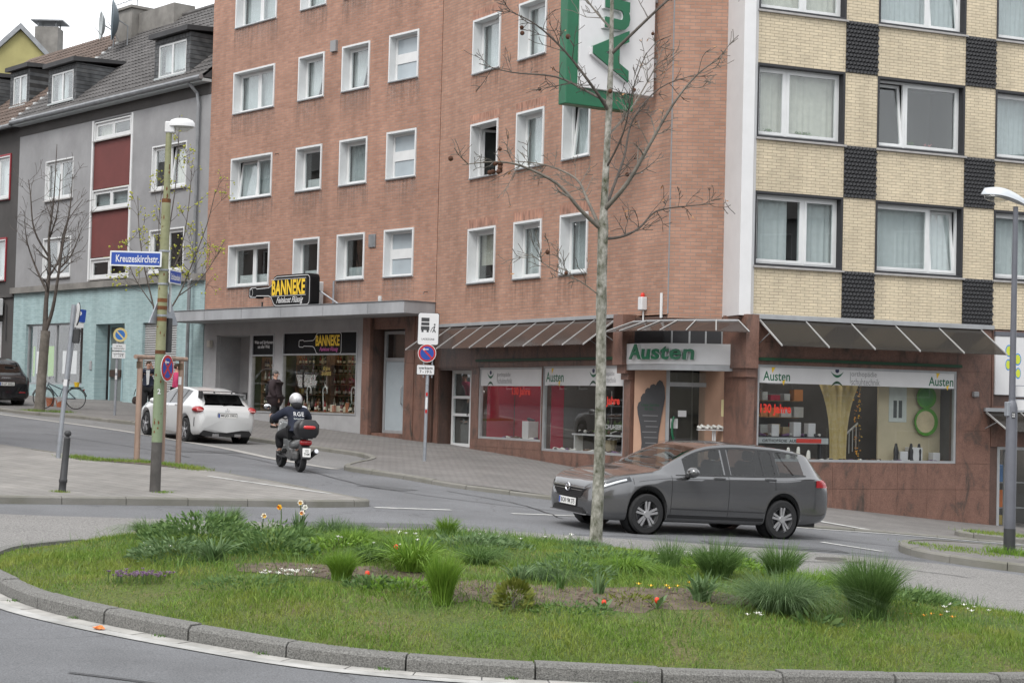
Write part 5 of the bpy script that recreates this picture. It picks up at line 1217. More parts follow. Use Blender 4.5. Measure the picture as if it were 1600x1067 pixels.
# right street lamp
rx, ry = 8.34, 28.79; rz_ = G(rx, ry)+.11; rl = thing('street_lamp', 'modern grey street lamp with flat silver head at the right edge', 'street lamp', (rx, ry, rz_)); rl.rotation_euler = (0, R(.25), 0)
M_lgrey = pm('lamp_grey', (.125, .13, .15), .5, .12, 3, metal=.2)
MB().tube([(0, 0, -.1), (0, 0, .42)], .098, 14).build('base_sleeve', M_iron, rl, smooth=40)
MB().tube([(0, 0, .42), (0, 0, 2.42), (0, 0, 2.50), (0, 0, 2.55)], [.095, .093, .075, .052], 14).build('lower_pole', M_lgrey, rl, smooth=40)
MB().tube([(0, 0, 2.5), (0, 0, 5.78)], [.055, .042], 12).build('upper_pole', M_lgrey, rl, smooth=40)
hp = []
hm = MB(); n = 14; m_ = 10
for i in range(n+1):
    t = i/n; x = .16-.74*t; w = .02+.145*math.sin(math.pi*min(1, (1-t)*1.05+.0))**.6 if t > 0 else .05; w = .055+.10*math.sin(math.pi*(t**.8))if t < .98 else .02
    zc = 5.80+.14*math.sin(math.pi*.5*min(1, t*1.3))+.03*t; hgt = (.10+.05*math.sin(math.pi*t)) if t < .97 else .02
    for k in range(m_):
        a = math.pi*k/(m_-1); hm.v.append((x, w*math.cos(a), zc+hgt*math.sin(a)))
for i in range(n):
    for k in range(m_-1): a = i*m_+k; hm.f.append((a, a+m_, a+m_+1, a+1))
    a = i*m_; hm.f.append((a+m_-1, a+2*m_-1, a+m_, a))
hm.f += [tuple(range(m_)), tuple(reversed(range(n*m_, n*m_+m_)))]
hm.build('lamp_head', pm('lamp_silver', (.50, .53, .56), .4, .06, metal=.2), rl, smooth=40)
gcv = MB().ball((-.30, 0, 5.93), 1, 14, (.24, .12, .08)); gcv.build('lamp_cover', M_clear, rl, smooth=60)
plate(.06, .1, .005, .003).build('number_plate', M_iron, rl, (0, -.096, 2.3)); text('numeral', '22', M_wht, rl, (0, -.1, 2.3), .045, .06, bold=.02)
MB().cbox(-.12, -.05, -.05, .05, 2.28, 2.52, .01).build('sticker_box', M_galv, rl, (0, 0, 0), R(20))
for z in (2.75, 2.52):
    s_ = thing('direction_sign', 'white direction sign board with grey edge, %s of two on the right lamp post' % ('upper' if z > 2.6 else 'lower'), 'sign', (rx+.04, ry+.12, rz_+z-.05), R(6)); plate(1.1, .2, .02).build('frame', M_galv, s_, (.5, 0, 0)); plate(1.07, .17, .015, .003).build('face', M_wht, s_, (.5, -.012, 0))
# tree stakes
tx, ty = -7.0, 34.4; tz = G(tx, ty)+.1; tk = thing('tree_stakes', 'three wooden tree stakes joined by round cross bars', 'tree support', (tx, ty, tz))
sp_ = [(-.28, -.55), (.04, .28), (.32, .55)]
for x, y in sp_: MB().tube([(x, y, -.2), (x+.01, y, 2.0)], [.058, .054], 10).build('stake', M_wood, tk, smooth=40)
for (a, b) in ((0, 2), (0, 1), (1, 2)):
    A, B = Vector((*sp_[a], 2.04)), Vector((*sp_[b], 2.04)); d = (B-A).normalized()*.14; MB().tube([A-d, B+d], .042, 8).build('cross_bar', M_wood, tk, smooth=40)
for x, y in sp_: MB().tube([(x, y, 1.82), (x, y, 1.95)], .062, 8).build('binding', pm('coir', (.10, .07, .045), .95, .3, 20), tk)
plate(.06, .16, .005, .003).build('tag', M_wht, tk, (.32, .49, 1.6))
# bottle sign above the canopy
q = wpt(F1, A1, 6.05, .78); bs = thing('bottle_sign', 'black bottle-shaped shop sign with yellow Banneke letters on the canopy', 'sign', (q.x, q.y, 5.48), A1)
BO = bottle_outline(3.55, 1.02); MB().prism(BO, -.16, .16).build('sign_body', M_black, bs)
outline([(x*.965, z*.92) for x, z in BO], .022, -.163, 'outline', M_wht, bs, (0, 0, 0))
outline([(.52+sx*.98, .11+sz*.27) for sx, sz in ((-1, -1), (1, -1), (1, 1), (-1, 1))], .014, -.163, 'letter_frame', M_wht, bs, (0, 0, 0)); text('lettering', 'BANNEKE', M_yel, bs, (.52, -.165, .11), 1.86, .48, bold=.035, spacing=1.06)
text('lettering', 'Feinkost Flüssig', M_wht, bs, (.62, -.165, -.31), 1.5, .25, bold=.015, shear=.45)
outline([(-1.62+.10*math.cos(2*math.pi*i/16), .13*math.sin(2*math.pi*i/16)) for i in range(16)], .015, -.163, 'cork_ring', M_wht, bs, (0, 0, 0))
for x in (-1.2, .2, 1.4): MB().tube([(x, 0, -.55), (x, 0, -.3)], .03, 6).build('foot', M_iron, bs)
MB().tube([(1.5, .15, .1), (2.25, .6, -.45)], .025, 6).build('stay', M_galv, bs); MB().tube([(1.9, .6, .3), (1.9, .6, -.5)], .03, 6).build('stay_post', M_galv, bs)
ac = thing('air_conditioner', 'beige outdoor air conditioning unit behind the bottle sign', 'air conditioner', wpt(F1, A1, 7.05, .35, 5.02), A1)
MB().cbox(-.4, .4, -.15, .15, .05, .75, .02).build('casing', M_lining, ac); MB().box(-.35, -.25, -.15, .15, 0, .05).box(.25, .35, -.15, .15, 0, .05).build('feet', M_iron, ac)
# coloured footprints panel and small awning at the right unit
fp = thing('foot_sign', 'white panel with blue and yellow footprints at the right edge', 'sign', F3, A3)
MB().cbox(6.80, 10.6, -.06, 0, 2.62, 4.05, .01).build('panel', M_wht, fp); MB().box(6.78, 10.6, -.075, -.0, 4.06, 4.16).build('top_rail', M_lgrey, fp); MB().box(8.02, 8.10, -.075, -.06, 2.66, 4.0).build('mullion', M_lining, fp)
M_ylg = pm('print_yellowgreen', (.55, .60, .05), .5, .05); M_blu2 = pm('print_blue', (.04, .22, .55), .5, .05)
for (x, z, k) in ((7.18, 3.48, 1), (7.48, 3.28, -1)):
    for sc, m, yy in ((1, M_blu2, -.0605), (.78, M_ylg, -.0625)):
        MB().prism([(x+k*.02+.11*sc*math.cos(a)*1.0, z+.22+.15*sc*math.sin(a)) for a in np.linspace(0, 6.28, 15)[:-1]], yy-.001, yy).build('footprint', m, fp)
        MB().prism([(x+.085*sc*math.cos(a), z-.12+.14*sc*math.sin(a)) for a in np.linspace(0, 6.28, 13)[:-1]], yy-.001, yy).build('footprint', m, fp)
for i in range(4): MB().lathe([(.001, -.003), (.03, -.003), (.03, 0)], 8, (8.3, -.061, 3.2+i*.17), 'y').build('bullet', M_txtgrey, fp)
awning('glass_awning', 'small dark glass awning at the right edge under the footprint panel', F3, A3, 6.55, 9.6, 3, .9, 2.2, 1.75, M_awn2)
# ================================================================== vehicles
M_tyre = pm('tyre_rubber', (.016, .016, .017), .85, .2, 12)
M_rim = pm('alloy_silver', (.48, .48, .49), .35, .05, 3, metal=.7)
M_rimd = pm('alloy_dark', (.05, .05, .055), .35, .1, 3, metal=.6)
M_trim = pm('trim_black', (.014, .014, .015), .45, .1, 5)
M_chrome = pm('chrome', (.62, .62, .64), .15, 0, metal=1.0)
M_cglass = glassmat('car_glass', (.52, .56, .56), .05)
M_cglassd = glassmat('car_glass_dark', (.12, .13, .13), .07)
M_lens = glassmat('lamp_lens', (.90, .92, .95), .03)
M_red = pm('tail_lamp_red', (.32, .010, .014), .15, .1, 8, coat=.6)
M_seat = pm('seat_cloth', (.03, .03, .032), .9, .1)
M_plate = pm('number_plate_white', (.72, .72, .70), .5, 0)
def interp(pts):
    xs = [p[0] for p in pts]; ys = [p[1] for p in pts]
    def f(x):
        if x <= xs[0]: return ys[0]
        if x >= xs[-1]: return ys[-1]
        i = int(np.searchsorted(xs, x, 'right'))-1; t = (x-xs[i])/(xs[i+1]-xs[i])
        def sl_(k):
            if k <= 0 or k >= len(xs)-1:
                a, b = (0, 1) if k <= 0 else (len(xs)-2, len(xs)-1); return (ys[b]-ys[a])/(xs[b]-xs[a])
            d0 = (ys[k]-ys[k-1])/(xs[k]-xs[k-1]); d1 = (ys[k+1]-ys[k])/(xs[k+1]-xs[k])
            return 0 if d0*d1 <= 0 else 2*d0*d1/(d0+d1)
        h = xs[i+1]-xs[i]; m0, m1 = sl_(i)*h, sl_(i+1)*h
        return ys[i]*(2*t**3-3*t*t+1) + m0*(t**3-2*t*t+t) + ys[i+1]*(-2*t**3+3*t*t) + m1*(t**3-t*t)
    return f
class CarBody:
    """lofted car body; x runs from nose (0) to tail (L), y to the side, z up"""
    def __init__(s, L, top, belt, bot, half, roofw, ax, ra, cabin):
        s.L = L; s.top, s.belt, s.bot, s.half, s.roofw = (interp(p) for p in (top, belt, bot, half, roofw)); s.ax, s.ra, s.cabin = ax, ra, cabin
    def zb(s, x):
        z = s.bot(x)
        for a in s.ax:
            d = abs(x-a)
            if d < s.ra: z = max(z, .31+math.sqrt(s.ra**2-d*d))
        return z
    def sec(s, x):
        zb, zs, zt, w = s.zb(x), s.belt(x), s.top(x), s.half(x); zs = min(zs, zt-.012)
        c0, c1 = s.cabin; k = 1.0 if c0+.25 < x < c1-.1 else max(0, min(1, (x-c0)/.25, (c1-x)/.1+0.0))
        wr = s.roofw(x); yh = w*.86
        ye = yh*(1-k)+wr*k; zebase = zs+(zt-zs)*.55; ze = zebase*(1-k)+(zs+(zt-zs)*.87)*k
        z2 = min(zb+.07, zs-.10); z3 = max(min(.52, zs-.2), z2+.03); z4 = max(zs-.09, z3+.03)
        return [(0, zb+.02 if zb < .4 else .3), (w*.88, zb), (w*.965, z2), (w, z3), (w*.982, z4), (w*.925, zs), (ye, ze), (ye-.09*k-.05*(1-k)*ye, ze+(zt-ze)*.70), (ye*.5, zt-.12*(zt-ze)), (0, zt)]
    def fine(s, x, sub=3):
        P = s.sec(x); out = [P[0], P[1]]
        for i in range(1, len(P)-1):
            p0, p1, p2, p3 = P[max(i-1, 1)], P[i], P[i+1], P[min(i+2, len(P)-1)]
            for k in range(1, sub+1):
                t = k/sub
                def cr(a, b, c, d): return .5*((2*b)+(c-a)*t+(2*a-5*b+4*c-d)*t*t+(3*b-a-3*c+d)*t**3)
                out.append((cr(p0[0], p1[0], p2[0], p3[0]), cr(p0[1], p1[1], p2[1], p3[1])) if i not in (5,) else (p1[0]+(p2[0]-p1[0])*t, p1[1]+(p2[1]-p1[1])*t))
        return out
    def pt(s, x, v, side=1, off=0):
        """point on the flank: v in row units (2 sill .. 5 belt .. 6 roof edge .. 9 centre)"""
        P = s.fine(x); q = 1+(v-1)*3; i = int(min(max(q, 0), len(P)-2)); t = q-i
        y = P[i][0]+(P[i+1][0]-P[i][0])*t; z = P[i][1]+(P[i+1][1]-P[i][1])*t
        dy, dz = P[i+1][0]-P[i][0], P[i+1][1]-P[i][1]; l = math.hypot(dy, dz) or 1; ny, nz = dz/l, -dy/l
        return (x, side*(y+ny*off), z+nz*off)
    def vz(s, x, z):
        """row position on the flank at height z"""
        P = s.fine(x)
        for i in range(2, len(P)-1):
            if P[i+1][1] >= z: return 1+(i-1+max(0, min(1, (z-P[i][1])/max(1e-6, P[i+1][1]-P[i][1]))))/3
        return 6
    def patch(s, poly_fn, x0, x1, nx_, nv, side, off):
        """strip of surface between v-functions of x"""
        mb = MB()
        for i in range(nx_+1):
            x = x0+(x1-x0)*i/nx_; a, b = poly_fn(x)
            for k in range(nv+1): mb.v.append(s.pt(x, a+(b-a)*k/nv, side, off))
        for i in range(nx_):
            for k in range(nv):
                a = i*(nv+1)+k; f = (a, a+1, a+nv+2, a+nv+1); mb.f.append(f if side < 0 else tuple(reversed(f)))
        return mb
    def stations(s):
        xs = set(np.linspace(0, s.L, 64).tolist())
        for a in s.ax:
            for d in np.linspace(-s.ra, s.ra, 23): xs.add(a+d)
            xs.add(a-s.ra-.004); xs.add(a+s.ra+.004)
        xs |= {.03, .07, .12, s.L-.03, s.L-.07, s.L-.12}
        return sorted(x for x in xs if 0 <= x <= s.L)
    def build(s, root, paint, side_glass, screen, rear, glass, glass_rear=None):
        xs = s.stations(); secs = [s.fine(x) for x in xs]; m = len(secs[0])
        body, ws, rw = MB(), MB(), MB(); gls = {(g, d): MB() for g in side_glass for d in (1, -1)}
        for sd in (1, -1):
            for mb in (body, ws, rw, *[gls[(g, sd)] for g in side_glass]): mb.off = len(mb.v); mb.v += [(x, sd*y, z) for x, P in zip(xs, secs) for y, z in P]
            for i in range(len(xs)-1):
                xm = (xs[i]+xs[i+1])/2
                for k in range(m-1):
                    v = 1+(k-1)/3 if k else 0
                    t = body
                    if 5 <= v < 6:
                        for g in side_glass:
                            if g[0] < xm < g[1]: t = gls[(g, sd)]
                    if 7 <= v and screen[0] < xm < screen[1]: t = ws
                    if 7 <= v and rear[0] < xm < rear[1]: t = rw
                    a = t.off+i*m+k; f = (a, a+1, a+m+1, a+m); t.f.append(f if sd < 0 else tuple(reversed(f)))
            for i in (0, len(xs)-1):
                f = [body.off+i*m+k for k in range(m)]; body.f.append(tuple(f) if (i == 0) == (sd > 0) else tuple(reversed(f)))
        def clean(mb, name, mat, par, sm):
            me = mb.mesh(name, mat, None); bm = bmesh.new(); bm.from_mesh(me); bmesh.ops.remove_doubles(bm, verts=bm.verts, dist=.0004)
            bmesh.ops.delete(bm, geom=[v for v in bm.verts if not v.link_faces], context='VERTS'); bmesh.ops.recalc_face_normals(bm, faces=bm.faces) if name == 'body' else None
            bm.to_mesh(me); bm.free(); me.polygons.foreach_set('use_smooth', [True]*len(me.polygons)); me.set_sharp_from_angle(angle=R(sm)); return link(me, name, par)
        b = clean(body, 'body', paint, root, 38)
        [clean(q, 'side_window', glass, root, 60) for q in gls.values()]; clean(ws, 'windscreen', glass, root, 60); clean(rw, 'rear_window', glass_rear or glass, root, 60)
        return b
def wheel(root, x, y, side, r, rw, rimr, mat, kind, axis_mats=None):
    """tyre with an alloy rim; outer face at side*"""
    w = link(MB().lathe([(rimr, -.5*rw), (r-.025, -.5*rw), (r, -.36*rw), (r, .36*rw), (r-.025, .5*rw), (rimr, .5*rw)], 36, (0, 0, 0), 'y', False).mesh('wheel', M_tyre, 40), 'wheel', root, (x, y, r))
    o = side*rw*.5
    rb = MB().lathe([(rimr+.004, -.45*rw), (rimr+.006, .45*rw), (rimr-.02, .45*rw), (rimr-.03, -.45*rw)], 36, (0, 0, 0), 'y', False)
    ns = 5
    for i in range(ns):
        for d in ((-.16, .16) if kind == 'double' else (-.10, .10)):
            a = 2*math.pi*i/ns+.3; p0 = (.05*math.cos(a+d*2), .05*math.sin(a+d*2)); p1 = ((rimr-.012)*math.cos(a+d*(1.0 if kind == 'double' else .9)), (rimr-.012)*math.sin(a+d*(1.0 if kind == 'double' else .9)))
            t = Vector((p1[0]-p0[0], p1[1]-p0[1])).normalized(); n_ = Vector((-t.y, t.x))*(.016 if kind == 'double' else .011)
            rb.prism([(p0[0]+n_.x, p0[1]+n_.y), (p1[0]+n_.x*1.2, p1[1]+n_.y*1.2), (p1[0]-n_.x*1.2, p1[1]-n_.y*1.2), (p0[0]-n_.x, p0[1]-n_.y)], o-side*.035, o-side*.008)
    rb.lathe([(.055, -.02), (.06, 0), (.03, .012)], 14, (0, o-side*.012, 0), 'y')
    rb.build('rim', mat, w, smooth=35)
    MB().lathe([(.01, -.01), (rimr*.72, -.01), (rimr*.72, .01), (.01, .01)], 24, (0, o-side*.075, 0), 'y').build('brake_disc', M_rimd, w)
    return w
def plate_n(root, body, loc, rz, w=.52, h=.112):
    p = plate(w, h, .012, .008).build('number_plate', M_plate, root, loc, rz); plate(w+.03, h+.03, .014, .004).build('plate_frame', M_trim, p)
    MB().box(-w/2+.005, -w/2+.045, -.0095, -.008, -h/2+.006, h/2-.006).build('euro_band', M_blue, p)
    text('plate_lettering', body, M_trim, p, (.02, -.0095, 0), w*.80, h*.66, bold=.02)
    return p
def interior(root, x0, x1, w, zf, zr, seats):
    MB().box(x0, x1, -w, w, .32, zf).build('cabin_floor', M_seat, root)
    st_ = MB()
    for (x, y) in seats: st_.cbox(x-.05, x+.5, y-.24, y+.24, zf-.05, zf+.12, .05).cbox(x+.42, x+.60, y-.24, y+.24, zf+.05, zr-.28, .06).cbox(x+.48, x+.60, y-.12, y+.12, zr-.27, zr-.10, .04)
    st_.build('seats', M_seat, root)
def seam(c, root, x, v0, v1, w=.007, m=None, sides=(-1, 1)):
    for sd in sides: c.patch(lambda q: (v0, v1), x-w/2, x+w/2, 1, 10, sd, .0025).build('panel_gap', m or M_trim, root)
def place_car(root, fx, fy, rx_, ry_, half_wb_x, wb):
    """put the car so that its axles' mid points stand at the given ground points, pitched with the road"""
    zf, zr_ = G(fx, fy)+.004, G(rx_, ry_)+.004; d = Vector((rx_-fx, ry_-fy)); yaw = math.atan2(d.y, d.x); pit = math.atan2(zr_-zf, d.length)
    nrm = Vector((-math.sin(yaw), math.cos(yaw))); e = .7; roll = math.atan2(G((fx+rx_)/2+nrm.x*e, (fy+ry_)/2+nrm.y*e)-G((fx+rx_)/2-nrm.x*e, (fy+ry_)/2-nrm.y*e), 2*e)
    root.rotation_euler = (Matrix.Rotation(yaw, 3, 'Z') @ Matrix.Rotation(-pit, 3, 'Y') @ Matrix.Rotation(roll, 3, 'X')).to_euler()
    f = root.rotation_euler.to_matrix() @ Vector((half_wb_x, 0, 0)); root.location = Vector((fx, fy, zf)) - f

# ---- grey estate car crossing in front of the shops
M_gpaint = pm('paint_grey_metallic', (.135, .136, .140), .22, .05, 1.2, metal=.7, coat=1.0)
c1 = thing('estate_car', 'dark grey estate car driving past the island in front of the shoe shop', 'car')
C = CarBody(4.70,
  top=[(0, .66), (.05, .74), (.25, .84), (.6, .925), (1.05, .995), (1.22, 1.03), (1.55, 1.20), (1.95, 1.385), (2.25, 1.46), (2.8, 1.505), (3.5, 1.49), (4.0, 1.445), (4.22, 1.40), (4.45, 1.16), (4.60, 1.00), (4.66, .93), (4.70, .80)],
  belt=[(0, .60), (.10, .70), (.5, .83), (1.1, .93), (1.6, .955), (2.6, .985), (3.6, 1.02), (4.2, 1.05), (4.5, .98), (4.70, .74)],
  bot=[(0, .36), (.06, .24), (.3, .19), (1.5, .20), (3.0, .20), (4.2, .24), (4.62, .32), (4.70, .44)],
  half=[(0, .52), (.05, .64), (.15, .74), (.35, .83), (.7, .885), (1.2, .90), (3.6, .905), (4.1, .88), (4.4, .83), (4.6, .76), (4.70, .64)],
  roofw=[(1.0, .70), (1.6, .67), (2.1, .61), (2.8, .60), (3.6, .585), (4.1, .56), (4.6, .58)],
  ax=(.93, 3.59), ra=.365, cabin=(1.05, 4.62))
C.build(c1, M_gpaint, [(1.62, 2.42), (2.52, 3.18), (3.21, 3.42), (3.50, 4.02)], (1.24, 2.02), (4.24, 4.60), M_cglass)
for sd in (-1, 1):      # black pillars and window surround
    for x0, x1 in ((2.42, 2.52), (3.18, 3.21), (3.42, 3.50)): C.patch(lambda q: (5.0, 6.0), x0, x1, 2, 5, sd, .003).build('pillar_trim', M_trim, c1)
    C.patch(lambda q: (4.93, 5.04), 1.45, 4.06, 30, 1, sd, .004).build('window_trim', M_trim, c1)
    C.patch(lambda q: (5.94, 6.05), 1.7, 4.05, 30, 1, sd, .004).build('window_trim', M_trim, c1)
    C.patch(lambda q: (2.02, 2.28), 1.32, 3.20, 24, 2, sd, .006).build('sill_trim', M_trim, c1)
    C.patch(lambda q: (6.75, 6.95), 1.98, 4.25, 30, 1, sd, .028).build('roof_rail', M_trim, c1)
    # head lamp and tail lamp wrap
    C.patch(lambda q: (4.25+.25*(q-.07)/.6, 5.15+.55*(q-.07)/.6), .09, .62, 12, 4, sd, .004).build('headlight_housing', M_trim, c1)
    C.patch(lambda q: (4.45+.3*(q-.1)/.5, 4.75+.45*(q-.1)/.5), .12, .55, 10, 2, sd, .007).build('running_light', M_plate, c1)
    C.patch(lambda q: (4.25+.25*(q-.07)/.6, 5.15+.55*(q-.07)/.6), .085, .63, 12, 4, sd, .011).build('headlight_lens', M_lens, c1)
    C.patch(lambda q: (C.vz(q, .87), C.vz(q, 1.00-.05*(4.6-q))), 4.27, 4.665, 14, 4, sd, .012).build('taillight', M_red, c1)
    # mirror
    mr = MB().ball((0, 0, 0), 1, 12, (.10, .13, .085)); mr.build('door_mirror', M_gpaint, c1, (1.66, sd*1.0, 1.02), smooth=60); MB().cbox(1.60, 1.72, sd*.86 if sd > 0 else sd*.98, sd*.98 if sd > 0 else sd*.86, .93, .985, .01).build('mirror_foot', M_trim, c1)
    for x in (2.28, 3.30):
        p = C.pt(x, 4.55, sd, .012); MB().cbox(-.11, .11, -.018, .018, -.02, .02, .008).build('door_handle', M_gpaint, c1, p); 
        MB().ball((0, 0, 0), 1, 10, (.07, .004, .03)).build('handle_cup', M_trim, c1, C.pt(x, 4.55, sd, .002))
seam(C, c1, 1.36, 2.2, 4.95); seam(C, c1, 2.47, 2.2, 4.95); seam(C, c1, 3.40, 3.4, 4.95); seam(C, c1, .66, 4.0, 5.0)
for sd in (-1, 1):  # darker strips paint in the shade along the flank creases
    C.patch(lambda q: (4.28, 4.36), .75, 4.25, 30, 1, sd, .002).build('crease_shade', pm('paint_grey_shadow', (.05, .05, .052), .4, 0, metal=.5, coat=.5), c1)
    C.patch(lambda q: (2.62, 2.70), 1.35, 3.3, 20, 1, sd, .002).build('crease_shade', pm('paint_grey_shadow', ''), c1)
# front: grille, chrome bar, badge, plate
gr_ = MB()
for k in range(4): gr_.box(-.012, .03, -.46+.03*k, .46-.03*k, .60-.035*k, .612-.035*k)
gr_.prism([(-.50, .64), (.50, .64), (.36, .49), (-.36, .49)], -.004, .05, 'x'); gr_.build('grille', M_trim, c1)
MB().box(-.022, .03, -.46, .46, .640, .662).box(-.02, .03, -.42, .42, .60, .608).build('grille_bar', M_chrome, c1)
bdg = MB().lathe([(.06, -.012), (.07, 0), (.06, .012), (.05, 0), (.06, -.012)], 20, (-.03, 0, .635), 'x', False); bdg.box(-.036, -.026, -.055, .055, .628, .642); bdg.build('badge', M_chrome, c1)
MB().prism([(-.48, .25), (.48, .25), (.42, .335), (-.42, .335)], -.004, .06, 'x').build('lower_grille', M_trim, c1); MB().box(-.02, .04, -.52, .52, .235, .250).build('front_lip', M_chrome, c1)
plate_n(c1, 'BOR·YM 275', (-.014, 0, .415), R(-90))
p = plate_n(c1, 'BOR·YM 275', (4.715, 0, .80), R(90))
interior(c1, 1.1, 4.3, .78, .62, 1.48, [(1.95, -.36), (1.95, .36), (2.9, 0)])
MB().box(1.12, 1.5, -.74, .74, .62, .98).build('dashboard', M_seat, c1)
MB().tube([(1.78, -.36, .98), (1.78, -.36, .99)], .19, 18).build('steering_wheel', M_seat, c1)
MB().box(.35, 4.4, -.72, .72, .20, .34).box(.5, 4.2, -.62, .62, .34, .62).build('underbody', M_trim, c1)
for a in C.ax:
    for sd in (-1, 1):
        MB().lathe([(.36, -.12), (.36, .12), (.35, .12), (.35, -.12)], 24, (a, sd*.73, .32), 'y', False).build('wheel_arch', M_trim, c1)
        wheel(c1, a, sd*.785, sd, .318, .205, .215, M_rim, 'double')
place_car(c1, 1.75, 28.05, 4.08, 29.33, .93, 2.66)
# driver seen through the side window
dv = None

# ---- white hatchback parked before the wine shop
M_wpaint = pm('car_paint_white', (.56, .57, .57), .3, .02, 2, coat=.8)
c2 = thing('hatchback_car', 'white hatchback with black rear spoiler parked before the wine shop', 'car')
C2 = CarBody(4.29,
  top=[(0, .62), (.05, .72), (.3, .85), (.7, .92), (1.1, .97), (1.4, 1.10), (1.85, 1.32), (2.2, 1.41), (2.7, 1.43), (3.3, 1.38), (3.72, 1.30), (3.80, 1.27), (4.05, 1.03), (4.18, .93), (4.25, .86), (4.29, .70)],
  belt=[(0, .56), (.1, .68), (.5, .80), (1.1, .90), (2.0, .94), (3.0, .98), (3.7, 1.01), (4.0, .95), (4.2, .82), (4.29, .64)],
  bot=[(0, .34), (.06, .22), (.3, .17), (3.6, .18), (4.0, .22), (4.24, .28), (4.29, .40)],
  half=[(0, .50), (.06, .66), (.2, .77), (.45, .845), (.9, .885), (3.3, .89), (3.8, .88), (4.05, .845), (4.2, .80), (4.29, .72)],
  roofw=[(1.0, .68), (1.6, .64), (2.1, .57), (3.0, .55), (3.6, .54), (3.9, .60), (4.2, .66)],
  ax=(.86, 3.56), ra=.36, cabin=(1.0, 4.16))
C2.build(c2, M_wpaint, [(1.62, 2.30), (2.38, 2.98), (3.02, 3.26)], (1.18, 1.95), (3.80, 4.10), M_cglassd, M_cglassd)
for sd in (-1, 1):
    for x0, x1 in ((2.30, 2.38), (2.98, 3.02)): C2.patch(lambda q: (5.0, 6.0), x0, x1, 2, 5, sd, .003).build('pillar_trim', M_trim, c2)
    C2.patch(lambda q: (4.95, 5.03), 1.5, 3.3, 24, 1, sd, .004).build('window_trim', M_chrome, c2)
    MB().ball((0, 0, 0), 1, 16, (.20, .165, .095)).build('taillight', M_red, c2, (4.06, sd*.735, .88), smooth=70)
    MB().cbox(4.245, 4.262, sd*.74-.10, sd*.74+.06, .855, .885, .004).build('light_bar', pm('lamp_pale', (.75, .35, .33), .3, 0), c2)
    C2.patch(lambda q: (2.7, 3.5), 4.07, 4.10, 1, 6, sd, .006).build('bumper_slot', M_trim, c2)
    C2.patch(lambda q: (4.3+.2*q, 5.2+.4*q), .10, .6, 10, 4, sd, .006).build('headlight', M_lens, c2)
    mr = MB().ball((0, 0, 0), 1, 12, (.09, .12, .08)); mr.build('door_mirror', M_wpaint, c2, (1.6, sd*.97, .98), smooth=60)
    for x in (2.15, 2.95): MB().cbox(-.1, .1, -.016, .016, -.018, .018, .007).build('door_handle', M_wpaint, c2, C2.pt(x, 4.6, sd, .012))
    C2.patch(lambda q: (2.0, 2.2), 1.26, 3.16, 20, 2, sd, .012).build('side_skirt', M_wpaint, c2)
seam(C2, c2, 1.32, 2.2, 4.95, .006, pm('gap_grey', (.25, .25, .25), .8, 0)); seam(C2, c2, 2.34, 2.2, 4.95, .006, pm('gap_grey', '')); seam(C2, c2, 3.28, 3.5, 4.95, .006, pm('gap_grey', ''))
MB().cbox(3.70, 4.02, -.60, .60, 1.285, 1.31, .01).box(3.76, 4.0, -.62, -.59, 1.18, 1.31).box(3.76, 4.0, .59, .62, 1.18, 1.31).build('spoiler', M_wpaint, c2)
MB().cbox(3.86, 4.07, -.62, .62, 1.345, 1.362, .006).box(3.80, 4.04, -.64, -.615, 1.17, 1.36).box(3.80, 4.04, .615, .64, 1.17, 1.36).box(3.9, 3.94, -.26, -.24, 1.31, 1.35).box(3.9, 3.94, .24, .26, 1.31, 1.35).build('spoiler_wing', M_trim, c2)
MB().prism([(-.62, .20), (.62, .20), (.72, .26), (.60, .42), (-.60, .42), (-.72, .26)], 4.20, 4.275, 'x').build('diffuser', M_trim, c2)
for sd in (-1, 1): MB().box(4.19, 4.30, sd*.31-.09, sd*.31+.09, .20, .27).build('exhaust', M_chrome, c2)
plate_n(c2, 'ME·JO 1993', (4.285, 0, .74), R(90))
st3 = MB()
for a in (90, 210, 330): st3.tube([(4.25, 0, .875), (4.255, .05*math.cos(R(a)), .875+.05*math.sin(R(a)))], .006, 5)
st3.lathe([(.05, -.004), (.056, 0), (.05, .004)], 18, (4.255, 0, .875), 'x', False); st3.build('badge', M_chrome, c2)
MB().tube([(4.10, -.05, .99), (4.07, .22, 1.03)], .012, 5).build('rear_wiper', M_trim, c2)
interior(c2, 1.05, 3.7, .76, .58, 1.38, [(1.8, -.36), (1.8, .36), (2.75, 0)])
MB().box(.35, 4.05, -.72, .72, .19, .33).box(.5, 3.9, -.62, .62, .33, .6).build('underbody', M_trim, c2)
for a in C2.ax:
    for sd in (-1, 1):
        MB().lathe([(.355, -.12), (.355, .12), (.345, .12), (.345, -.12)], 24, (a, sd*.72, .32), 'y', False).build('wheel_arch', M_trim, c2)
        w_ = wheel(c2, a, sd*.78, sd, .318, .215, .235, M_rim, 'thin')
place_car(c2, -9.28, 47.97, -7.79, 45.72, .86, 2.70)

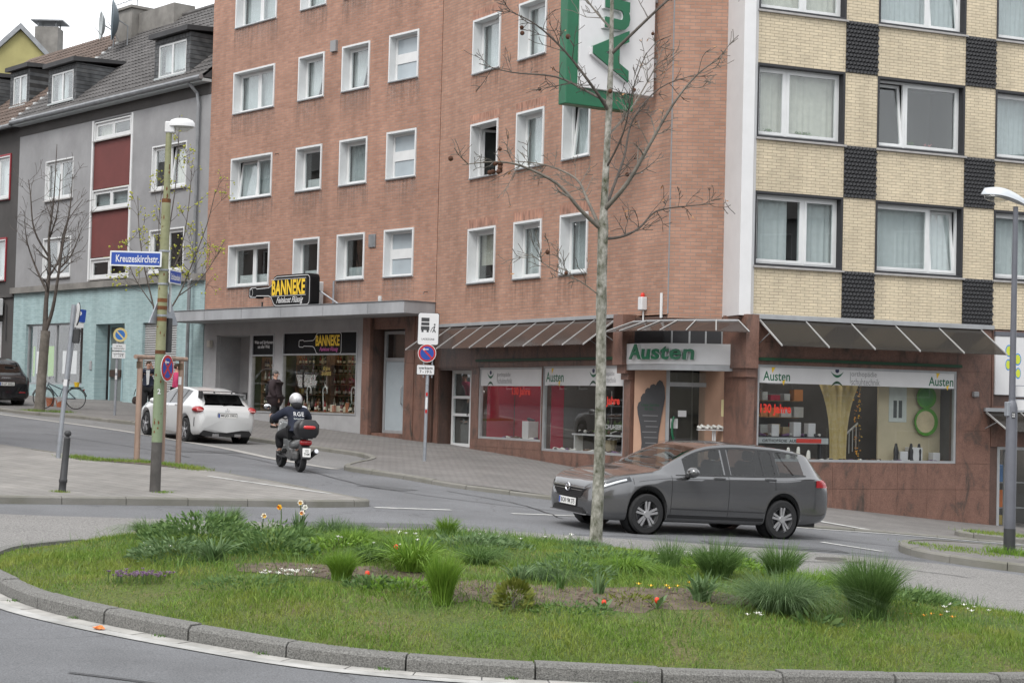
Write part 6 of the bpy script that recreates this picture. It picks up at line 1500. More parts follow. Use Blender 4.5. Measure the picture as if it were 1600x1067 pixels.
# ---- black suv cut by the left edge
M_bpaint = pm('paint_black', (.010, .011, .013), .25, .05, 2, coat=1.0)
c3 = thing('suv_car', 'black SUV parked uphill at the left edge of the street', 'car')
C3 = CarBody(4.66,
  top=[(0, .74), (.06, .86), (.4, .98), (.9, 1.05), (1.2, 1.08), (1.5, 1.25), (1.95, 1.55), (2.3, 1.64), (3.0, 1.66), (3.8, 1.60), (4.12, 1.54), (4.4, 1.22), (4.52, 1.10), (4.6, 1.0), (4.66, .84)],
  belt=[(0, .66), (.1, .82), (.6, .96), (1.2, 1.02), (3.0, 1.06), (4.1, 1.10), (4.4, 1.05), (4.66, .78)],
  bot=[(0, .40), (.1, .28), (.4, .25), (4.1, .26), (4.6, .34), (4.66, .46)],
  half=[(0, .60), (.1, .76), (.4, .90), (.9, .945), (3.8, .95), (4.3, .91), (4.55, .85), (4.66, .76)],
  roofw=[(1.0, .72), (1.7, .66), (2.3, .61), (3.6, .60), (4.2, .62), (4.6, .7)], ax=(.92, 3.74), ra=.40, cabin=(1.05, 4.55))
C3.build(c3, M_bpaint, [(1.6, 2.4), (2.5, 3.3), (3.45, 3.9)], (1.28, 2.0), (4.14, 4.44), M_cglassd)
for sd in (-1, 1):
    C3.patch(lambda q: (4.2, 5.0), 4.28, 4.63, 8, 4, sd, .008).build('taillight', pm('tail_lamp_dark', (.06, .004, .006), .15, 0, coat=.6), c3)
    MB().ball((0, 0, 0), 1, 10, (.1, .13, .09)).build('door_mirror', M_bpaint, c3, (1.62, sd*1.03, 1.12), smooth=60)
for sd in (-1, 1): MB().cbox(4.55, 4.665, sd*.55-.12, sd*.55+.12, .52, .56, .01).build('reflector', M_red, c3)
bd4 = MB()
for i in range(4): bd4.lathe([(.042, -.004), (.05, 0), (.042, .004), (.036, 0), (.042, -.004)], 16, (4.60, -.11+.073*i, .985), 'x', False)
bd4.build('badge', M_chrome, c3); plate_n(c3, 'E·LP 2022', (4.675, 0, .82), R(90))
interior(c3, 1.2, 4.0, .8, .7, 1.6, [(1.9, -.36), (1.9, .36), (2.8, 0)])
MB().box(.4, 4.4, -.75, .75, .26, .42).build('underbody', M_trim, c3)
for a in C3.ax:
    for sd in (-1, 1): wheel(c3, a, sd*.81, sd, .36, .235, .24, M_rimd, 'thin')
place_car(c3, -19.15, 60.3, -17.35, 58.15, .92, 2.82)
# ================================================================== people, scooter, bicycle
M_skin = pm('skin', (.52, .31, .23), .6, .06, 6)
def skin_mesh(name, nodes, edges, mat, sub=2, root=0):
    """nodes: (x,y,z,rx[,ry]) joined by edges, grown with a skin modifier into one smooth surface"""
    me = bpy.data.meshes.new(name); me.from_pydata([n_[:3] for n_ in nodes], edges, [])
    o = bpy.data.objects.new(name, me); COL.objects.link(o)
    m = o.modifiers.new('skin', 'SKIN'); m.use_smooth_shade = True; m.branch_smoothing = .6
    for i, n_ in enumerate(nodes):
        sv = me.skin_vertices[0].data[i]; sv.radius = (n_[3], n_[4] if len(n_) > 4 else n_[3]); sv.use_root = i == root
    s_ = o.modifiers.new('sub', 'SUBSURF'); s_.levels = sub; s_.render_levels = sub
    dg = bpy.context.evaluated_depsgraph_get(); r = bpy.data.meshes.new_from_object(o.evaluated_get(dg)); r.name = name
    bpy.data.objects.remove(o); bpy.data.meshes.remove(me); r.materials.clear(); r.materials.append(mat)
    r.polygons.foreach_set('use_smooth', [True]*len(r.polygons)); return r
def person(label, pos, rz, J, coat, trousers, shoes, hair, coat_len=.86, group=None, coat_fat=1.0, head_yaw=0):
    """J: joints in metres, facing -y; coat/trousers/shoes/hair are materials"""
    t = thing('person', label, 'person', pos, rz, group)
    P = dict(pelvis=(0, 0, .95), spine=(0, .01, 1.14), chest=(0, 0, 1.34), neck=(0, .01, 1.49), head=(0, -.01, 1.63), top=(0, .0, 1.72),
             shL=(-.19, 0, 1.42), shR=(.19, 0, 1.42), elL=(-.25, .03, 1.15), elR=(.25, .03, 1.15), wrL=(-.26, -.06, .90), wrR=(.26, -.06, .90),
             hipL=(-.10, 0, .90), hipR=(.10, 0, .90), knL=(-.11, -.02, .50), knR=(.11, -.02, .50), anL=(-.11, .03, .10), anR=(.11, .03, .10))
    P.update(J); P = {k: Vector(v) for k, v in P.items()}
    names, nodes, edges = {}, [], []
    def add(k, p, r, r2=None): names[k] = len(nodes); nodes.append((*p, r, r2 or r))
    add('pelvis', P['pelvis'], .135, .11); add('spine', P['spine'], .125, .10); add('chest', P['chest'], .15, .11); add('neck', P['neck'], .055); add('head', P['head'], .085, .10); add('top', P['top'], .075, .085)
    edges += [(0, 1), (1, 2), (2, 3), (3, 4), (4, 5)]
    for s_ in 'LR':
        add('sh'+s_, P['sh'+s_], .062); add('el'+s_, P['el'+s_], .045); add('wr'+s_, P['wr'+s_], .030)
        edges += [(names['chest'], names['sh'+s_]), (names['sh'+s_], names['el'+s_]), (names['el'+s_], names['wr'+s_])]
        d = (P['wr'+s_]-P['el'+s_]).normalized(); sx = -1 if s_ == 'L' else 1
        u = Vector((0, -1, 0)); u = (u-d*u.dot(d)).normalized(); w = d.cross(u)
        palm = P['wr'+s_]+d*.07; add('pa'+s_, palm, .036, .022); edges.append((names['wr'+s_], names['pa'+s_]))
        for q, ln in ((-.028, .070), (-.009, .082), (.010, .078), (.028, .062)):
            a = palm+u*q+d*.03; add('f', a, .011); k0 = len(nodes)-1; add('f', a+d*ln*.5+w*sx*.008, .010); add('f', a+d*ln*.85+w*sx*.028, .008); edges += [(names['pa'+s_], k0), (k0, k0+1), (k0+1, k0+2)]
        a = palm+u*.035-d*.01; add('f', a, .012); k0 = len(nodes)-1; add('f', a+u*.02+d*.04, .009); edges += [(names['pa'+s_], k0), (k0, k0+1)]
        add('hip'+s_, P['hip'+s_], .095); add('kn'+s_, P['kn'+s_], .062); add('an'+s_, P['an'+s_], .042)
        toe = P.get('toe'+s_, P['an'+s_]+Vector((.01*sx, -.16, -.06))); heel = P['an'+s_]+Vector((0, .03, -.06)); add('toe'+s_, toe, .035)
        edges += [(0, names['hip'+s_]), (names['hip'+s_], names['kn'+s_]), (names['kn'+s_], names['an'+s_]), (names['an'+s_], names['toe'+s_])]
    link(skin_mesh('body', nodes, edges, M_skin, 1), 'body', t)
    f = coat_fat
    nd = []; ed = []; KF = [1.32]
    def a2(p, r, r2=None): nd.append((*p, r*KF[0], (r2 or r)*KF[0])); return len(nd)-1
    hem = P['pelvis'].copy(); hem.z = coat_len; i0 = a2(P['spine'], .155*f, .125*f); i1 = a2(P['chest'], .178*f, .135*f); i2 = a2(P['chest'].lerp(P['neck'], .72), .085, .08); i3 = a2(P['pelvis'], .165*f, .135*f); i4 = a2(hem, .172*f, .142*f)
    ed += [(i0, i1), (i1, i2), (i0, i3), (i3, i4)]
    for s_ in 'LR':
        a = a2(P['sh'+s_]+Vector((0, 0, .005)), .088*f); b = a2(P['el'+s_], .060*f); c = a2(P['wr'+s_].lerp(P['el'+s_], .05), .045*f); ed += [(i1, a), (a, b), (b, c)]
    link(skin_mesh('jacket', nd, ed, coat, 2), 'jacket', t)
    nd = []; ed = []; i0 = a2(P['pelvis'], .15, .12)
    for s_ in 'LR':
        a = a2(P['hip'+s_], .108); b = a2(P['kn'+s_], .075); c = a2(P['an'+s_]+Vector((0, 0, .02)), .062); ed += [(i0, a), (a, b), (b, c)]
    link(skin_mesh('trousers', nd, ed, trousers, 2), 'trousers', t)
    for s_, sx in (('L', -1), ('R', 1)):
        an = P['an'+s_]; toe = P.get('toe'+s_, an+Vector((.01*sx, -.16, -.06)))
        link(skin_mesh('shoe', [(an.x, an.y+.05, an.z-.05, .046, .05), (an.x, an.y-.04, an.z-.045, .050, .05), (toe.x, toe.y, toe.z, .048, .035)], [(0, 1), (1, 2)], shoes, 1), 'shoe', t)
    hp, tp = P['head'], P['top']
    if hair:
        hb = MB().ball((hp.x, hp.y+.018, hp.z+.035), 1, 14, (.098, .108, .105)); hb.v = [(x, y+(.04 if z < hp.z+.02 and y < hp.y else 0), max(z, hp.z-.035)) for x, y, z in hb.v]; hb.build('hair', hair, t, smooth=70)
    fc = MB().add([(hp.x-.012, hp.y-.098, hp.z-.015), (hp.x+.012, hp.y-.098, hp.z-.015), (hp.x, hp.y-.125, hp.z-.018), (hp.x, hp.y-.095, hp.z+.03)], [(0, 1, 2), (0, 2, 3), (1, 3, 2)]); fc.build('nose', M_skin, t)
    for sx in (-1, 1):
        MB().ball((hp.x+sx*.033, hp.y-.094, hp.z+.02), .011, 6).build('eye', M_trim, t); MB().ball((hp.x+sx*.092, hp.y+.005, hp.z), 1, 6, (.012, .022, .032)).build('ear', M_skin, t)
    MB().box(hp.x-.022, hp.x+.022, hp.y-.095, hp.y-.088, hp.z-.052, hp.z-.044).build('mouth', pm('lips', (.35, .13, .11), .6, 0), t)
    return t
M_navy_c = pm('cloth_navy', (.014, .018, .035), .9, .15, 8, .3, 40); M_blk_c = pm('cloth_black', (.010, .010, .012), .9, .15, 8, .3, 40); M_plum = pm('cloth_plum', (.030, .019, .022), .85, .15, 6, .3, 30)
M_shoe = pm('shoe_black', (.012, .012, .012), .5, .1); M_hairg = pm('hair_grey', (.10, .095, .09), .9, .3, 30); M_hairb = pm('hair_brown', (.04, .025, .016), .9, .3, 30); M_pinkc = pm('cloth_pink', (.45, .04, .12), .85, .1, 6, .2, 30)
# man looking into the wine shop
mx_, my_ = -7.22, 53.0
person('man in a dark plum coat standing and looking into the wine shop window', (mx_, my_, PZ(mx_, my_)), R(78), dict(wrL=(-.22, -.12, .92), wrR=(.22, -.10, .92), anL=(-.10, .05, .10), anR=(.10, -.03, .10)), M_plum, M_blk_c, M_shoe, M_hairg, .58, coat_fat=1.36)
bp = thing('backpack', 'small black backpack worn by the man at the wine shop', 'backpack', (mx_, my_, PZ(mx_, my_)), R(78))
link(skin_mesh('pack', [(0, .22, .98, .13, .08), (0, .24, 1.18, .14, .09), (0, .22, 1.36, .11, .07)], [(0, 1), (1, 2)], M_blk_c, 2), 'pack', bp)
for sx in (-1, 1): MB().tube([(sx*.12, .18, 1.36), (sx*.14, .0, 1.50), (sx*.14, -.16, 1.36), (sx*.14, -.14, 1.15)], .016, 6).build('strap', M_blk_c, bp)
# walker with raised hand behind the stakes
wx_, wy_ = -11.72, 55.9
person('walker in a navy jacket holding a raised hand to the face beside the tree stakes', (wx_, wy_, PZ(wx_, wy_)), R(8), dict(elR=(.30, -.12, 1.22), wrR=(.13, -.22, 1.55), elL=(-.28, .10, 1.18), wrL=(-.34, .06, .93), knL=(-.10, -.14, .52), anL=(-.10, -.16, .10), knR=(.10, .05, .50), anR=(.10, .22, .12)), M_navy_c, M_blk_c, M_shoe, M_hairb, .80, coat_fat=1.08)
sh_p = thing('handbag', 'dark patterned handbag held by the walker in the navy jacket', 'handbag', (wx_, wy_, PZ(wx_, wy_)), R(8))
link(skin_mesh('bag', [(-.37, .04, .34, .17, .07), (-.37, .04, .52, .15, .06), (-.37, .04, .62, .10, .04)], [(0, 1), (1, 2)], pm('bag_brown', (.05, .035, .03), .8, .4, 12), 2), 'bag', sh_p)
MB().tube([(-.45, .04, .62), (-.40, .04, .84), (-.34, .04, .84), (-.29, .04, .62)], .012, 6).build('handle', M_blk_c, sh_p)
MB().prism([(-.07, 1.46), (.05, 1.46), (.03, 1.0), (-.04, .98)], -.232, -.226).build('shirt_front', M_curt, [o for o in COL.objects if o.name.startswith('person')][-1])
# person in pink behind the white car
kx, ky = -10.55, 54.6
person('person in a bright pink jacket hidden behind the stakes and the white hatchback', (kx, ky, PZ(kx, ky)), R(100), {}, M_pinkc, M_blk_c, M_shoe, M_hairb, .80)

# ---- scooter and rider (x: to the rear, z up; nose at -x)
sc_ = thing('motor_scooter', 'grey motor scooter with black top case climbing the street', 'scooter')
M_scg = pm('scooter_silver', (.30, .31, .31), .3, .05, 3, metal=.4, coat=.5); M_scb = pm('scooter_black', (.018, .018, .020), .4, .1, 5)
def sc_wheel(x, r=.235):
    w = MB().lathe([(r*.66, -.05), (r*.9, -.06), (r, -.03), (r, .03), (r*.9, .06), (r*.66, .05)], 28, (0, 0, 0), 'y', False).build('wheel', M_tyre, sc_, (x, 0, r), smooth=50)
    rb = MB().lathe([(r*.67, -.045), (r*.67, .045), (r*.60, .045), (r*.60, -.045), (r*.67, -.045)], 24, (0, 0, 0), 'y', False)
    for i in range(5): a = 6.283*i/5; rb.tube([(0, 0, 0), (r*.62*math.cos(a), 0, r*.62*math.sin(a))], .02, 6)
    rb.build('rim', M_rimd, w)
sc_wheel(-.64); sc_wheel(.64)
link(skin_mesh('rear_body', [(.0, 0, .52, .11, .10), (.25, 0, .54, .14, .11), (.52, 0, .58, .15, .10), (.80, 0, .64, .11, .07)], [(0, 1), (1, 2), (2, 3)], M_scg, 2), 'rear_body', sc_)
link(skin_mesh('seat', [(-.02, 0, .66, .12, .06), (.25, 0, .68, .15, .06), (.55, 0, .70, .14, .055), (.72, 0, .72, .10, .04)], [(0, 1), (1, 2), (2, 3)], M_scb, 2), 'seat', sc_)
link(skin_mesh('leg_shield', [(-.48, 0, .30, .12, .03), (-.56, 0, .60, .19, .035), (-.60, 0, .85, .16, .05), (-.62, 0, 1.0, .09, .05)], [(0, 1), (1, 2), (2, 3)], M_scg, 2), 'leg_shield', sc_)
MB().cbox(-.50, .10, -.17, .17, .24, .31, .03).build('footboard', M_scb, sc_)
link(skin_mesh('front_mudguard', [(-.86, 0, .38, .06), (-.66, 0, .50, .07), (-.48, 0, .42, .06)], [(0, 1), (1, 2)], M_scg, 2), 'front_mudguard', sc_)
MB().tube([(-.60, -.07, .95), (-.64, -.07, .235)], .025, 8).tube([(-.60, .07, .95), (-.64, .07, .235)], .025, 8).build('fork', M_scb, sc_)
MB().tube([(-.52, -.33, 1.05), (-.56, -.12, 1.06), (-.58, 0, 1.02), (-.56, .12, 1.06), (-.52, .33, 1.05)], .018, 8).build('handlebar', M_scb, sc_)
for sd in (-1, 1):
    MB().tube([(-.56, sd*.24, 1.06), (-.60, sd*.36, 1.22)], .010, 6).build('mirror_stalk', M_scb, sc_); MB().ball((-.59, sd*.40, 1.26), 1, 12, (.025, .085, .055)).build('mirror', M_chrome, sc_, smooth=60)
MB().cbox(.10, .70, -.16, -.03, .22, .42, .05).build('engine', pm('engine_grey', (.07, .07, .07), .5, .3, 10), sc_); MB().lathe([(.02, -.17), (.10, -.17), (.12, -.15), (.12, -.08)], 16, (.42, 0, .33), 'y').build('drive_cover', pm('engine_grey', ''), sc_)
MB().tube([(.30, .15, .26), (.55, .19, .30), (.92, .21, .44)], [.035, .06, .055], 12).build('exhaust', M_scb, sc_, smooth=40); MB().tube([(.92, .21, .44), (.97, .212, .46)], .045, 12).build('exhaust_tip', M_chrome, sc_)
MB().prism([(.70, .56), (.86, .58), (1.00, .30), (.93, .28)], -.09, .09, 'y').build('rear_mudguard', M_scb, sc_)
pl_ = plate(.17, .18, .012, .006).build('number_plate', M_plate, sc_, (.975, 0, .42), R(90)); pl_.rotation_euler = (R(-12), 0, R(90)); text('plate_lettering', '132\nTNM', M_trim, pl_, (0, -.0075, 0), .12, .12, bold=.02)
link(skin_mesh('tail_lamp', [(.86, -.13, .61, .06), (.90, 0, .62, .065), (.86, .13, .61, .06)], [(0, 1), (1, 2)], M_red, 2), 'tail_lamp', sc_)
MB().box(.55, .98, -.11, .11, .70, .725).build('rack', M_scb, sc_)
def case_mb(z0, z1, k0, k1, ch_): 
    mb = MB(); P = []
    for zz, k in ((z0, k0), ((z0+z1)/2, 1.0), (z1, k1)):
        for i in range(20):
            a = 6.283*i/20; c_, s__ = math.cos(a), math.sin(a); e = .45
            mb.v.append((.86+.20*k*math.copysign(abs(c_)**e, c_), .235*k*math.copysign(abs(s__)**e, s__), zz))
    for j in range(2):
        for i in range(20): a = j*20+i; b = j*20+(i+1) % 20; mb.f.append((a, b, b+20, a+20))
    mb.f += [tuple(reversed(range(20))), tuple(range(40, 60))]; return mb
case_mb(.725, .90, .78, 1.02, 0).build('top_case', M_scb, sc_, smooth=40); case_mb(.905, 1.08, 1.02, .68, 0).build('top_case_lid', M_scb, sc_, smooth=40)
link(skin_mesh('case_reflector', [(1.00, -.16, 0.935, .040), (1.055, -.06, 0.935, .044), (1.055, .06, 0.935, .044), (1.00, .16, 0.935, .040)], [(0, 1), (1, 2), (2, 3)], pm('reflector_red', (.55, .02, .02), .25, .1, coat=.5), 1), 'case_reflector', sc_)
sx0, sy0 = -4.82, 36.62; sx1, sy1 = -4.27, 35.45
place_car(sc_, sx0, sy0, sx1, sy1, -.64, 1.28)
rd = person('scooter rider in navy security jacket marked RGE with a silver helmet', (0, 0, 0), 0, dict(
    pelvis=(0, .24, .80), spine=(0, .20, .96), chest=(0, .12, 1.16), neck=(0, .08, 1.31), head=(0, .04, 1.42), top=(0, .05, 1.50),
    shL=(-.21, .10, 1.23), shR=(.21, .10, 1.23), elL=(-.37, -.12, 1.04), elR=(.37, -.12, 1.04), wrL=(-.32, -.46, 1.07), wrR=(.32, -.46, 1.07),
    hipL=(-.12, .20, .78), hipR=(.12, .20, .78), knL=(-.23, -.22, .70), knR=(.23, -.22, .70), anL=(-.19, -.20, .38), anR=(.19, -.20, .38), toeL=(-.19, -.38, .34), toeR=(.19, -.38, .34)), M_navy_c, M_blk_c, M_shoe, None, .76, coat_fat=1.04)
rd.matrix_world = Matrix.Identity(4)
rd.location = sc_.location; rd.rotation_euler = (sc_.rotation_euler.to_matrix() @ Matrix.Rotation(R(-90), 3, 'Z')).to_euler()
# rider's local -y must point along the scooter's nose (-x)
rd.rotation_euler = (sc_.rotation_euler.to_matrix() @ Matrix.Rotation(R(-90), 3, 'Z')).to_euler()
text('back_lettering', 'RGE', M_wht, rd, (0, 0, 0), .22, .095, bold=.005, spacing=1.15); bl = [o for o in COL.objects if o.name.startswith('back_lettering')][-1]
bl.location = (.02, .365, 1.17); bl.rotation_euler = (R(-28), 0, R(180))
text('back_lettering', 'Sicherheit', M_curt2, rd, (0, 0, 0), .22, .04, bold=.02); bl2 = [o for o in COL.objects if o.name.startswith('back_lettering')][-1]
bl2.location = (.02, .392, 1.075); bl2.rotation_euler = (R(-24), 0, R(180))
he = thing('helmet', 'silver open-face helmet on the scooter rider', 'helmet', rd.location); he.rotation_euler = rd.rotation_euler
hm_ = MB().ball((0, .05, 1.455), 1, 22, (.135, .155, .145)); hm_.v = [(x, y, max(z, 1.37 if y > .0 else 1.45)) for x, y, z in hm_.v]; hm_.build('shell', pm('helmet_silver', (.55, .55, .56), .3, .05, metal=.3, coat=.6), he, smooth=60)
link(skin_mesh('hood', [(-.11, .11, 1.32, .085), (0, .18, 1.33, .095), (.11, .11, 1.32, .085)], [(0, 1), (1, 2)], M_blk_c, 2), 'collar', rd)

# ---- bicycle leaning against the parking sign
bk = thing('bicycle', 'dark city bicycle leaning on the parking sign post', 'bicycle', (-14.85, 57.0, PZ(-14.85, 57.0)), R(30)); bk.rotation_euler = (R(-6), 0, R(32))
for x, nm in ((-.54, 0), (.54, 1)):
    w = MB().lathe([(.325, -.018), (.345, -.018), (.352, 0), (.345, .018), (.325, .018), (.325, -.018)], 30, (0, 0, 0), 'y', False).build('wheel', M_tyre, bk, (x, 0, .352), smooth=60)
    sp2 = MB()
    for i in range(14): a = 6.283*i/14; sp2.tube([(.02*math.cos(a+1), 0, .02*math.sin(a+1)), (.33*math.cos(a), 0, .33*math.sin(a))], .003, 3)
    sp2.build('spokes', M_alu, w)
    mg = MB(); pts = [(.375*math.cos(a), 0, .375*math.sin(a)) for a in np.linspace(.2, 2.9, 12)]; mg.tube(pts, .018, 5); mg.build('mudguard', M_scb, w)
M_bike = pm('bike_frame_blue', (.04, .06, .08), .35, .1, coat=.5)
fr2 = MB()
for a, b in (((-.54, 0, .352), (-.36, 0, .88)), ((-.38, 0, .80), (-.02, 0, .36)), ((-.36, 0, .84), (.14, 0, .62)), ((-.02, 0, .36), (.20, 0, .92)), ((-.02, 0, .36), (.54, 0, .352)), ((.16, 0, .70), (.54, 0, .352))): fr2.tube([a, b], .016, 6)
fr2.build('frame', M_bike, bk); MB().cbox(.10, .34, -.09, .09, .93, .98, .03).build('saddle', M_scb, bk)
MB().tube([(-.22, -.28, 1.04), (-.34, -.18, 1.06), (-.36, 0, 1.02), (-.34, .18, 1.06), (-.22, .28, 1.04)], .013, 6).tube([(-.36, 0, .86), (-.36, 0, 1.03)], .014, 6).build('handlebar', M_alu, bk)
MB().box(.34, .80, -.07, .07, .72, .735).build('carrier', M_scb, bk); MB().cbox(.80, .84, -.03, .03, .62, .68, .01).build('rear_reflector', M_red, bk)
MB().lathe([(.09, -.02), (.09, .02)], 16, (-.02, 0, .33), 'y').tube([(-.02, -.05, .33), (-.10, -.08, .20)], .012, 5).tube([(-.02, .05, .33), (.06, .08, .46)], .012, 5).build('crank', M_alu, bk)
fpot = thing('flower_pot', 'small yellow flower pot standing on the bicycle carrier', 'flower pot', wpt((-14.85, 57.0, 0), R(32), .55, 0, PZ(-14.85, 57.0)+.74)); MB().lathe([(.07, 0), (.095, .16), (.085, .16), (.06, .02)], 12).build('pot', M_yel, fpot)
for i, (dx, dy) in enumerate(((-.55, 1.35), (-.15, 1.1))):
    o = tag(MB().lathe([(.11, 0), (.15, .24), (.16, .28), (.14, .28), (.10, .03)], 12).build('flower_pot', pm('terracotta', (.35, .12, .06), .9, .15), None, (-15.0+dx, 57.1+dy, PZ(-15+dx, 57.1+dy))), 'terracotta pot on the pavement behind the bicycle, %s one' % ('left' if i == 0 else 'right'), 'flower pot')
# ================================================================== trees and planting
def leafmat(name, c1, c2, rough=.6, trans=.25, patch=None):
    m, n, o = _new(name); L = n.links.new
    ge = N(n, 'ShaderNodeNewGeometry'); rp = ramp(n, [(0, lin(c1)), (1, lin(c2))]); L(ge.outputs['Random Per Island'], rp.inputs[0])
    last = rp.outputs[0]
    if patch:      # drifts of mossy or yellowed growth
        tc = N(n, 'ShaderNodeTexCoord'); no = N(n, 'ShaderNodeTexNoise', Scale=1.7, Detail=5.0, Roughness=.65); L(tc.outputs['Object'], no.inputs['Vector']); r2 = ramp(n, [(.47, (0, 0, 0)), (.68, (1, 1, 1))]); L(no.outputs[0], r2.inputs[0])
        mp_ = N(n, 'ShaderNodeMix', data_type='RGBA'); mp_.inputs['B'].default_value = lin(patch)+(1,); L(r2.outputs[0], mp_.inputs['Factor']); L(last, mp_.inputs['A']); last = mp_.outputs['Result']
    b = N(n, 'ShaderNodeBsdfPrincipled', Roughness=rough); b.inputs['Specular IOR Level'].default_value = .3; L(last, b.inputs['Base Color'])
    t = N(n, 'ShaderNodeBsdfTranslucent'); L(last, t.inputs[0]); mx = N(n, 'ShaderNodeMixShader'); mx.inputs[0].default_value = trans
    L(b.outputs[0], mx.inputs[1]); L(t.outputs[0], mx.inputs[2]); L(mx.outputs[0], o.inputs[0]); MATS[name] = m; return m
M_grass = leafmat('grass_lawn', (.085, .170, .022), (.215, .315, .055), patch=(.245, .275, .055))
M_grassy = leafmat('grass_dry', (.20, .20, .045), (.36, .31, .12))
M_tuft = leafmat('tuft_green', (.055, .120, .025), (.150, .245, .075)); M_tuft2 = leafmat('tuft_fresh', (.095, .200, .018), (.20, .32, .045)); M_tuft3 = leafmat('tuft_bluish', (.07, .135, .045), (.17, .25, .115))
M_wild = leafmat('wild_grass', (.06, .13, .025), (.19, .30, .06), patch=(.10, .19, .07)); M_herb = leafmat('herb_green', (.065, .130, .040), (.16, .25, .08)); M_dark = leafmat('leaf_olive', (.09, .115, .015), (.20, .22, .04))
M_bark = pm('bark_grey_green', (.045, .05, .022), .9, .3, 13, .9, 30, col2=(.40, .385, .35), stretch=(1, 1, .6))
M_barkd = pm('bark_dark', (.085, .072, .062), .9, .35, 6, .5, 25)
M_barkg = pm('bark_grey', (.15, .135, .115), .9, .35, 5, .5, 25)
M_bud = leafmat('buds_yellow', (.35, .38, .06), (.50, .48, .10)); M_pod = pm('seed_pod', (.085, .035, .018), .9, .3, 20, .5, 60); M_dead = leafmat('dead_leaf', (.30, .14, .06), (.42, .24, .12))

def twig_tree(rnd, start, direc, length, rad, depth, mb, tips, up=.15, wob=.18, ratio=.62, nseg=6, kids=(2, 3), minr=.0035):
    """one limb with its side shoots; collects the shoot tips"""
    p = Vector(start); d = Vector(direc).normalized(); pts = [p.copy()]; rr = [rad]
    for i in range(nseg):
        d = (d+Vector((rnd.uniform(-wob, wob), rnd.uniform(-wob, wob), rnd.uniform(-wob, wob)+up*.3))).normalized()
        p = p+d*length/nseg; pts.append(p.copy()); rr.append(max(minr, rad*(1-.72*(i+1)/nseg)))
    mb.tube(pts, rr, 6 if rad > .015 else 4)
    if depth == 0: tips.append((pts[-1], d)); return
    for k in range(rnd.randint(*kids)*2):
        i = rnd.randint(2, nseg-1); a = rnd.uniform(0, 6.283); b = pts[i]; ax = (pts[i+1 if i < nseg else i]-pts[i-1]).normalized(); u = ax.orthogonal().normalized(); w = ax.cross(u)
        nd = (ax*rnd.uniform(.5, 1.0)+(u*math.cos(a)+w*math.sin(a))*rnd.uniform(.5, .9)+Vector((0, 0, up))).normalized()
        twig_tree(rnd, b, nd, length*ratio*rnd.uniform(.55, 1.0), max(minr, rr[i]*.62), depth-1, mb, tips, up, wob, ratio, max(3, nseg-1), kids, minr)
    tips.append((pts[-1], d))
def path_limb(mb, pts, r0, r1, rnd, tips, kids, klen, minr=.0035):
    """limb along given points with short side shoots"""
    P = smooth_path(pts, 4); n = len(P); rr = [r0+(r1-r0)*(i/(n-1))**.8 for i in range(n)]
    mb.tube(P, rr, 7 if r0 > .02 else 5)
    for k in range(kids):
        i = rnd.randint(max(1, n//4), n-2); ax = (P[i+1]-P[i-1]).normalized(); a = rnd.uniform(0, 6.283); u = ax.orthogonal().normalized(); w = ax.cross(u)
        nd = (ax*rnd.uniform(.3, .9)+(u*math.cos(a)+w*math.sin(a))*.8+Vector((0, 0, .15))).normalized()
        twig_tree(rnd, P[i], nd, klen*rnd.uniform(.4, 1.1), max(minr, rr[i]*.5), 1, mb, tips, .1, .28, .5, 5, (1, 2), minr)
    tips.append((P[-1], (P[-1]-P[-2]).normalized()))

# ---- young tree on the island
rnd = random.Random(11); T0 = Vector((1.06, 20.8)); tz0 = IZ(*T0)-.05
it = thing('island_tree', 'slender bare young tree with seed balls growing on the traffic island', 'tree', (T0.x, T0.y, tz0))
tr = MB(); hts = [(-.05, .115), (.05, .086), (.2, .078), (.6, .070), (1.2, .066), (2.0, .063), (2.75, .060), (2.95, .068), (3.15, .062), (3.7, .062), (3.88, .066), (4.05, .046), (5.0, .038), (5.35, .040), (6.0, .029), (7.0, .019), (8.4, .007)]
tr.tube([(.02*math.sin(h*1.3)+.006*h, .02*math.cos(h*.9), h) for h, r in hts], [r for h, r in hts], 14); tr.build('trunk', M_bark, it, smooth=60)
def tp(h): return Vector((.02*math.sin(h*1.3)+.006*h, .02*math.cos(h*.9), h))
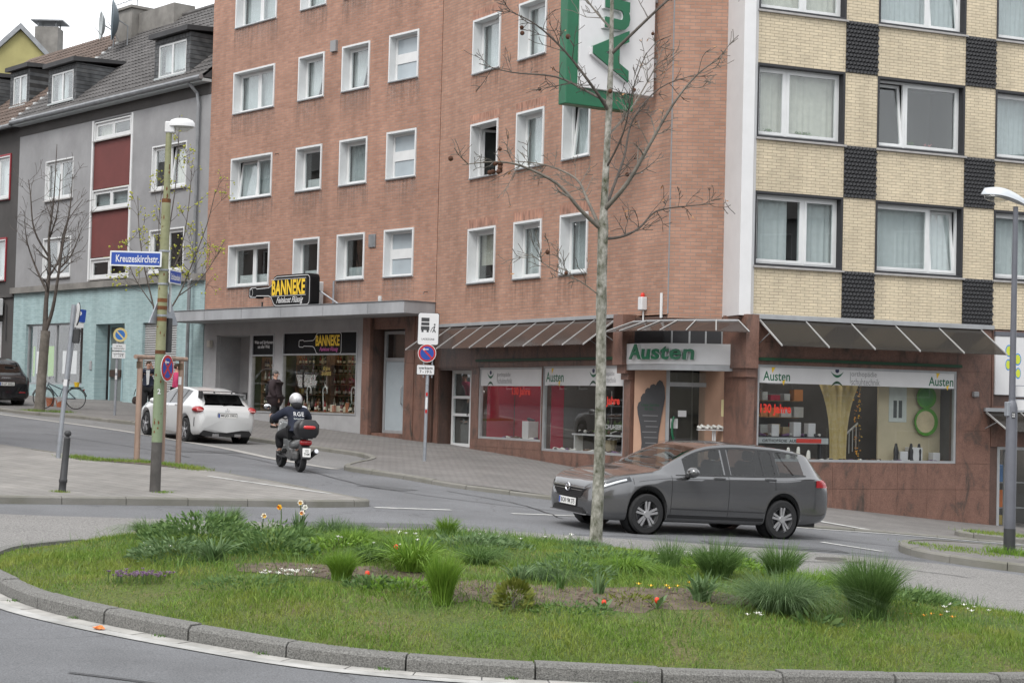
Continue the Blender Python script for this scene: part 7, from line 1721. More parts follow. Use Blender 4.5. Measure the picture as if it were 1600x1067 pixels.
# main limbs: (height, end offsets) read off the silhouette, each with its own depth
limbs = [(3.85, [(-.30, -.15, .22), (-.62, -.25, .52), (-1.1, -.3, .72), (-1.45, -.35, .75), (-1.85, -.4, .70)], .034), (3.80, [(-.2, .3, .45), (-.35, .6, .75), (-.75, .9, .95), (-1.2, 1.1, 1.02)], .028),
         (4.1, [(.28, -.2, .30), (.55, -.3, .75), (.85, -.35, 1.25), (1.15, -.4, 1.6), (1.45, -.45, 1.8)], .038), (3.75, [(.25, .2, .05), (.50, .4, .18), (.75, .6, .42), (1.15, .7, .50), (1.55, .75, .55)], .024),
         (4.05, [(.15, .35, .4), (.3, .7, .8), (.42, .9, 1.3), (.8, 1.1, 1.75), (1.3, 1.2, 1.95)], .026),
         (5.3, [(-.25, -.2, .28), (-.6, -.3, .65), (-1.0, -.4, .95), (-1.4, -.4, 1.12)], .026), (5.4, [(-.3, .3, .20), (-.7, .6, .42), (-1.3, .8, .50), (-1.75, .9, .62)], .022), (6.0, [(.25, -.1, .22), (.7, -.2, .62), (1.1, -.2, .95), (1.5, -.3, 1.05), (1.85, -.3, .92)], .026),
         (5.0, [(.3, .2, .35), (.6, .4, .85), (.75, .5, 1.2)], .018), (6.3, [(-.2, .2, .25), (-.55, .3, .65), (-.95, .4, .85)], .020), (6.9, [(-.2, -.2, .3), (-.5, -.3, .8), (-.6, -.4, 1.3)], .018), (7.2, [(.2, .1, .4), (.5, .2, 1.0)], .016), (3.05, [(-.3, -.1, .18), (-.6, -.15, .28), (-.95, -.2, .48)], .010), (4.6, [(.2, -.3, .4), (.3, -.5, .9), (.45, -.6, 1.3)], .016), (7.6, [(-.15, .1, .4), (-.3, .2, .9)], .012)]
tips = []; fruit = []
for h, pts, r in limbs:
    lm = MB(); lt = []; path_limb(lm, [tp(h)]+[tp(h)+Vector((p[0]*.92, p[1], p[2])) for p in pts], r*.92, .005, rnd, lt, 17, .44, .0042); lm.build('branch', M_barkd if rnd.random() < .6 else M_barkg, it, smooth=60); tips += lt
pods = MB()
for p, d in rnd.sample(tips, 13):
    q = p+Vector((0, 0, -.04)); pods.ball(q, .022+rnd.random()*.012, 7)
for dx in range(9): pods.ball(tp(3.85)+Vector((-1.32, -.33, .69))+Vector((rnd.uniform(-.07, .07), rnd.uniform(-.05, .05), rnd.uniform(-.09, .05))), .032, 8)
tag(pods.build('seed_balls', M_pod, it, smooth=70), kind='stuff')
dl = MB()
for p, d in rnd.sample(tips, 60):
    u = Vector((rnd.uniform(-1, 1), rnd.uniform(-1, 1), rnd.uniform(-1, .2))).normalized(); w = u.orthogonal().normalized(); s_ = rnd.uniform(.02, .04); dl.add([p, p+u*s_+w*s_*.5, p+u*s_*2, p+u*s_-w*s_*.5], [(0, 1, 2, 3)])
tag(dl.build('dead_leaves', M_dead, it), kind='stuff')

# ---- old bare tree before the turquoise shop
rnd = random.Random(5); ox, oy = -15.05, 55.25
ot = thing('bare_tree', 'bare forked street tree in front of the turquoise shop', 'tree', (ox, oy, PZ(ox, oy)-.03))
tr = MB(); tr.tube([(0, 0, 0), (.02, 0, .15), (.05, .02, 1.2), (.12, .02, 2.6)], [.21, .17, .15, .145], 12); tr.build('trunk', M_barkg, ot, smooth=60)
tips = []
for pts, r in (([(.12, .02, 2.55), (.12, .05, 3.6), (.18, .1, 4.6), (.12, .1, 5.6), (.25, .1, 6.8), (.3, .1, 8.6)], .12), ([(.14, .02, 2.6), (.42, -.1, 3.3), (.62, -.2, 4.4), (.75, -.2, 5.4), (1.0, -.3, 6.5), (1.05, -.3, 7.6)], .095), ([(.12, .05, 3.9), (-.3, .2, 4.5), (-.75, .3, 5.4), (-.9, .3, 6.2)], .06), ([(.14, .1, 4.3), (.45, .3, 4.9), (.6, .5, 6.0), (1.2, .6, 6.9)], .05), ([(.12, .1, 5.0), (-.35, -.2, 5.8), (-.5, -.3, 6.9), (-.6, -.3, 7.4)], .05), ([(.66, -.2, 4.6), (1.1, -.3, 5.0), (1.5, -.4, 5.9)], .045), ([(.15, .1, 5.6), (.5, -.2, 6.4), (.6, -.3, 7.6)], .04)):
    lm = MB(); path_limb(lm, [(p[0]*.85, p[1], p[2]) for p in pts], r*.8, .010, rnd, tips, 11, 1.0, .0055); lm.build('branch', M_barkd, ot, smooth=60)
# ---- staked young tree with yellow buds
rnd = random.Random(9); yx, yy = -7.0, 34.45
yt = thing('young_tree', 'young multi-stemmed tree with yellow buds between the stakes', 'tree', (yx, yy, G(yx, yy)+.09))
tr = MB(); tr.tube([(0, 0, 0), (.0, .02, .8), (-.02, 0, 1.9), (-.06, 0, 2.7)], [.045, .038, .034, .03], 9); tr.build('trunk', M_barkg, yt, smooth=60)
tips = []
for pts, r in (([(-.05, 0, 2.6), (-.25, .1, 3.3), (-.42, .15, 3.9), (-.55, .2, 4.6), (-.60, .2, 5.3)], .022), ([(-.04, 0, 2.5), (.02, -.1, 3.5), (.1, -.1, 4.5), (.22, -.1, 5.6), (.25, -.1, 6.9)], .024), ([(-.05, 0, 2.7), (.3, .1, 3.3), (.55, .2, 4.0), (.8, .3, 4.8), (.95, .3, 5.5)], .022), ([(-.04, 0, 2.8), (-.1, .3, 3.8), (-.2, .4, 4.8), (-.15, .5, 5.8)], .018), ([(.0, -.1, 3.4), (.35, -.2, 4.1), (.5, -.2, 5.0), (.55, -.2, 6.0)], .016), ([(-.2, .1, 3.1), (-.6, 0, 3.7), (-.85, 0, 4.4)], .014), ([(.3, .1, 3.3), (.8, 0, 3.7), (1.2, 0, 4.4)], .014)):
    lm = MB(); path_limb(lm, pts, r, .006, rnd, tips, 9, .6, .004); lm.build('branch', M_barkd, yt, smooth=60)
bd_ = MB()
for p, d in tips:
    for k in range(2):
        q = p+Vector((rnd.uniform(-.05, .05), rnd.uniform(-.05, .05), rnd.uniform(-.08, .05))); bd_.ball(q, rnd.uniform(.012, .024), 5)
tag(bd_.build('buds', M_bud, yt), kind='stuff')

# ------------------------------------------------------------------ grass blades
def blades(name, P, H, W, mat, lean=.5, parent=None, bend=.35, seed=1, seg=2):
    """many tapered blades; P (n,3) roots, H heights"""
    rs = np.random.RandomState(seed); n = len(P); a = rs.uniform(0, 6.283, n); la = rs.uniform(0, 6.283, n); ln = rs.uniform(.1, 1, n)*lean
    wx_, wy_ = np.cos(a)*W/2, np.sin(a)*W/2; lx_, ly_ = np.cos(la)*ln, np.sin(la)*ln
    V = []
    for i in range(seg):
        t = i/seg; k = (1-t*.55); z = H*t*(1-.15*ln*t); b = H*(t**1.7)
        V.append(np.stack([P[:, 0]-wx_*k+lx_*b, P[:, 1]-wy_*k+ly_*b, P[:, 2]+z], 1)); V.append(np.stack([P[:, 0]+wx_*k+lx_*b, P[:, 1]+wy_*k+ly_*b, P[:, 2]+z], 1))
    V.append(np.stack([P[:, 0]+lx_*H, P[:, 1]+ly_*H, P[:, 2]+H*(1-.25*ln)], 1))
    m = 2*seg+1; A = np.stack(V, 1).reshape(-1, 3); base = np.arange(n)*m
    F = []
    for i in range(seg-1): F.append(np.stack([base+2*i, base+2*i+1, base+2*i+3, base+2*i+2], 1))
    me = bpy.data.meshes.new(name); quads = np.concatenate(F) if F else np.zeros((0, 4), int); tris = np.stack([base+2*seg-2, base+2*seg-1, base+2*seg], 1)
    me.vertices.add(len(A)); me.vertices.foreach_set('co', A.astype(np.float32).ravel())
    nl = quads.size+tris.size; me.loops.add(nl); me.loops.foreach_set('vertex_index', np.concatenate([quads.ravel(), tris.ravel()]).astype(np.int32))
    st_ = np.concatenate([np.arange(len(quads))*4, quads.size+np.arange(len(tris))*3]).astype(np.int32); me.polygons.add(len(st_)); me.polygons.foreach_set('loop_start', st_)
    me.materials.append(mat); me.update(calc_edges=True); me.validate()
    return link(me, name, parent)
def soilness(x, y):
    """1 where the bed is bare earth"""
    s_ = np.zeros_like(x)
    for cx, cy, rx_, ry_ in ((.35, 15.75, .92, .50), (1.15, 16.05, .92, .48), (-.25, 15.75, .55, .45), (-1.75, 16.45, .7, .40), (-1.05, 16.25, .55, .36), (1.8, 16.3, .45, .36), (-2.6, 16.9, .5, .2)):
        s_ = np.maximum(s_, np.clip(1.35-np.hypot((x-cx)/rx_, (y-cy)/ry_), 0, 1))
    return np.clip(s_*1.5, 0, 1)
rs = np.random.RandomState(4)
def scatter(n, seed):
    rs = np.random.RandomState(seed); x = rs.uniform(-5.6, 6.4, n); y = rs.uniform(13.3, 23.2, n); k = inside(x, y, [(p.x, p.y) for p in inner_isl]); return x[k], y[k], rs
x, y, rs_ = scatter(330000, 4)
vn = .5+.5*np.sin(x*1.9+1.3*np.sin(y*1.1))*np.sin(y*2.3+x*.7); fine = .5+.5*np.sin(x*7.3+y*3.1)*np.sin(y*6.1-x*2.7)
den = np.clip(.30+.55*vn+.45*fine, .06, 1)*(1-.86*soilness(x, y)); k = rs_.uniform(0, 1, len(x)) < den; x, y, vn = x[k], y[k], vn[k]
hh = (.022+.055*rs_.uniform(0, 1, len(x))**1.8)*(.5+.9*vn)
P = np.stack([x, y, gz(x, y)+mound(x, y)-.005], 1)
tag(blades('lawn_grass', P, hh, .0055+.003*rs_.uniform(0, 1, len(x)), M_grass, 1.0, seed=2), 'short mossy green lawn covering the traffic island', 'grass', kind='stuff')
x, y, rs_ = scatter(60000, 8); dn = .5+.5*np.sin(x*2.7+4+np.sin(y*1.9))*np.sin(y*3.3+x); k = rs_.uniform(0, 1, len(x)) < np.clip(dn*1.1-.25+.5*soilness(x, y), 0, 1); x, y = x[k], y[k]
P = np.stack([x, y, gz(x, y)+mound(x, y)-.005], 1); tag(blades('dry_grass', P, .018+.035*rs_.uniform(0, 1, len(x)), .005, M_grassy, 1.3, seed=3), 'dry yellowish grass between the green lawn of the island', 'grass', kind='stuff')
x, y, rs_ = scatter(120000, 12); bed = np.clip((idist(x, y)-.9)/.8, 0, 1)*(1-.85*soilness(x, y)); k = rs_.uniform(0, 1, len(x)) < (.05+.8*bed)*np.clip(.3+.9*np.sin(x*1.7+2+y*.6)*np.sin(y*1.9-x*.4)+.35*np.sin(x*5.1)*np.sin(y*4.3), .05, 1); x, y = x[k], y[k]
P = np.stack([x, y, gz(x, y)+mound(x, y)-.005], 1); tag(blades('long_grass', P, .05+.15*rs_.uniform(0, 1, len(x))**1.7, .0065, M_wild, 1.1, seed=5, seg=3), 'scattered longer grass stalks standing over the island lawn', 'grass', kind='stuff')

# ------------------------------------------------------------------ clumps, each its own plant
def tuft(name, label, x, y, h, spread, n, mat, w=.009, lean=.75, seed=0, group=None, base=.27):
    n = int(n*1.8) if w < .012 else n; w = w*.72 if w < .012 else w; rs = np.random.RandomState(seed); a = rs.uniform(0, 6.283, n); r = spread*base*np.sqrt(rs.uniform(0, 1, n)); P = np.stack([r*np.cos(a), r*np.sin(a), np.zeros(n)-.02], 1)
    H = h*rs.uniform(.55, 1.05, n); ln = lean*rs.uniform(.02, 1.0, n)**.8*(spread/max(h, .01))*1.45; dirx, diry = np.cos(a+rs.uniform(-.6, .6, n)), np.sin(a+rs.uniform(-.6, .6, n))
    b = rs.uniform(0, 6.283, n); W = w*rs.uniform(.7, 1.3, n); mb = MB(); seg = 4
    wx_, wy_ = np.cos(b)*W/2, np.sin(b)*W/2
    for i in range(n):
        o = len(mb.v)
        for s_ in range(seg):
            t = s_/seg; k = 1-.5*t; z = H[i]*(t-.42*ln[i]*t*t*t); q = H[i]*ln[i]*t**1.8
            X, Y_, Z_ = P[i, 0]+dirx[i]*q, P[i, 1]+diry[i]*q, z; mb.v += [(X-wx_[i]*k, Y_-wy_[i]*k, Z_), (X+wx_[i]*k, Y_+wy_[i]*k, Z_)]
        q = H[i]*ln[i]; mb.v.append((P[i, 0]+dirx[i]*q, P[i, 1]+diry[i]*q, H[i]*(1-.46*ln[i])))
        for s_ in range(seg-1): mb.f.append((o+2*s_, o+2*s_+1, o+2*s_+3, o+2*s_+2))
        mb.f.append((o+2*seg-2, o+2*seg-1, o+2*seg))
    t_ = thing(name, label, 'plant', (x, y, IZ(x, y)), 0, group); mb.build('blades', mat, t_)['kind'] = 'stuff'; return t_
def herb(name, label, x, y, h, spread, n, mat, leaf=.05, seed=0, cat='plant'):
    """low leafy mound"""
    rs = random.Random(seed); mb = MB()
    for i in range(n):
        a = rs.uniform(0, 6.283); r = spread*math.sqrt(rs.random()); zz = h*(1-(r/spread)**2*.75)*rs.uniform(.35, 1); p = Vector((r*math.cos(a), r*math.sin(a), zz)); u = Vector((math.cos(a)*rs.uniform(.2, 1), math.sin(a)*rs.uniform(.2, 1), rs.uniform(-.1, .9))).normalized(); w = u.cross(Vector((rs.uniform(-1, 1), rs.uniform(-1, 1), .3))).normalized(); l = leaf*rs.uniform(.6, 1.3)
        mb.add([p, p+u*l*.5+w*l*.18, p+u*l, p+u*l*.5-w*l*.18], [(0, 1, 2, 3)])
    t_ = thing(name, label, cat, (x, y, IZ(x, y)-.01)); mb.build('leaves', mat, t_)['kind'] = 'stuff'; return t_
tuft('grass_clump', 'upright dark green grass clump behind the daffodil at the left of the island', -3.18, 19.5, .42, .42, 420, M_tuft, .009, .6, 1)
herb('leafy_mound', 'large grey-green leafy mound at the left of the island bed', -3.15, 17.9, .34, .62, 1500, M_herb, .07, 2)
herb('leafy_mound', 'low feathery green mound in front of the left island plants', -3.25, 17.0, .24, .45, 900, M_tuft3, .06, 3)
herb('leafy_mound', 'green leafy mound right of the iris-like clump', -2.35, 17.4, .26, .45, 800, M_herb, .07, 4)
tuft('iris_clump', 'broad-bladed iris-like clump before the left leafy mound', -2.82, 16.75, .34, .30, 90, M_tuft3, .024, .9, 5)
tuft('grass_clump', 'fresh lime-green grass clump left of the red tulip', -1.52, 16.05, .34, .32, 520, M_tuft2, .006, .55, 6)
tuft('grass_clump', 'arching green grass clump behind the tallest central clump', -.90, 16.6, .42, .55, 320, M_tuft2, .016, .95, 7)
tuft('grass_clump', 'tall bright green grass clump at the centre front of the bed', -.55, 15.1, .50, .30, 520, M_tuft2, .009, .5, 8)
tuft('grass_clump', 'small fresh grass clump on the ridge left of the tree', -.71, 20.6, .30, .30, 240, M_tuft2, .008, .6, 9)
tuft('grass_clump', 'low fine grey-green clump in the middle of the bed', .36, 16.75, .22, .42, 700, M_tuft3, .005, 1.0, 10)
tuft('iris_clump', 'small broad-bladed clump left of the bare soil', .12, 16.35, .26, .22, 40, M_tuft3, .022, .8, 11)
tuft('iris_clump', 'pale-edged lily leaves on the bare soil', .85, 16.0, .24, .18, 16, M_tuft3, .030, .9, 12); tuft('iris_clump', 'pair of broad leaves beside the bushy dwarf conifer', .50, 16.1, .24, .14, 12, M_tuft, .030, .8, 13)
tuft('iris_clump', 'wide silvery lily clump in front of the right-hand grasses', 1.80, 15.95, .34, .28, 60, M_tuft3, .030, .95, 14)
tuft('grass_clump', 'dark green grass clump furthest back right of the tree', 2.15, 17.7, .50, .52, 700, M_tuft, .007, .75, 15)
tuft('grass_clump', 'broad fountain-like grass clump leaning over the right front lawn', 2.52, 15.95, .52, .78, 1200, M_tuft3, .006, .95, 16)
tuft('grass_clump', 'tallest bushy grass clump at the right of the island', 3.37, 16.1, .66, .56, 1300, M_tuft, .008, .62, 17)
tuft('grass_clump', 'low bright grass patch between the two big right clumps', 3.05, 17.3, .28, .7, 900, M_tuft2, .008, .7, 18)
tuft('grass_clump', 'upright grass clump behind the fountain-like clump', 2.85, 18.0, .46, .48, 520, M_tuft, .007, .6, 19)
tuft('grass_clump', 'loose grass clump near the right end of the island', 4.25, 17.6, .24, .5, 320, M_tuft, .008, .8, 20)
tuft('grass_clump', 'long stalks beside the dark clump right of the tree', 1.75, 18.6, .42, .40, 160, M_tuft, .006, .4, 21)
for i, (x, y, h, s_, lab) in enumerate(((-1.8, 20.2, .22, .4, 'low grass patch behind the lime-green clump'), (-1.1, 19.0, .20, .5, 'wide low grass patch left of centre'), (.7, 19.4, .16, .5, 'wide low grass patch before the tree'), (-2.2, 18.3, .26, .35, 'dark leaves around the daffodils'), (1.3, 19.0, .18, .45, 'low grass patch right of the tree foot'), (-.2, 18.2, .18, .5, 'soft grass patch in the middle of the island'))):
    tuft('grass_clump', lab, x, y, h, s_, 320, (M_tuft, M_tuft2, M_tuft)[i % 3], .008, .8, 30+i)
# dwarf conifer
rs = random.Random(3); mb = MB()
for i in range(420):
    a = rs.uniform(0, 6.283); e = math.asin(rs.uniform(-.55, 1)); r = .15*rs.uniform(.55, 1.05); c = Vector((r*math.cos(e)*math.cos(a), r*math.cos(e)*math.sin(a), .09+.15*math.sin(e)*rs.uniform(.7, 1.05)))
    u = (c-Vector((0, 0, .1))).normalized()+Vector((0, 0, .5)); u.normalize(); w = u.orthogonal().normalized(); l = rs.uniform(.04, .07); mb.add([c, c+u*l*.5+w*l*.24, c+u*l, c+u*l*.5-w*l*.24], [(0, 1, 2, 3)])
cf = thing('dwarf_conifer', 'small round olive-green dwarf conifer on the bare soil', 'shrub', (.07, 15.05, IZ(.07, 15.05)-.01)); mb.build('foliage', M_dark, cf)['kind'] = 'stuff'; MB().tube([(0, 0, -.03), (0, 0, .15)], .015, 6).build('stem', M_barkd, cf)
herb('ground_cover', 'patch of small low leaves on the bare soil right of the conifer', 1.15, 15.75, .08, .28, 160, M_dark, .05, 22); herb('ground_cover', 'low green leaves under the red tulip', -1.2, 15.6, .12, .25, 220, M_herb, .07, 23)
herb('ground_cover', 'broad sage-like leaves before the right grass clump', 2.75, 15.5, .10, .16, 40, M_herb, .12, 24); herb('ground_cover', 'small leafy weeds at the front of the bare soil', .55, 15.1, .07, .4, 260, M_herb, .045, 25)
herb('ground_cover', 'leafy weeds along the left front lawn', -2.3, 15.6, .10, .5, 420, M_herb, .05, 26)
M_petw = pm('petal_white', (.78, .77, .72), .6, .05); M_pety = pm('petal_yellow', (.80, .48, .03), .6, .05); M_peto = pm('petal_orange', (.75, .30, .02), .6, .05); M_petr = pm('petal_red', (.70, .045, .012), .5, .1); M_petv = leafmat('petal_violet', (.18, .10, .20), (.28, .18, .30)); M_stem = pm('flower_stem', (.07, .13, .03), .6, .1)
def daffodil(label, x, y, h, face, cup, petal, seed):
    t = thing('daffodil', label, 'flower', (x, y, IZ(x, y)-.01), face, 'daffodils on the island')
    MB().tube([(0, 0, 0), (.0, .01, h*.6), (0, .0, h*.93), (0, -.025, h)], .006, 5).build('stem', M_stem, t)
    fl = MB()
    for i in range(6):
        a = i*1.047; c, s_ = math.cos(a), math.sin(a); w = (-s_, c); L = .036
        fl.add([(0, -.03, h), (c*L*.55+w[0]*.017, -.036, h+s_*L*.55+w[1]*.017), (c*L, -.032, h+s_*L), (c*L*.55-w[0]*.017, -.036, h+s_*L*.55-w[1]*.017)], [(0, 1, 2, 3)])
    fl.build('petals', petal, t); MB().lathe([(.010, -.03), (.014, -.045), (.020, -.058)], 9, (0, 0, h), 'y', False).build('cup', cup, t)
daffodil('single pale daffodil with a drooping head left of the daffodil pair', -2.72, 19.3, .24, R(20), M_pety, M_petw, 1)
daffodil('orange-cupped daffodil leaning left of the tallest daffodils', -2.55, 19.5, .32, R(-25), M_peto, M_pety, 2); daffodil('uppermost white daffodil in the group at the left', -2.33, 19.5, .36, R(0), M_pety, M_petw, 3); daffodil('white daffodil just below the uppermost one', -2.28, 19.45, .31, R(15), M_petw, M_petw, 4); daffodil('lowest daffodil with an orange cup in the left group', -2.29, 19.4, .25, R(-10), M_peto, M_petw, 5)
tuft('daffodil_leaves', 'upright blue-green daffodil leaves under the daffodil group', -2.34, 19.5, .30, .20, 50, M_tuft3, .016, .5, 40)
def tulip(label, x, y, h, seed):
    rs = random.Random(seed); t = thing('tulip', label, 'flower', (x, y, IZ(x, y)-.01), rs.uniform(0, 6), 'red tulips on the island')
    MB().tube([(0, 0, 0), (.01, 0, h)], .006, 5).build('stem', M_stem, t)
    MB().lathe([(.005, h-.005), (.019, h+.010), (.023, h+.028), (.017, h+.05), (.008, h+.054)], 10).build('goblet', M_petr, t, smooth=60)
    lv = MB()
    for i in range(4):
        a = i*1.6+rs.random(); c, s_ = math.cos(a), math.sin(a); l = rs.uniform(.10, .16); lv.add([(0, 0, 0), (c*l*.5-s_*.03, s_*l*.5+c*.03, l*.6), (c*l, s_*l, l*.95), (c*l*.5+s_*.03, s_*l*.5-c*.03, l*.6)], [(0, 1, 2, 3)])
    lv.build('leaves', M_tuft3, t)
tulip('largest red tulip at the left of the bare soil', -1.26, 15.75, .10, 1); tulip('red tulip behind the arching central grass clump', -1.10, 17.2, .12, 2); tulip('tiny red tulip on the right of the bare soil', .87, 15.35, .05, 3); tulip('small red tulip by the silvery lily clump', 1.36, 15.6, .06, 4)
def white_patch(label, x, y, n, r, h, mat, seed, leaf=True):
    rs = random.Random(seed); t = thing('flower_patch', label, 'flowers', (x, y, IZ(x, y)-.01)); fl, st_ = MB(), MB()
    for i in range(n):
        a = rs.uniform(0, 6.28); q = r*math.sqrt(rs.random()); X, Y_ = q*math.cos(a)*1.6, q*math.sin(a); Z_ = h*rs.uniform(.6, 1.1); st_.tube([(X, Y_, 0), (X, Y_, Z_)], .003, 3); k = rs.uniform(.7, 1.3)
        for j in range(5):
            b = j*1.257+rs.random()*.4; c, s_ = math.cos(b), math.sin(b); fl.add([(X, Y_, Z_), (X+c*.016*k-s_*.009, Y_+s_*.016*k+c*.009, Z_+.012), (X+c*.026*k, Y_+s_*.026*k, Z_+.02), (X+c*.016*k+s_*.009, Y_+s_*.016*k-c*.009, Z_+.012)], [(0, 1, 2, 3)])
    fl.build('petals', mat, t)['kind'] = 'stuff'; st_.build('stems', M_stem, t)['kind'] = 'stuff'
white_patch('patch of white flowers at the front left of the bed', -2.0, 15.85, 22, .16, .10, M_petw, 1); white_patch('small white flowers by the left lawn edge', -3.5, 17.3, 8, .14, .10, M_petw, 2); white_patch('white flowers on the ridge behind the arching clump', -1.05, 19.4, 6, .12, .12, M_petw, 3)
white_patch('white flowers right of the tree on the back ridge', 2.0, 19.3, 9, .22, .12, M_petw, 4); white_patch('white flowers near the right end of the lawn', 4.35, 16.6, 9, .18, .13, M_petw, 5); white_patch('few white flowers under the fountain-like clump', 2.2, 15.35, 4, .12, .07, M_petw, 6); white_patch('patch of dull violet dead-nettle on the left lawn', -3.35, 15.95, 60, .20, .09, M_petv, 7)
white_patch('tiny orange flowers between the right clumps', 4.0, 16.3, 6, .18, .05, M_peto, 8); white_patch('tiny yellow flowers beside the silvery lily clump', 1.55, 16.25, 6, .2, .08, M_pety, 9)
# weeds along kerbs and tree pits
def verge(label, pts, n, h, zfun, spread, mat=M_grass, seed=0):
    rs = np.random.RandomState(seed); P = []
    for i in range(n):
        k = rs.randint(len(pts)); x = pts[k][0]+rs.normal(0, spread); y = pts[k][1]+rs.normal(0, spread); P.append((x, y, zfun(x, y)))
    tag(blades('verge_grass', np.array(P), h*rs.uniform(.4, 1.2, n), .010, mat, 1.0, seed=seed), label, 'grass', kind='stuff')
zl = lambda x, y: G(x, y)+.10
verge('grass growing in the tree pit round the stakes', [(-7.9, 33.2), (-7.5, 33.3), (-7.1, 33.5), (-6.6, 33.3), (-6.2, 33.0), (-5.9, 32.7), (-8.3, 33.5)], 2600, .09, zl, .16, seed=51)
sheet_p = [(-8.3, 33.1), (-7.0, 32.95), (-5.8, 32.55), (-5.9, 32.9), (-6.8, 33.5), (-7.6, 33.75), (-8.4, 33.75)]
tag(sheet('tree_pit', sheet_p, .118, M_soil, .4), kind='structure')
verge('weeds at the foot of the old lamp post', [(-5.45, 27.2), (-5.4, 27.35)], 120, .05, zl, .05, seed=52); verge('weeds at the foot of the leaning bollard', [(-6.75, 26.1)], 140, .05, zl, .06, seed=53)
verge('grass at the foot of the bare street tree', [(-15.3, 54.95), (-15.0, 54.9), (-14.5, 55.0), (-14.2, 55.1)], 700, .10, PZ, .16, seed=54)
zm = lambda x, y: G(x, y)+.11
verge('weeds round the foot of the modern street lamp', [(8.3, 28.65), (8.1, 28.7), (8.6, 28.6)], 500, .16, zm, .14, M_tuft2, seed=55); verge('weeds growing in patches on the right traffic island', [(6.9, 28.9), (7.2, 28.2), (7.5, 28.9), (7.8, 28.1), (8.9, 28.0), (9.3, 28.4)], 1400, .05, zm, .2, seed=56)
verge('grass on the small far right traffic island', [(9.6, 34.9), (10.2, 35.4), (10.8, 35.7)], 900, .09, zm, .25, seed=57)
verge('weeds in the kerb joints along the front of the island', [(p.x, p.y-.02) for p in ISLAND[2:46:4]], 500, .035, lambda x, y: G(x, y)+.004, .03, M_tuft, seed=58); verge('dry stalks by the kerb behind the left end of the island', [(-4.55, 20.9)], 60, .2, lambda x, y: G(x, y), .08, M_grassy, seed=59)
# orange litter by the kerb
lt = MB().ball((0, 0, 0), 1, 10, (.055, .03, .02)); rs = random.Random(2); lt.v = [(x+rs.uniform(-.012, .012), y+rs.uniform(-.01, .01), max(0, z+rs.uniform(-.008, .012))+.002) for x, y, z in lt.v]
tag(lt.build('litter', pm('litter_orange', (.75, .22, .05), .5, .15, 20), None, (-3.38, 14.48, G(-3.38, 14.48)+.014), R(-20)), 'crumpled orange litter lying in the gutter at the left', 'litter')

for i, (x, y, h, r, lab) in enumerate(((-2.6, 18.9, .22, .6, 'dense green weeds below the daffodils'), (-1.7, 17.6, .2, .5, 'broad-leaved weeds behind the bare soil at the left'), (-.4, 18.9, .16, .7, 'low broad-leaved weeds on the back of the island'), (1.0, 18.3, .16, .6, 'low weeds in front of the island tree'), (2.3, 18.7, .2, .5, 'green weeds behind the dark right clump'), (.6, 17.1, .14, .5, 'feathery weeds behind the bare soil'), (3.9, 17.0, .14, .5, 'weeds beside the tallest right clump'), (-.9, 15.5, .12, .35, 'tulip leaves and weeds left of the tall central clump'))): herb('ground_cover', lab, x, y, h, r, int(900*r), (M_herb, M_tuft2, M_tuft3)[i % 3], .06, 80+i)
white_patch('scattered white flowers behind the lime-green clump', -1.4, 17.8, 7, .3, .14, M_petw, 11); white_patch('scattered white flowers along the ridge left of the tree', .2, 19.8, 8, .4, .12, M_petw, 12)
extra = [(-3.9, 18.9, .24, .45, 'grass growing at the far left of the bed'), (-1.6, 18.2, .26, .5, 'soft grass behind the lime-green clump'), (-.2, 19.4, .22, .5, 'grass fringe along the back ridge left of the tree'), (2.6, 19.6, .26, .5, 'grass fringe along the back ridge right of the tree'), (3.6, 18.9, .26, .5, 'grass fringe behind the tallest right clump'), (-2.0, 19.9, .26, .5, 'grass fringe right of the daffodils'), (-.3, 17.4, .26, .4, 'leafy grass behind the tall central clump'), (1.2, 17.5, .22, .5, 'grass at the back edge of the bare soil'), (.9, 20.6, .14, .4, 'short grass round the foot of the island tree'), (-1.35, 17.2, .26, .4, 'dark grass between the tulip and the leafy mounds')]
for i, (x, y, h, s_, lab) in enumerate(extra): tuft('grass_clump', lab, x, y, h, s_, 380, (M_tuft, M_tuft2, M_tuft3)[i % 3], .009, .9, 70+i)
rs = random.Random(8); cb = MB()
for i in range(420):
    k = rs.choice(((.35, 15.75, .75, .36), (1.15, 16.0, .75, .36), (-.2, 15.65, .45, .3), (-1.75, 16.4, .55, .3), (-1.1, 16.2, .45, .25), (1.75, 16.25, .35, .25))); a = rs.uniform(0, 6.28); r = math.sqrt(rs.random()); x, y = k[0]+k[2]*r*math.cos(a), k[1]+k[3]*r*math.sin(a); q = rs.uniform(.006, .020); cb.ball((x, y, IZ(x, y)+.006), q, 5, (1, rs.uniform(.7, 1.3), .7))
tag(cb.build('soil_clods', M_soil), 'small clods of earth on the bare soil of the bed', 'soil', kind='stuff')
# ================================================================== shop contents
def warm(name, c, e): return pm(name, (.8, .7, .5), .5, 0, emis=(c, e))
M_shopl = warm('shop_lamp', (1.0, .80, .55), 26.0); M_shopw = warm('shop_lamp_white', (1.0, .93, .85), 26.0)
M_wood2 = pm('shelf_wood', (.20, .12, .06), .7, .2, 3)
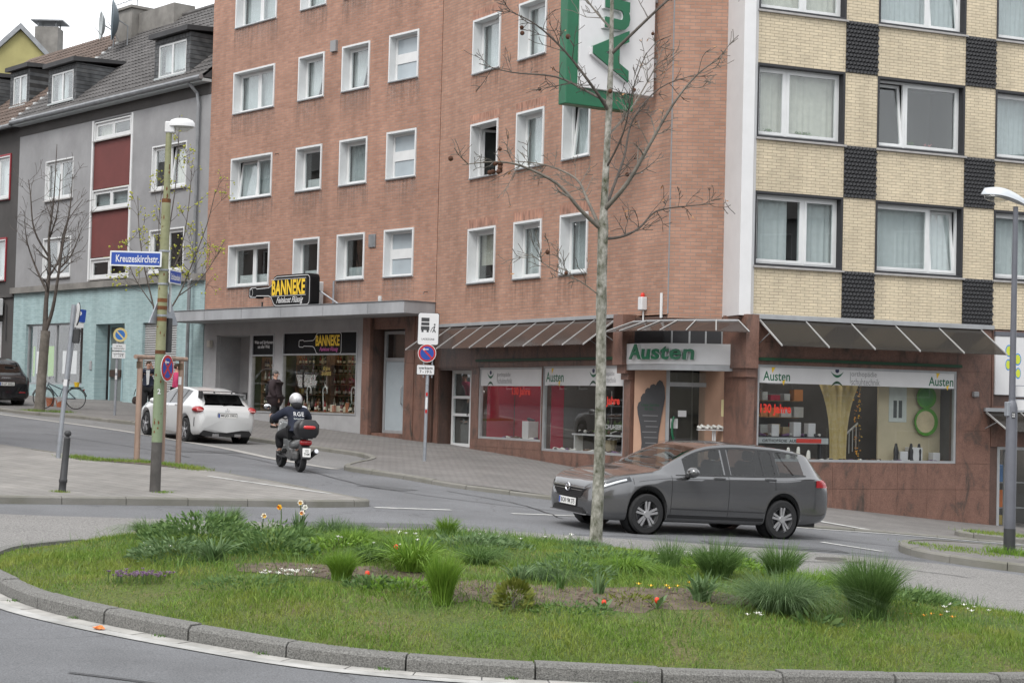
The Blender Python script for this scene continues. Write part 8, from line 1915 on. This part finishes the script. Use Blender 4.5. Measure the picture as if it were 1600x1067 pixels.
# wine shop room, shelves, bottles (in the frame of the red house)
MB().box(3.0, 9.5, 2.6, 2.65, .8, 4.5).box(3.0, 9.5, .14, 2.6, 4.4, 4.45).box(3.0, 3.04, .14, 2.6, .8, 4.4).box(9.46, 9.5, .14, 2.6, .8, 4.4).box(3.0, 9.5, .14, 2.6, 1.2, 1.45).build('shop_room', pm('room_green', (.07, .085, .045), .9, .2, 1), b1)
for x in (4.0, 5.8, 7.6, 8.9): MB().tube([(x-.35, 1.4, 4.36), (x+.35, 1.4, 4.36)], .03, 6).build('ceiling_lamp', M_shopl, b1)
def shelf_unit(label, x0, x1, y, zs):
    t = thing('wine_shelf', label, 'shelf', F1, A1)
    for z in zs: MB().box(x0, x1, y, y+.32, z-.025, z).build('shelf_board', M_wood2, t)
    for x in (x0, x1-.03): MB().box(x, x+.03, y, y+.34, 1.45, zs[-1]+.35).build('upright', M_wood2, t)
    return t
shelf_unit('tall wooden shelf of bottles at the left in the wine shop window', 3.35, 5.15, 1.6, (1.9, 2.25, 2.6, 2.95, 3.25)); shelf_unit('tall wooden shelf of bottles at the right in the wine shop window', 5.35, 7.15, 1.6, (1.9, 2.25, 2.6, 2.95, 3.25)); shelf_unit('narrow wooden shelf behind the small wine shop window', 3.06, 4.0, .42, (1.9, 2.3, 2.7, 3.1))
btm = [pm('bottle_green', (.01, .03, .012), .2, .1, coat=.4), pm('bottle_amber', (.16, .06, .01), .2, .1, coat=.4), pm('bottle_dark', (.012, .010, .010), .2, .1, coat=.4), pm('bottle_pale', (.42, .40, .28), .25, .1, coat=.4), pm('bottle_red', (.20, .02, .02), .25, .1, coat=.4)]
lab_m = pm('label_cream', (.62, .58, .48), .7, .05)
protos = [MB().lathe([(.001, 0), (.038, 0), (.038, .17), (.030, .205), (.014, .235), (.013, .29), (.015, .295), (.001, .295)], 10).mesh('bottle', m, 50) for m in btm]
lab_me = MB().lathe([(.0392, .05), (.0392, .13)], 10, (0, 0, 0), 'z', False).mesh('label', lab_m, 50)
rnd = random.Random(21); M_or0 = pm('box_orange', (.50, .20, .06), .6, .1)
def bottle(x, y, z, label, group, k=1.0, F=F1, A=A1):
    o = link(rnd.choice(protos), 'bottle', None, wpt(F, A, x, -y, z), rnd.uniform(0, 6)); s_ = k*rnd.uniform(.9, 1.12); o.scale = (s_, s_, s_); tag(o, label, 'bottle', group); link(lab_me, 'label', o); return o
for z in (1.9, 2.25, 2.6, 2.95, 3.25):
    for (x0, x1, nm) in ((3.4, 5.1, 'left'), (5.4, 7.1, 'right')):
        x = x0+.06
        while x < x1-.05:
            if rnd.random() < .82: bottle(x, 1.72+rnd.uniform(-.03, .05), z, 'bottle standing on the %s wooden shelf in the wine shop' % nm, 'bottles on the %s wine shelf' % nm)
            x += rnd.uniform(.13, .22)
for z in (1.9, 2.3, 2.7, 3.1):
    x = 3.14
    while x < 3.95: bottle(x, .54, z, 'bottle on the narrow shelf behind the small wine shop window', 'bottles on the narrow wine shelf'); x += rnd.uniform(.14, .24)
MB().box(4.2, 9.0, .2, 1.0, 1.45, 1.72).build('display_plinth', M_wood2, b1)
for i in range(46): bottle(rnd.uniform(4.5, 8.95), rnd.uniform(.28, .95), 1.72, 'bottle in the front display of the wine shop window', 'bottles in the wine shop display', rnd.choice((.8, 1.0, 1.25)))
gb = pm('gift_box_cream', (.6, .55, .42), .6, .1); rb_ = pm('gift_box_copper', (.40, .16, .08), .5, .1)
for i in range(12):
    x, y, s_ = rnd.uniform(6.8, 8.9), rnd.uniform(.25, .8), rnd.uniform(.07, .13); p = wpt(F1, A1, x, -y, 1.72); tag(MB().cbox(-s_/2, s_/2, -s_/2, s_/2, 0, s_*rnd.uniform(1.2, 2.6), .004).build('gift_box', rnd.choice((gb, rb_, gb)), None, p, rnd.uniform(0, 3)), 'small carton in the front display of the wine shop window', 'carton', 'cartons in the wine shop display')
for i, x in enumerate((5.75, 6.65, 8.2)):
    pts = [(x+.12*math.cos(a)-.12, .6, 2.35+.16*math.sin(a)) for a in np.linspace(-.4, 3.6, 10)]+[(x-.20, .6, 1.9), (x-.16, .6, 1.72)]; t = thing('decanter_loop', ['leftmost', 'middle', 'rightmost'][i]+' curled glass decanter in the wine shop display', 'decanter', F1, A1); MB().tube(pts, .02, 7).build('glass_loop', pm('glass_white', (.55, .58, .56), .2, 0), t, smooth=60)
text('window_lettering', '60 Jahre\nBANNEKE', pm('print_gold', (.55, .42, .12), .5, 0), b1, (7.15, .2, 3.0), .5, .3, bold=.02)
# shoe shop: flank windows
def shoe(label, F, A, x, y, z, rz, mat, group, k=1.0):
    me = shoe_me[mat.name] if mat.name in shoe_me else shoe_me.setdefault(mat.name, skin_mesh('shoe', [(-.10, 0, .055, .042, .05), (-.03, 0, .05, .042, .045), (.06, 0, .035, .046, .032), (.13, 0, .03, .036, .024)], [(0, 1), (1, 2), (2, 3)], mat, 1))
    o = link(me, 'shoe', None, wpt(F, A, x, -y, z), A+rz); o.scale = (k, k, k); tag(o, label, 'shoe', group); return o
shoe_me = {}
sm = [pm('shoe_black2', (.02, .02, .022), .5, .1), pm('shoe_brown', (.10, .05, .025), .6, .1), pm('shoe_white', (.60, .60, .57), .6, .05), pm('shoe_violet', (.12, .06, .14), .6, .1)]
for i in range(18): shoe('shoe on the sandy floor of the left shoe shop window', F2, A2, rnd.uniform(3.4, 5.8), rnd.uniform(.25, .7), 1.13, rnd.uniform(0, 6), rnd.choice(sm), 'shoes in the left flank window', 1.1)
for i in range(16): shoe('shoe on the floor of the right flank window', F2, A2, rnd.uniform(6.3, 9.6), rnd.uniform(.25, .8), .91, rnd.uniform(0, 6), rnd.choice(sm), 'shoes in the right flank window', 1.1)
def pedestal(label, F, A, x, y, z, w, h, m=M_wht):
    return tag(MB().cbox(-w/2, w/2, -w/2, w/2, 0, h, .006).build('pedestal', m, None, wpt(F, A, x, -y, z), A), label, 'pedestal')
pedestal('white display pedestal with a dark shoe in the left flank window', F2, A2, 4.45, .6, 1.13, .32, .52); shoe('dark shoe on the white pedestal in the left flank window', F2, A2, 4.45, .6, 1.65, .4, sm[0], None, 1.1); pedestal('pale pedestal at the right of the left flank window', F2, A2, 5.6, .7, 1.13, .3, .5, M_curt2); shoe('dark shoe on the pale pedestal in the left flank window', F2, A2, 5.6, .7, 1.63, 1.4, sm[0], None, 1.1)
MB().box(4.85, 5.5, 1.0, 1.04, 2.05, 2.55).build('screen', M_black, b2)
for x in (3.2, 4.6, 7.2, 8.8): MB().tube([(x-.3, .8, 3.36), (x+.3, .8, 3.36)], .03, 6).build('ceiling_lamp', M_shopw, b2)
text('window_lettering', 'SCHUHSERVICE', M_wht, b2, (9.0, .3, 1.6), 1.1, .12, bold=.02)
vs_ = thing('vase_plant', 'potted plant silhouette in the right flank window', 'plant', wpt(F2, A2, 7.9, -.9, .91), A2)
rs = random.Random(5); mb = MB()
for i in range(120): a = rs.uniform(0, 6.28); u = Vector((math.cos(a), math.sin(a), rs.uniform(.2, 1.6))).normalized(); p = u*rs.uniform(.1, .5); w = u.orthogonal().normalized()*.03; mb.add([p, p+u*.1+w, p+u*.2, p+u*.1-w], [(0, 1, 2, 3)])
mb.xf(lambda x, y, z: (x, y, z+.35)); mb.build('foliage', M_herb, vs_)['kind'] = 'stuff'; MB().lathe([(.12, 0), (.16, .34), (.14, .34)], 12).build('pot', M_sand, vs_)
for i, x in enumerate((7.3, 9.2)):
    t = thing('shoe_rack', ['left', 'right'][i]+' metal shoe rack at the back of the right flank window', 'rack', F2, A2)
    for z in (1.2, 1.5, 1.8, 2.1): MB().box(x-.3, x+.3, 1.35, 1.65, z, z+.02).build('shelf', M_alu, t)
    for dx in (-.3, .3): MB().tube([(x+dx, 1.5, .9), (x+dx, 1.5, 2.5)], .015, 5).build('post', M_alu, t)
    for z in (1.2, 1.5, 1.8, 2.1):
        for dx in (-.18, .08): shoe('shoe on the %s metal rack of the right flank window' % ['left', 'right'][i], F2, A2, x+dx, 1.45, z+.02, R(-90), rnd.choice(sm), 'shoes on the %s rack' % ['left', 'right'][i], 1.0)
# stand of white shoes by the door
sd_ = thing('shoe_stand', 'white wire stand of pale shoes beside the shop door', 'display stand', (5.0, 40.35, G(5.0, 40.35)+.05))
for z in (1.0, 1.42): MB().box(-.62, .05, -.02, .26, z, z+.02).build('shelf', M_lining, sd_)
for x in (-.25, -.2): MB().tube([(x, .1, 0), (x, .1, 1.5)], .02, 6).build('post', M_lining, sd_)
MB().box(-.5, .0, -.1, .3, 0, .03).build('base', M_lining, sd_); plate(.26, .40, .02).build('price_card', pm('card_yellow', (.62, .55, .30), .6, .05), sd_, (.05, .0, 1.95)); MB().tube([(.05, .02, 0), (.05, .02, 1.8)], .012, 6).build('card_post', M_lining, sd_)
for z in (1.02, 1.44):
    for i in range(9): o = shoe('pale shoe on the white wire stand by the shop door', (0, 0, 0), 0, 5.0-.58+.07*i, 40.35+rnd.uniform(.02, .12), G(5.0, 40.35)+.05+z+.03*(i % 2), R(-80+rnd.uniform(-20, 20)), sm[2], 'pale shoes on the door stand', 1.0)
# shoe shop: big window of the yellow house
for x in (1.0, 2.6, 4.6): MB().tube([(x-.3, .9, 3.26), (x+.3, .9, 3.26)], .03, 6).build('ceiling_lamp', M_shopw, b3)
cm_ = thing('display_counter', 'dark display counter with a lettered front strip in the big shop window', 'counter', F3, A3)
MB().box(.6, 2.5, .6, 1.0, 1.46, 1.50).build('top', M_blackrev, cm_); MB().box(.6, 2.5, .58, .60, 1.34, 1.48).build('front_strip', M_curt2, cm_); text('strip_lettering', 'ORTHOPÄDIE  AUSTEN  SCHUHE', M_black, cm_, (1.5, .578, 1.41), 1.6, .08, bold=.02); MB().box(1.62, 2.3, .574, .577, 1.36, 1.46).build('red_tab', M_redp, cm_)
for x in (.7, 2.4): MB().box(x-.03, x+.03, .75, .85, .9, 1.46).build('leg', M_blackrev, cm_)
for i in range(16): shoe('small shoe or ornament on the dark counter of the big window', F3, A3, rnd.uniform(.7, 2.4), rnd.uniform(.65, .95), 1.50, rnd.uniform(0, 6), rnd.choice(sm+[sm[2]]), 'goods on the dark counter', .9)
for i, (x, h) in enumerate(((1.15, .28), (1.75, .34), (2.15, .32))): pedestal(['leftmost', 'middle', 'rightmost'][i]+' white card box on the dark counter of the big window', F3, A3, x, .85, 1.50, .20, h)
for i in range(20): shoe('shoe on the pale floor of the big shop window', F3, A3, rnd.uniform(1.2, 5.5), rnd.uniform(.25, .65), .90, rnd.uniform(0, 6), rnd.choice(sm), 'shoes on the floor of the big window', 1.15)
for i, (x, h) in enumerate(((1.35, .36), (1.62, .38), (1.9, .30))):
    t = thing('plaster_foot', ['left', 'middle', 'right'][i]+' white plaster last standing on the floor of the big window', 'ornament', wpt(F3, A3, x, -.5, .9), A3); link(skin_mesh('cast', [(0, 0, 0, .07, .05), (0, 0, h*.5, .06, .05), (.01, 0, h, .035, .03)], [(0, 1), (1, 2)], M_petw, 2), 'cast', t)
for i, (x, z, w, h, m) in enumerate(((4.30, 2.0, .5, .85, 'poster_pale'),)):
    t = thing('poster', 'framed pale poster of two figures on the cream screen', 'poster', F3, A3); MB().box(x, x+w, .73, .748, z-.1, z-.1+h).build('sheet', pm('poster_pale', (.60, .64, .60), .6, .1, 3), t); 
    for dx in (.12, .27): MB().box(x+dx, x+dx+.1, .727, .73, z+.0, z+.42).build('figure_print', pm('print_dark', (.08, .09, .09), .6, .2, 8), t)
def roundel(label, x, z, r, inner):
    t = thing('roundel', label, 'sign', F3, A3); MB().lathe([(.001, -.02), (r, -.02), (r, .0)], 26, (x, .66, z), 'y').build('green_disc', pm('roundel_green', (.10, .32, .04), .5, .1), t); MB().lathe([(.001, -.004), (r*.78, -.004), (r*.78, 0)], 24, (x-.03, .638, z), 'y').build('inner_disc', inner, t)
    MB().tube([(x, .66, z+r), (x, .66, z+r+.2)], .006, 4).build('wire', M_alu, t)
roundel('lower green roundel with a cream centre hanging in the big window', 5.32, 1.92, .34, pm('roundel_cream', (.62, .52, .33), .6, .15, 4)); roundel('upper green roundel with grey ornament hanging in the big window', 5.32, 2.52, .28, pm('roundel_green2', (.07, .24, .05), .5, .2, 5))
cl_ = thing('fabric_swag', 'cream fabric swag with golden spots hanging in the big window', 'drape', F3, A3)
def swag(t, v): return .5+(t-.5)*(.42+.58*v**3)
curtain(1.1, 1.85, 5, .04, swag).build('cloth', pm('cloth_gold', (.55, .43, .16), .8, .3, 9, col2=(.62, .52, .30)), cl_, (2.45, .95, .9), smooth=180)
st4 = thing('stair_rail', 'white stair handrail with balusters inside the big window', 'railing', F3, A3)
for i in range(6): MB().tube([(3.45+.1*i, 1.6, .95+.05*i), (3.45+.1*i, 1.6, 1.35+.09*i)], .012, 5).build('baluster', M_lining, st4)
MB().tube([(3.3, 1.6, 1.28), (4.0, 1.6, 1.85)], .025, 6).build('handrail', M_lining, st4)
for i, (x, m) in enumerate(((4.32, sm[0]), (4.75, sm[0]), (4.98, sm[0]))):
    t = thing('figurine', ['left', 'middle', 'right'][i]+' dark figurine in front of the cream screen', 'ornament', wpt(F3, A3, x, -.45, .9), A3); link(skin_mesh('figure', [(0, 0, .0, .07), (0, 0, .2, .06), (0, 0, .34, .07), (0, 0, .44, .03), (0, 0, .5, .04)], [(0, 1), (1, 2), (2, 3), (3, 4)], m, 2), 'figure', t)
for i, (x, w, h) in enumerate(((4.55, .22, .3), (5.5, .2, .28), (4.9, .3, .4))): pedestal(['first', 'last', 'tallest'][i]+' white card standing on the floor right in the big window', F3, A3, x, .55, .9, w, h)
for i, (x, n) in enumerate(((.42, 40), (3.25, 46))):
    t = thing('garland', ['left', 'right'][i]+' hanging garland of orange and yellow leaves in the big window', 'garland', F3, A3); MB().tube([(x, .5, 3.2), (x+.03, .5, 1.0)], .006, 4).build('string', M_iron, t)
    for m in (M_peto, M_pety):
        mb = MB()
        for k in range(n): p = Vector((x+rnd.uniform(-.09, .09), .5+rnd.uniform(-.05, .05), rnd.uniform(1.0, 3.1))); u = Vector((rnd.uniform(-1, 1), rnd.uniform(-1, 1), rnd.uniform(-1, 1))).normalized()*.05; w = u.orthogonal().normalized()*.02; mb.add([p, p+u*.5+w, p+u, p+u*.5-w], [(0, 1, 2, 3)])
        mb.build('leaves', m, t)['kind'] = 'stuff'
bs3 = thing('back_shelf', 'long back shelf of pale boxes behind the counter in the big window', 'shelf', F3, A3)
for z in (1.55, 1.95, 2.35): MB().box(.5, 2.5, 1.9, 2.2, z-.02, z).build('board', M_wood2, bs3)
for z in (1.55, 1.95, 2.35):
    x = .6
    while x < 2.4: w = rnd.uniform(.12, .3); pm_ = rnd.choice((M_curt, M_sand, M_wine, M_curt2, M_or0)); MB().cbox(x, x+w, 1.93, 2.15, z, z+rnd.uniform(.12, .28), .004).build('box', pm_, bs3); x += w+rnd.uniform(.02, .12)
for i in range(26): shoe('shoe on the pale floor of the big shop window', F3, A3, rnd.uniform(.6, 5.6), rnd.uniform(.22, .9), .90, rnd.uniform(0, 6), rnd.choice(sm+[sm[2]]), 'shoes on the floor of the big window', 1.2)
for i in range(16): shoe('shoe on the floor of the right flank window', F2, A2, rnd.uniform(6.2, 9.6), rnd.uniform(.2, .5), .91, rnd.uniform(0, 6), rnd.choice(sm+[sm[2]]), 'shoes in the right flank window', 1.2)
dt = thing('display_table', 'low pale display table with goods in the right flank window', 'table', F2, A2); MB().box(6.5, 9.4, .62, .95, 1.35, 1.39).build('top', M_lining, dt)
for x in (6.55, 9.3): MB().box(x, x+.05, .65, .9, .91, 1.35).build('leg', M_lining, dt)
for i in range(14): shoe('shoe on the low display table in the right flank window', F2, A2, 6.6+.2*i, rnd.uniform(.68, .88), 1.39, rnd.uniform(0, 6), rnd.choice(sm), 'shoes on the low display table', 1.15)
# goods behind the right edge shop
M_or = pm('carton_orange', (.60, .16, .03), .6, .15, 4)
for i in range(9):
    x, z = 7.1+.32*(i % 3), -.75+.62*(i//3); tag(MB().cbox(-.12, .12, -.1, .1, 0, .42, .01).build('carton', (M_or, pm('carton_blue', (.10, .22, .45), .6, .15), pm('carton_gold', (.45, .33, .08), .6, .2))[(i*2+i//3) % 3], None, wpt(F3, A3, x, -.55, z), A3), ['lowest', 'middle', 'upper'][i//3]+' row carton %s in the shop at the right edge' % ['at the left', 'in the centre', 'at the right'][i % 3], 'carton')
for z in (-.78, -.16, .46): MB().box(6.95, 8.1, .4, .75, z, z+.025).build('shelf', M_alu, b3)
for x in (7.6, 9.2): MB().tube([(x-.3, .8, 1.42), (x+.3, .8, 1.42)], .03, 6).build('ceiling_lamp', M_shopw, b3)
# window-sill plants of the yellow house
for i, (x, z, n, lab) in enumerate(((.5, 8.37, 60, 'small potted plant on the sill of the upper left yellow-house window'), (1.45, 8.37, 140, 'bushy green plant on the sill of the upper left yellow-house window'), (4.45, 8.37, 90, 'green plant with a white pot in the tilted yellow-house window'), (4.95, 8.37, 60, 'pink flowering plant in the tilted yellow-house window'))):
    t = thing('pot_plant', lab, 'plant', wpt(F3, A3, x, -.30, z), A3); rs = random.Random(i); mb = MB()
    for k in range(n): a = rs.uniform(0, 6.28); p = Vector((rs.uniform(-.2, .2) if i == 1 else rs.uniform(-.1, .1), rs.uniform(-.04, .04), .10+rs.uniform(0, .14))); u = Vector((math.cos(a), math.sin(a)*.4, rs.uniform(0, 1))).normalized()*.06; w = u.orthogonal().normalized()*.015; mb.add([p, p+u*.5+w, p+u, p+u*.5-w], [(0, 1, 2, 3)])
    mb.build('foliage', M_herb if i != 3 else leafmat('petal_pink', (.4, .10, .12), (.5, .2, .2)), t)['kind'] = 'stuff'; MB().lathe([(.05, 0), (.07, .12), (.06, .12)], 10).build('pot', M_wht if i != 1 else M_iron, t)

# ================================================================== added houses out of view (invented to give the panes something to reflect)
def opposite(label, x, y, w, d, h, rz, mat, nx_, nz):
    t = thing('reflection_house', label, 'house', (x, y, G(x, y)-.3), rz)
    hl = [(-w/2+w/nx_*(i+.25), -w/2+w/nx_*(i+.75), 1.2+2.9*k, 2.7+2.9*k) for i in range(nx_) for k in range(nz)]
    wall(t, 'front_wall', -w/2, w/2, 0, h, hl, mat, 0, .3)
    MB().box(-w/2, w/2, .3, d, 0, h).build('body', mat, t); MB().prism([(-.4, h), (d+.4, h), (d/2, h+3.2)], -w/2-.2, w/2+.2, 'x').build('roof', M_tile, t)
    for (a, b, z0, z1) in hl: frame_mb(MB(), a, b, z0, z1, .08, .16, .07).build('window', M_plastic, t)
M_plc = pm('plaster_cream', (.48, .44, .36), .9, .1, 1)
opposite('added pale plastered house out of view, for the entrance door to reflect', -9, -14, 17, 9, 13.5, R(172), M_plaster, 6, 4); opposite('added cream house out of view, for the entrance to reflect', 10, -15, 19, 9, 12.5, R(186), M_plc, 7, 4)
opposite('added dark stone house out of view up the street, for the panes to reflect', -50.5, 73.6, 29, 9, 12.5, R(131), M_stone_d, 10, 4); opposite('added long brown brick house out of view, for the wine shop panes to reflect', -26.5, 46, 42, 9, 11.5, R(131), M_brick1, 14, 4); opposite('added grey house out of view to the right, for the panes to reflect', 37, 17, 40, 9, 12, R(-108), M_plaster, 13, 4)
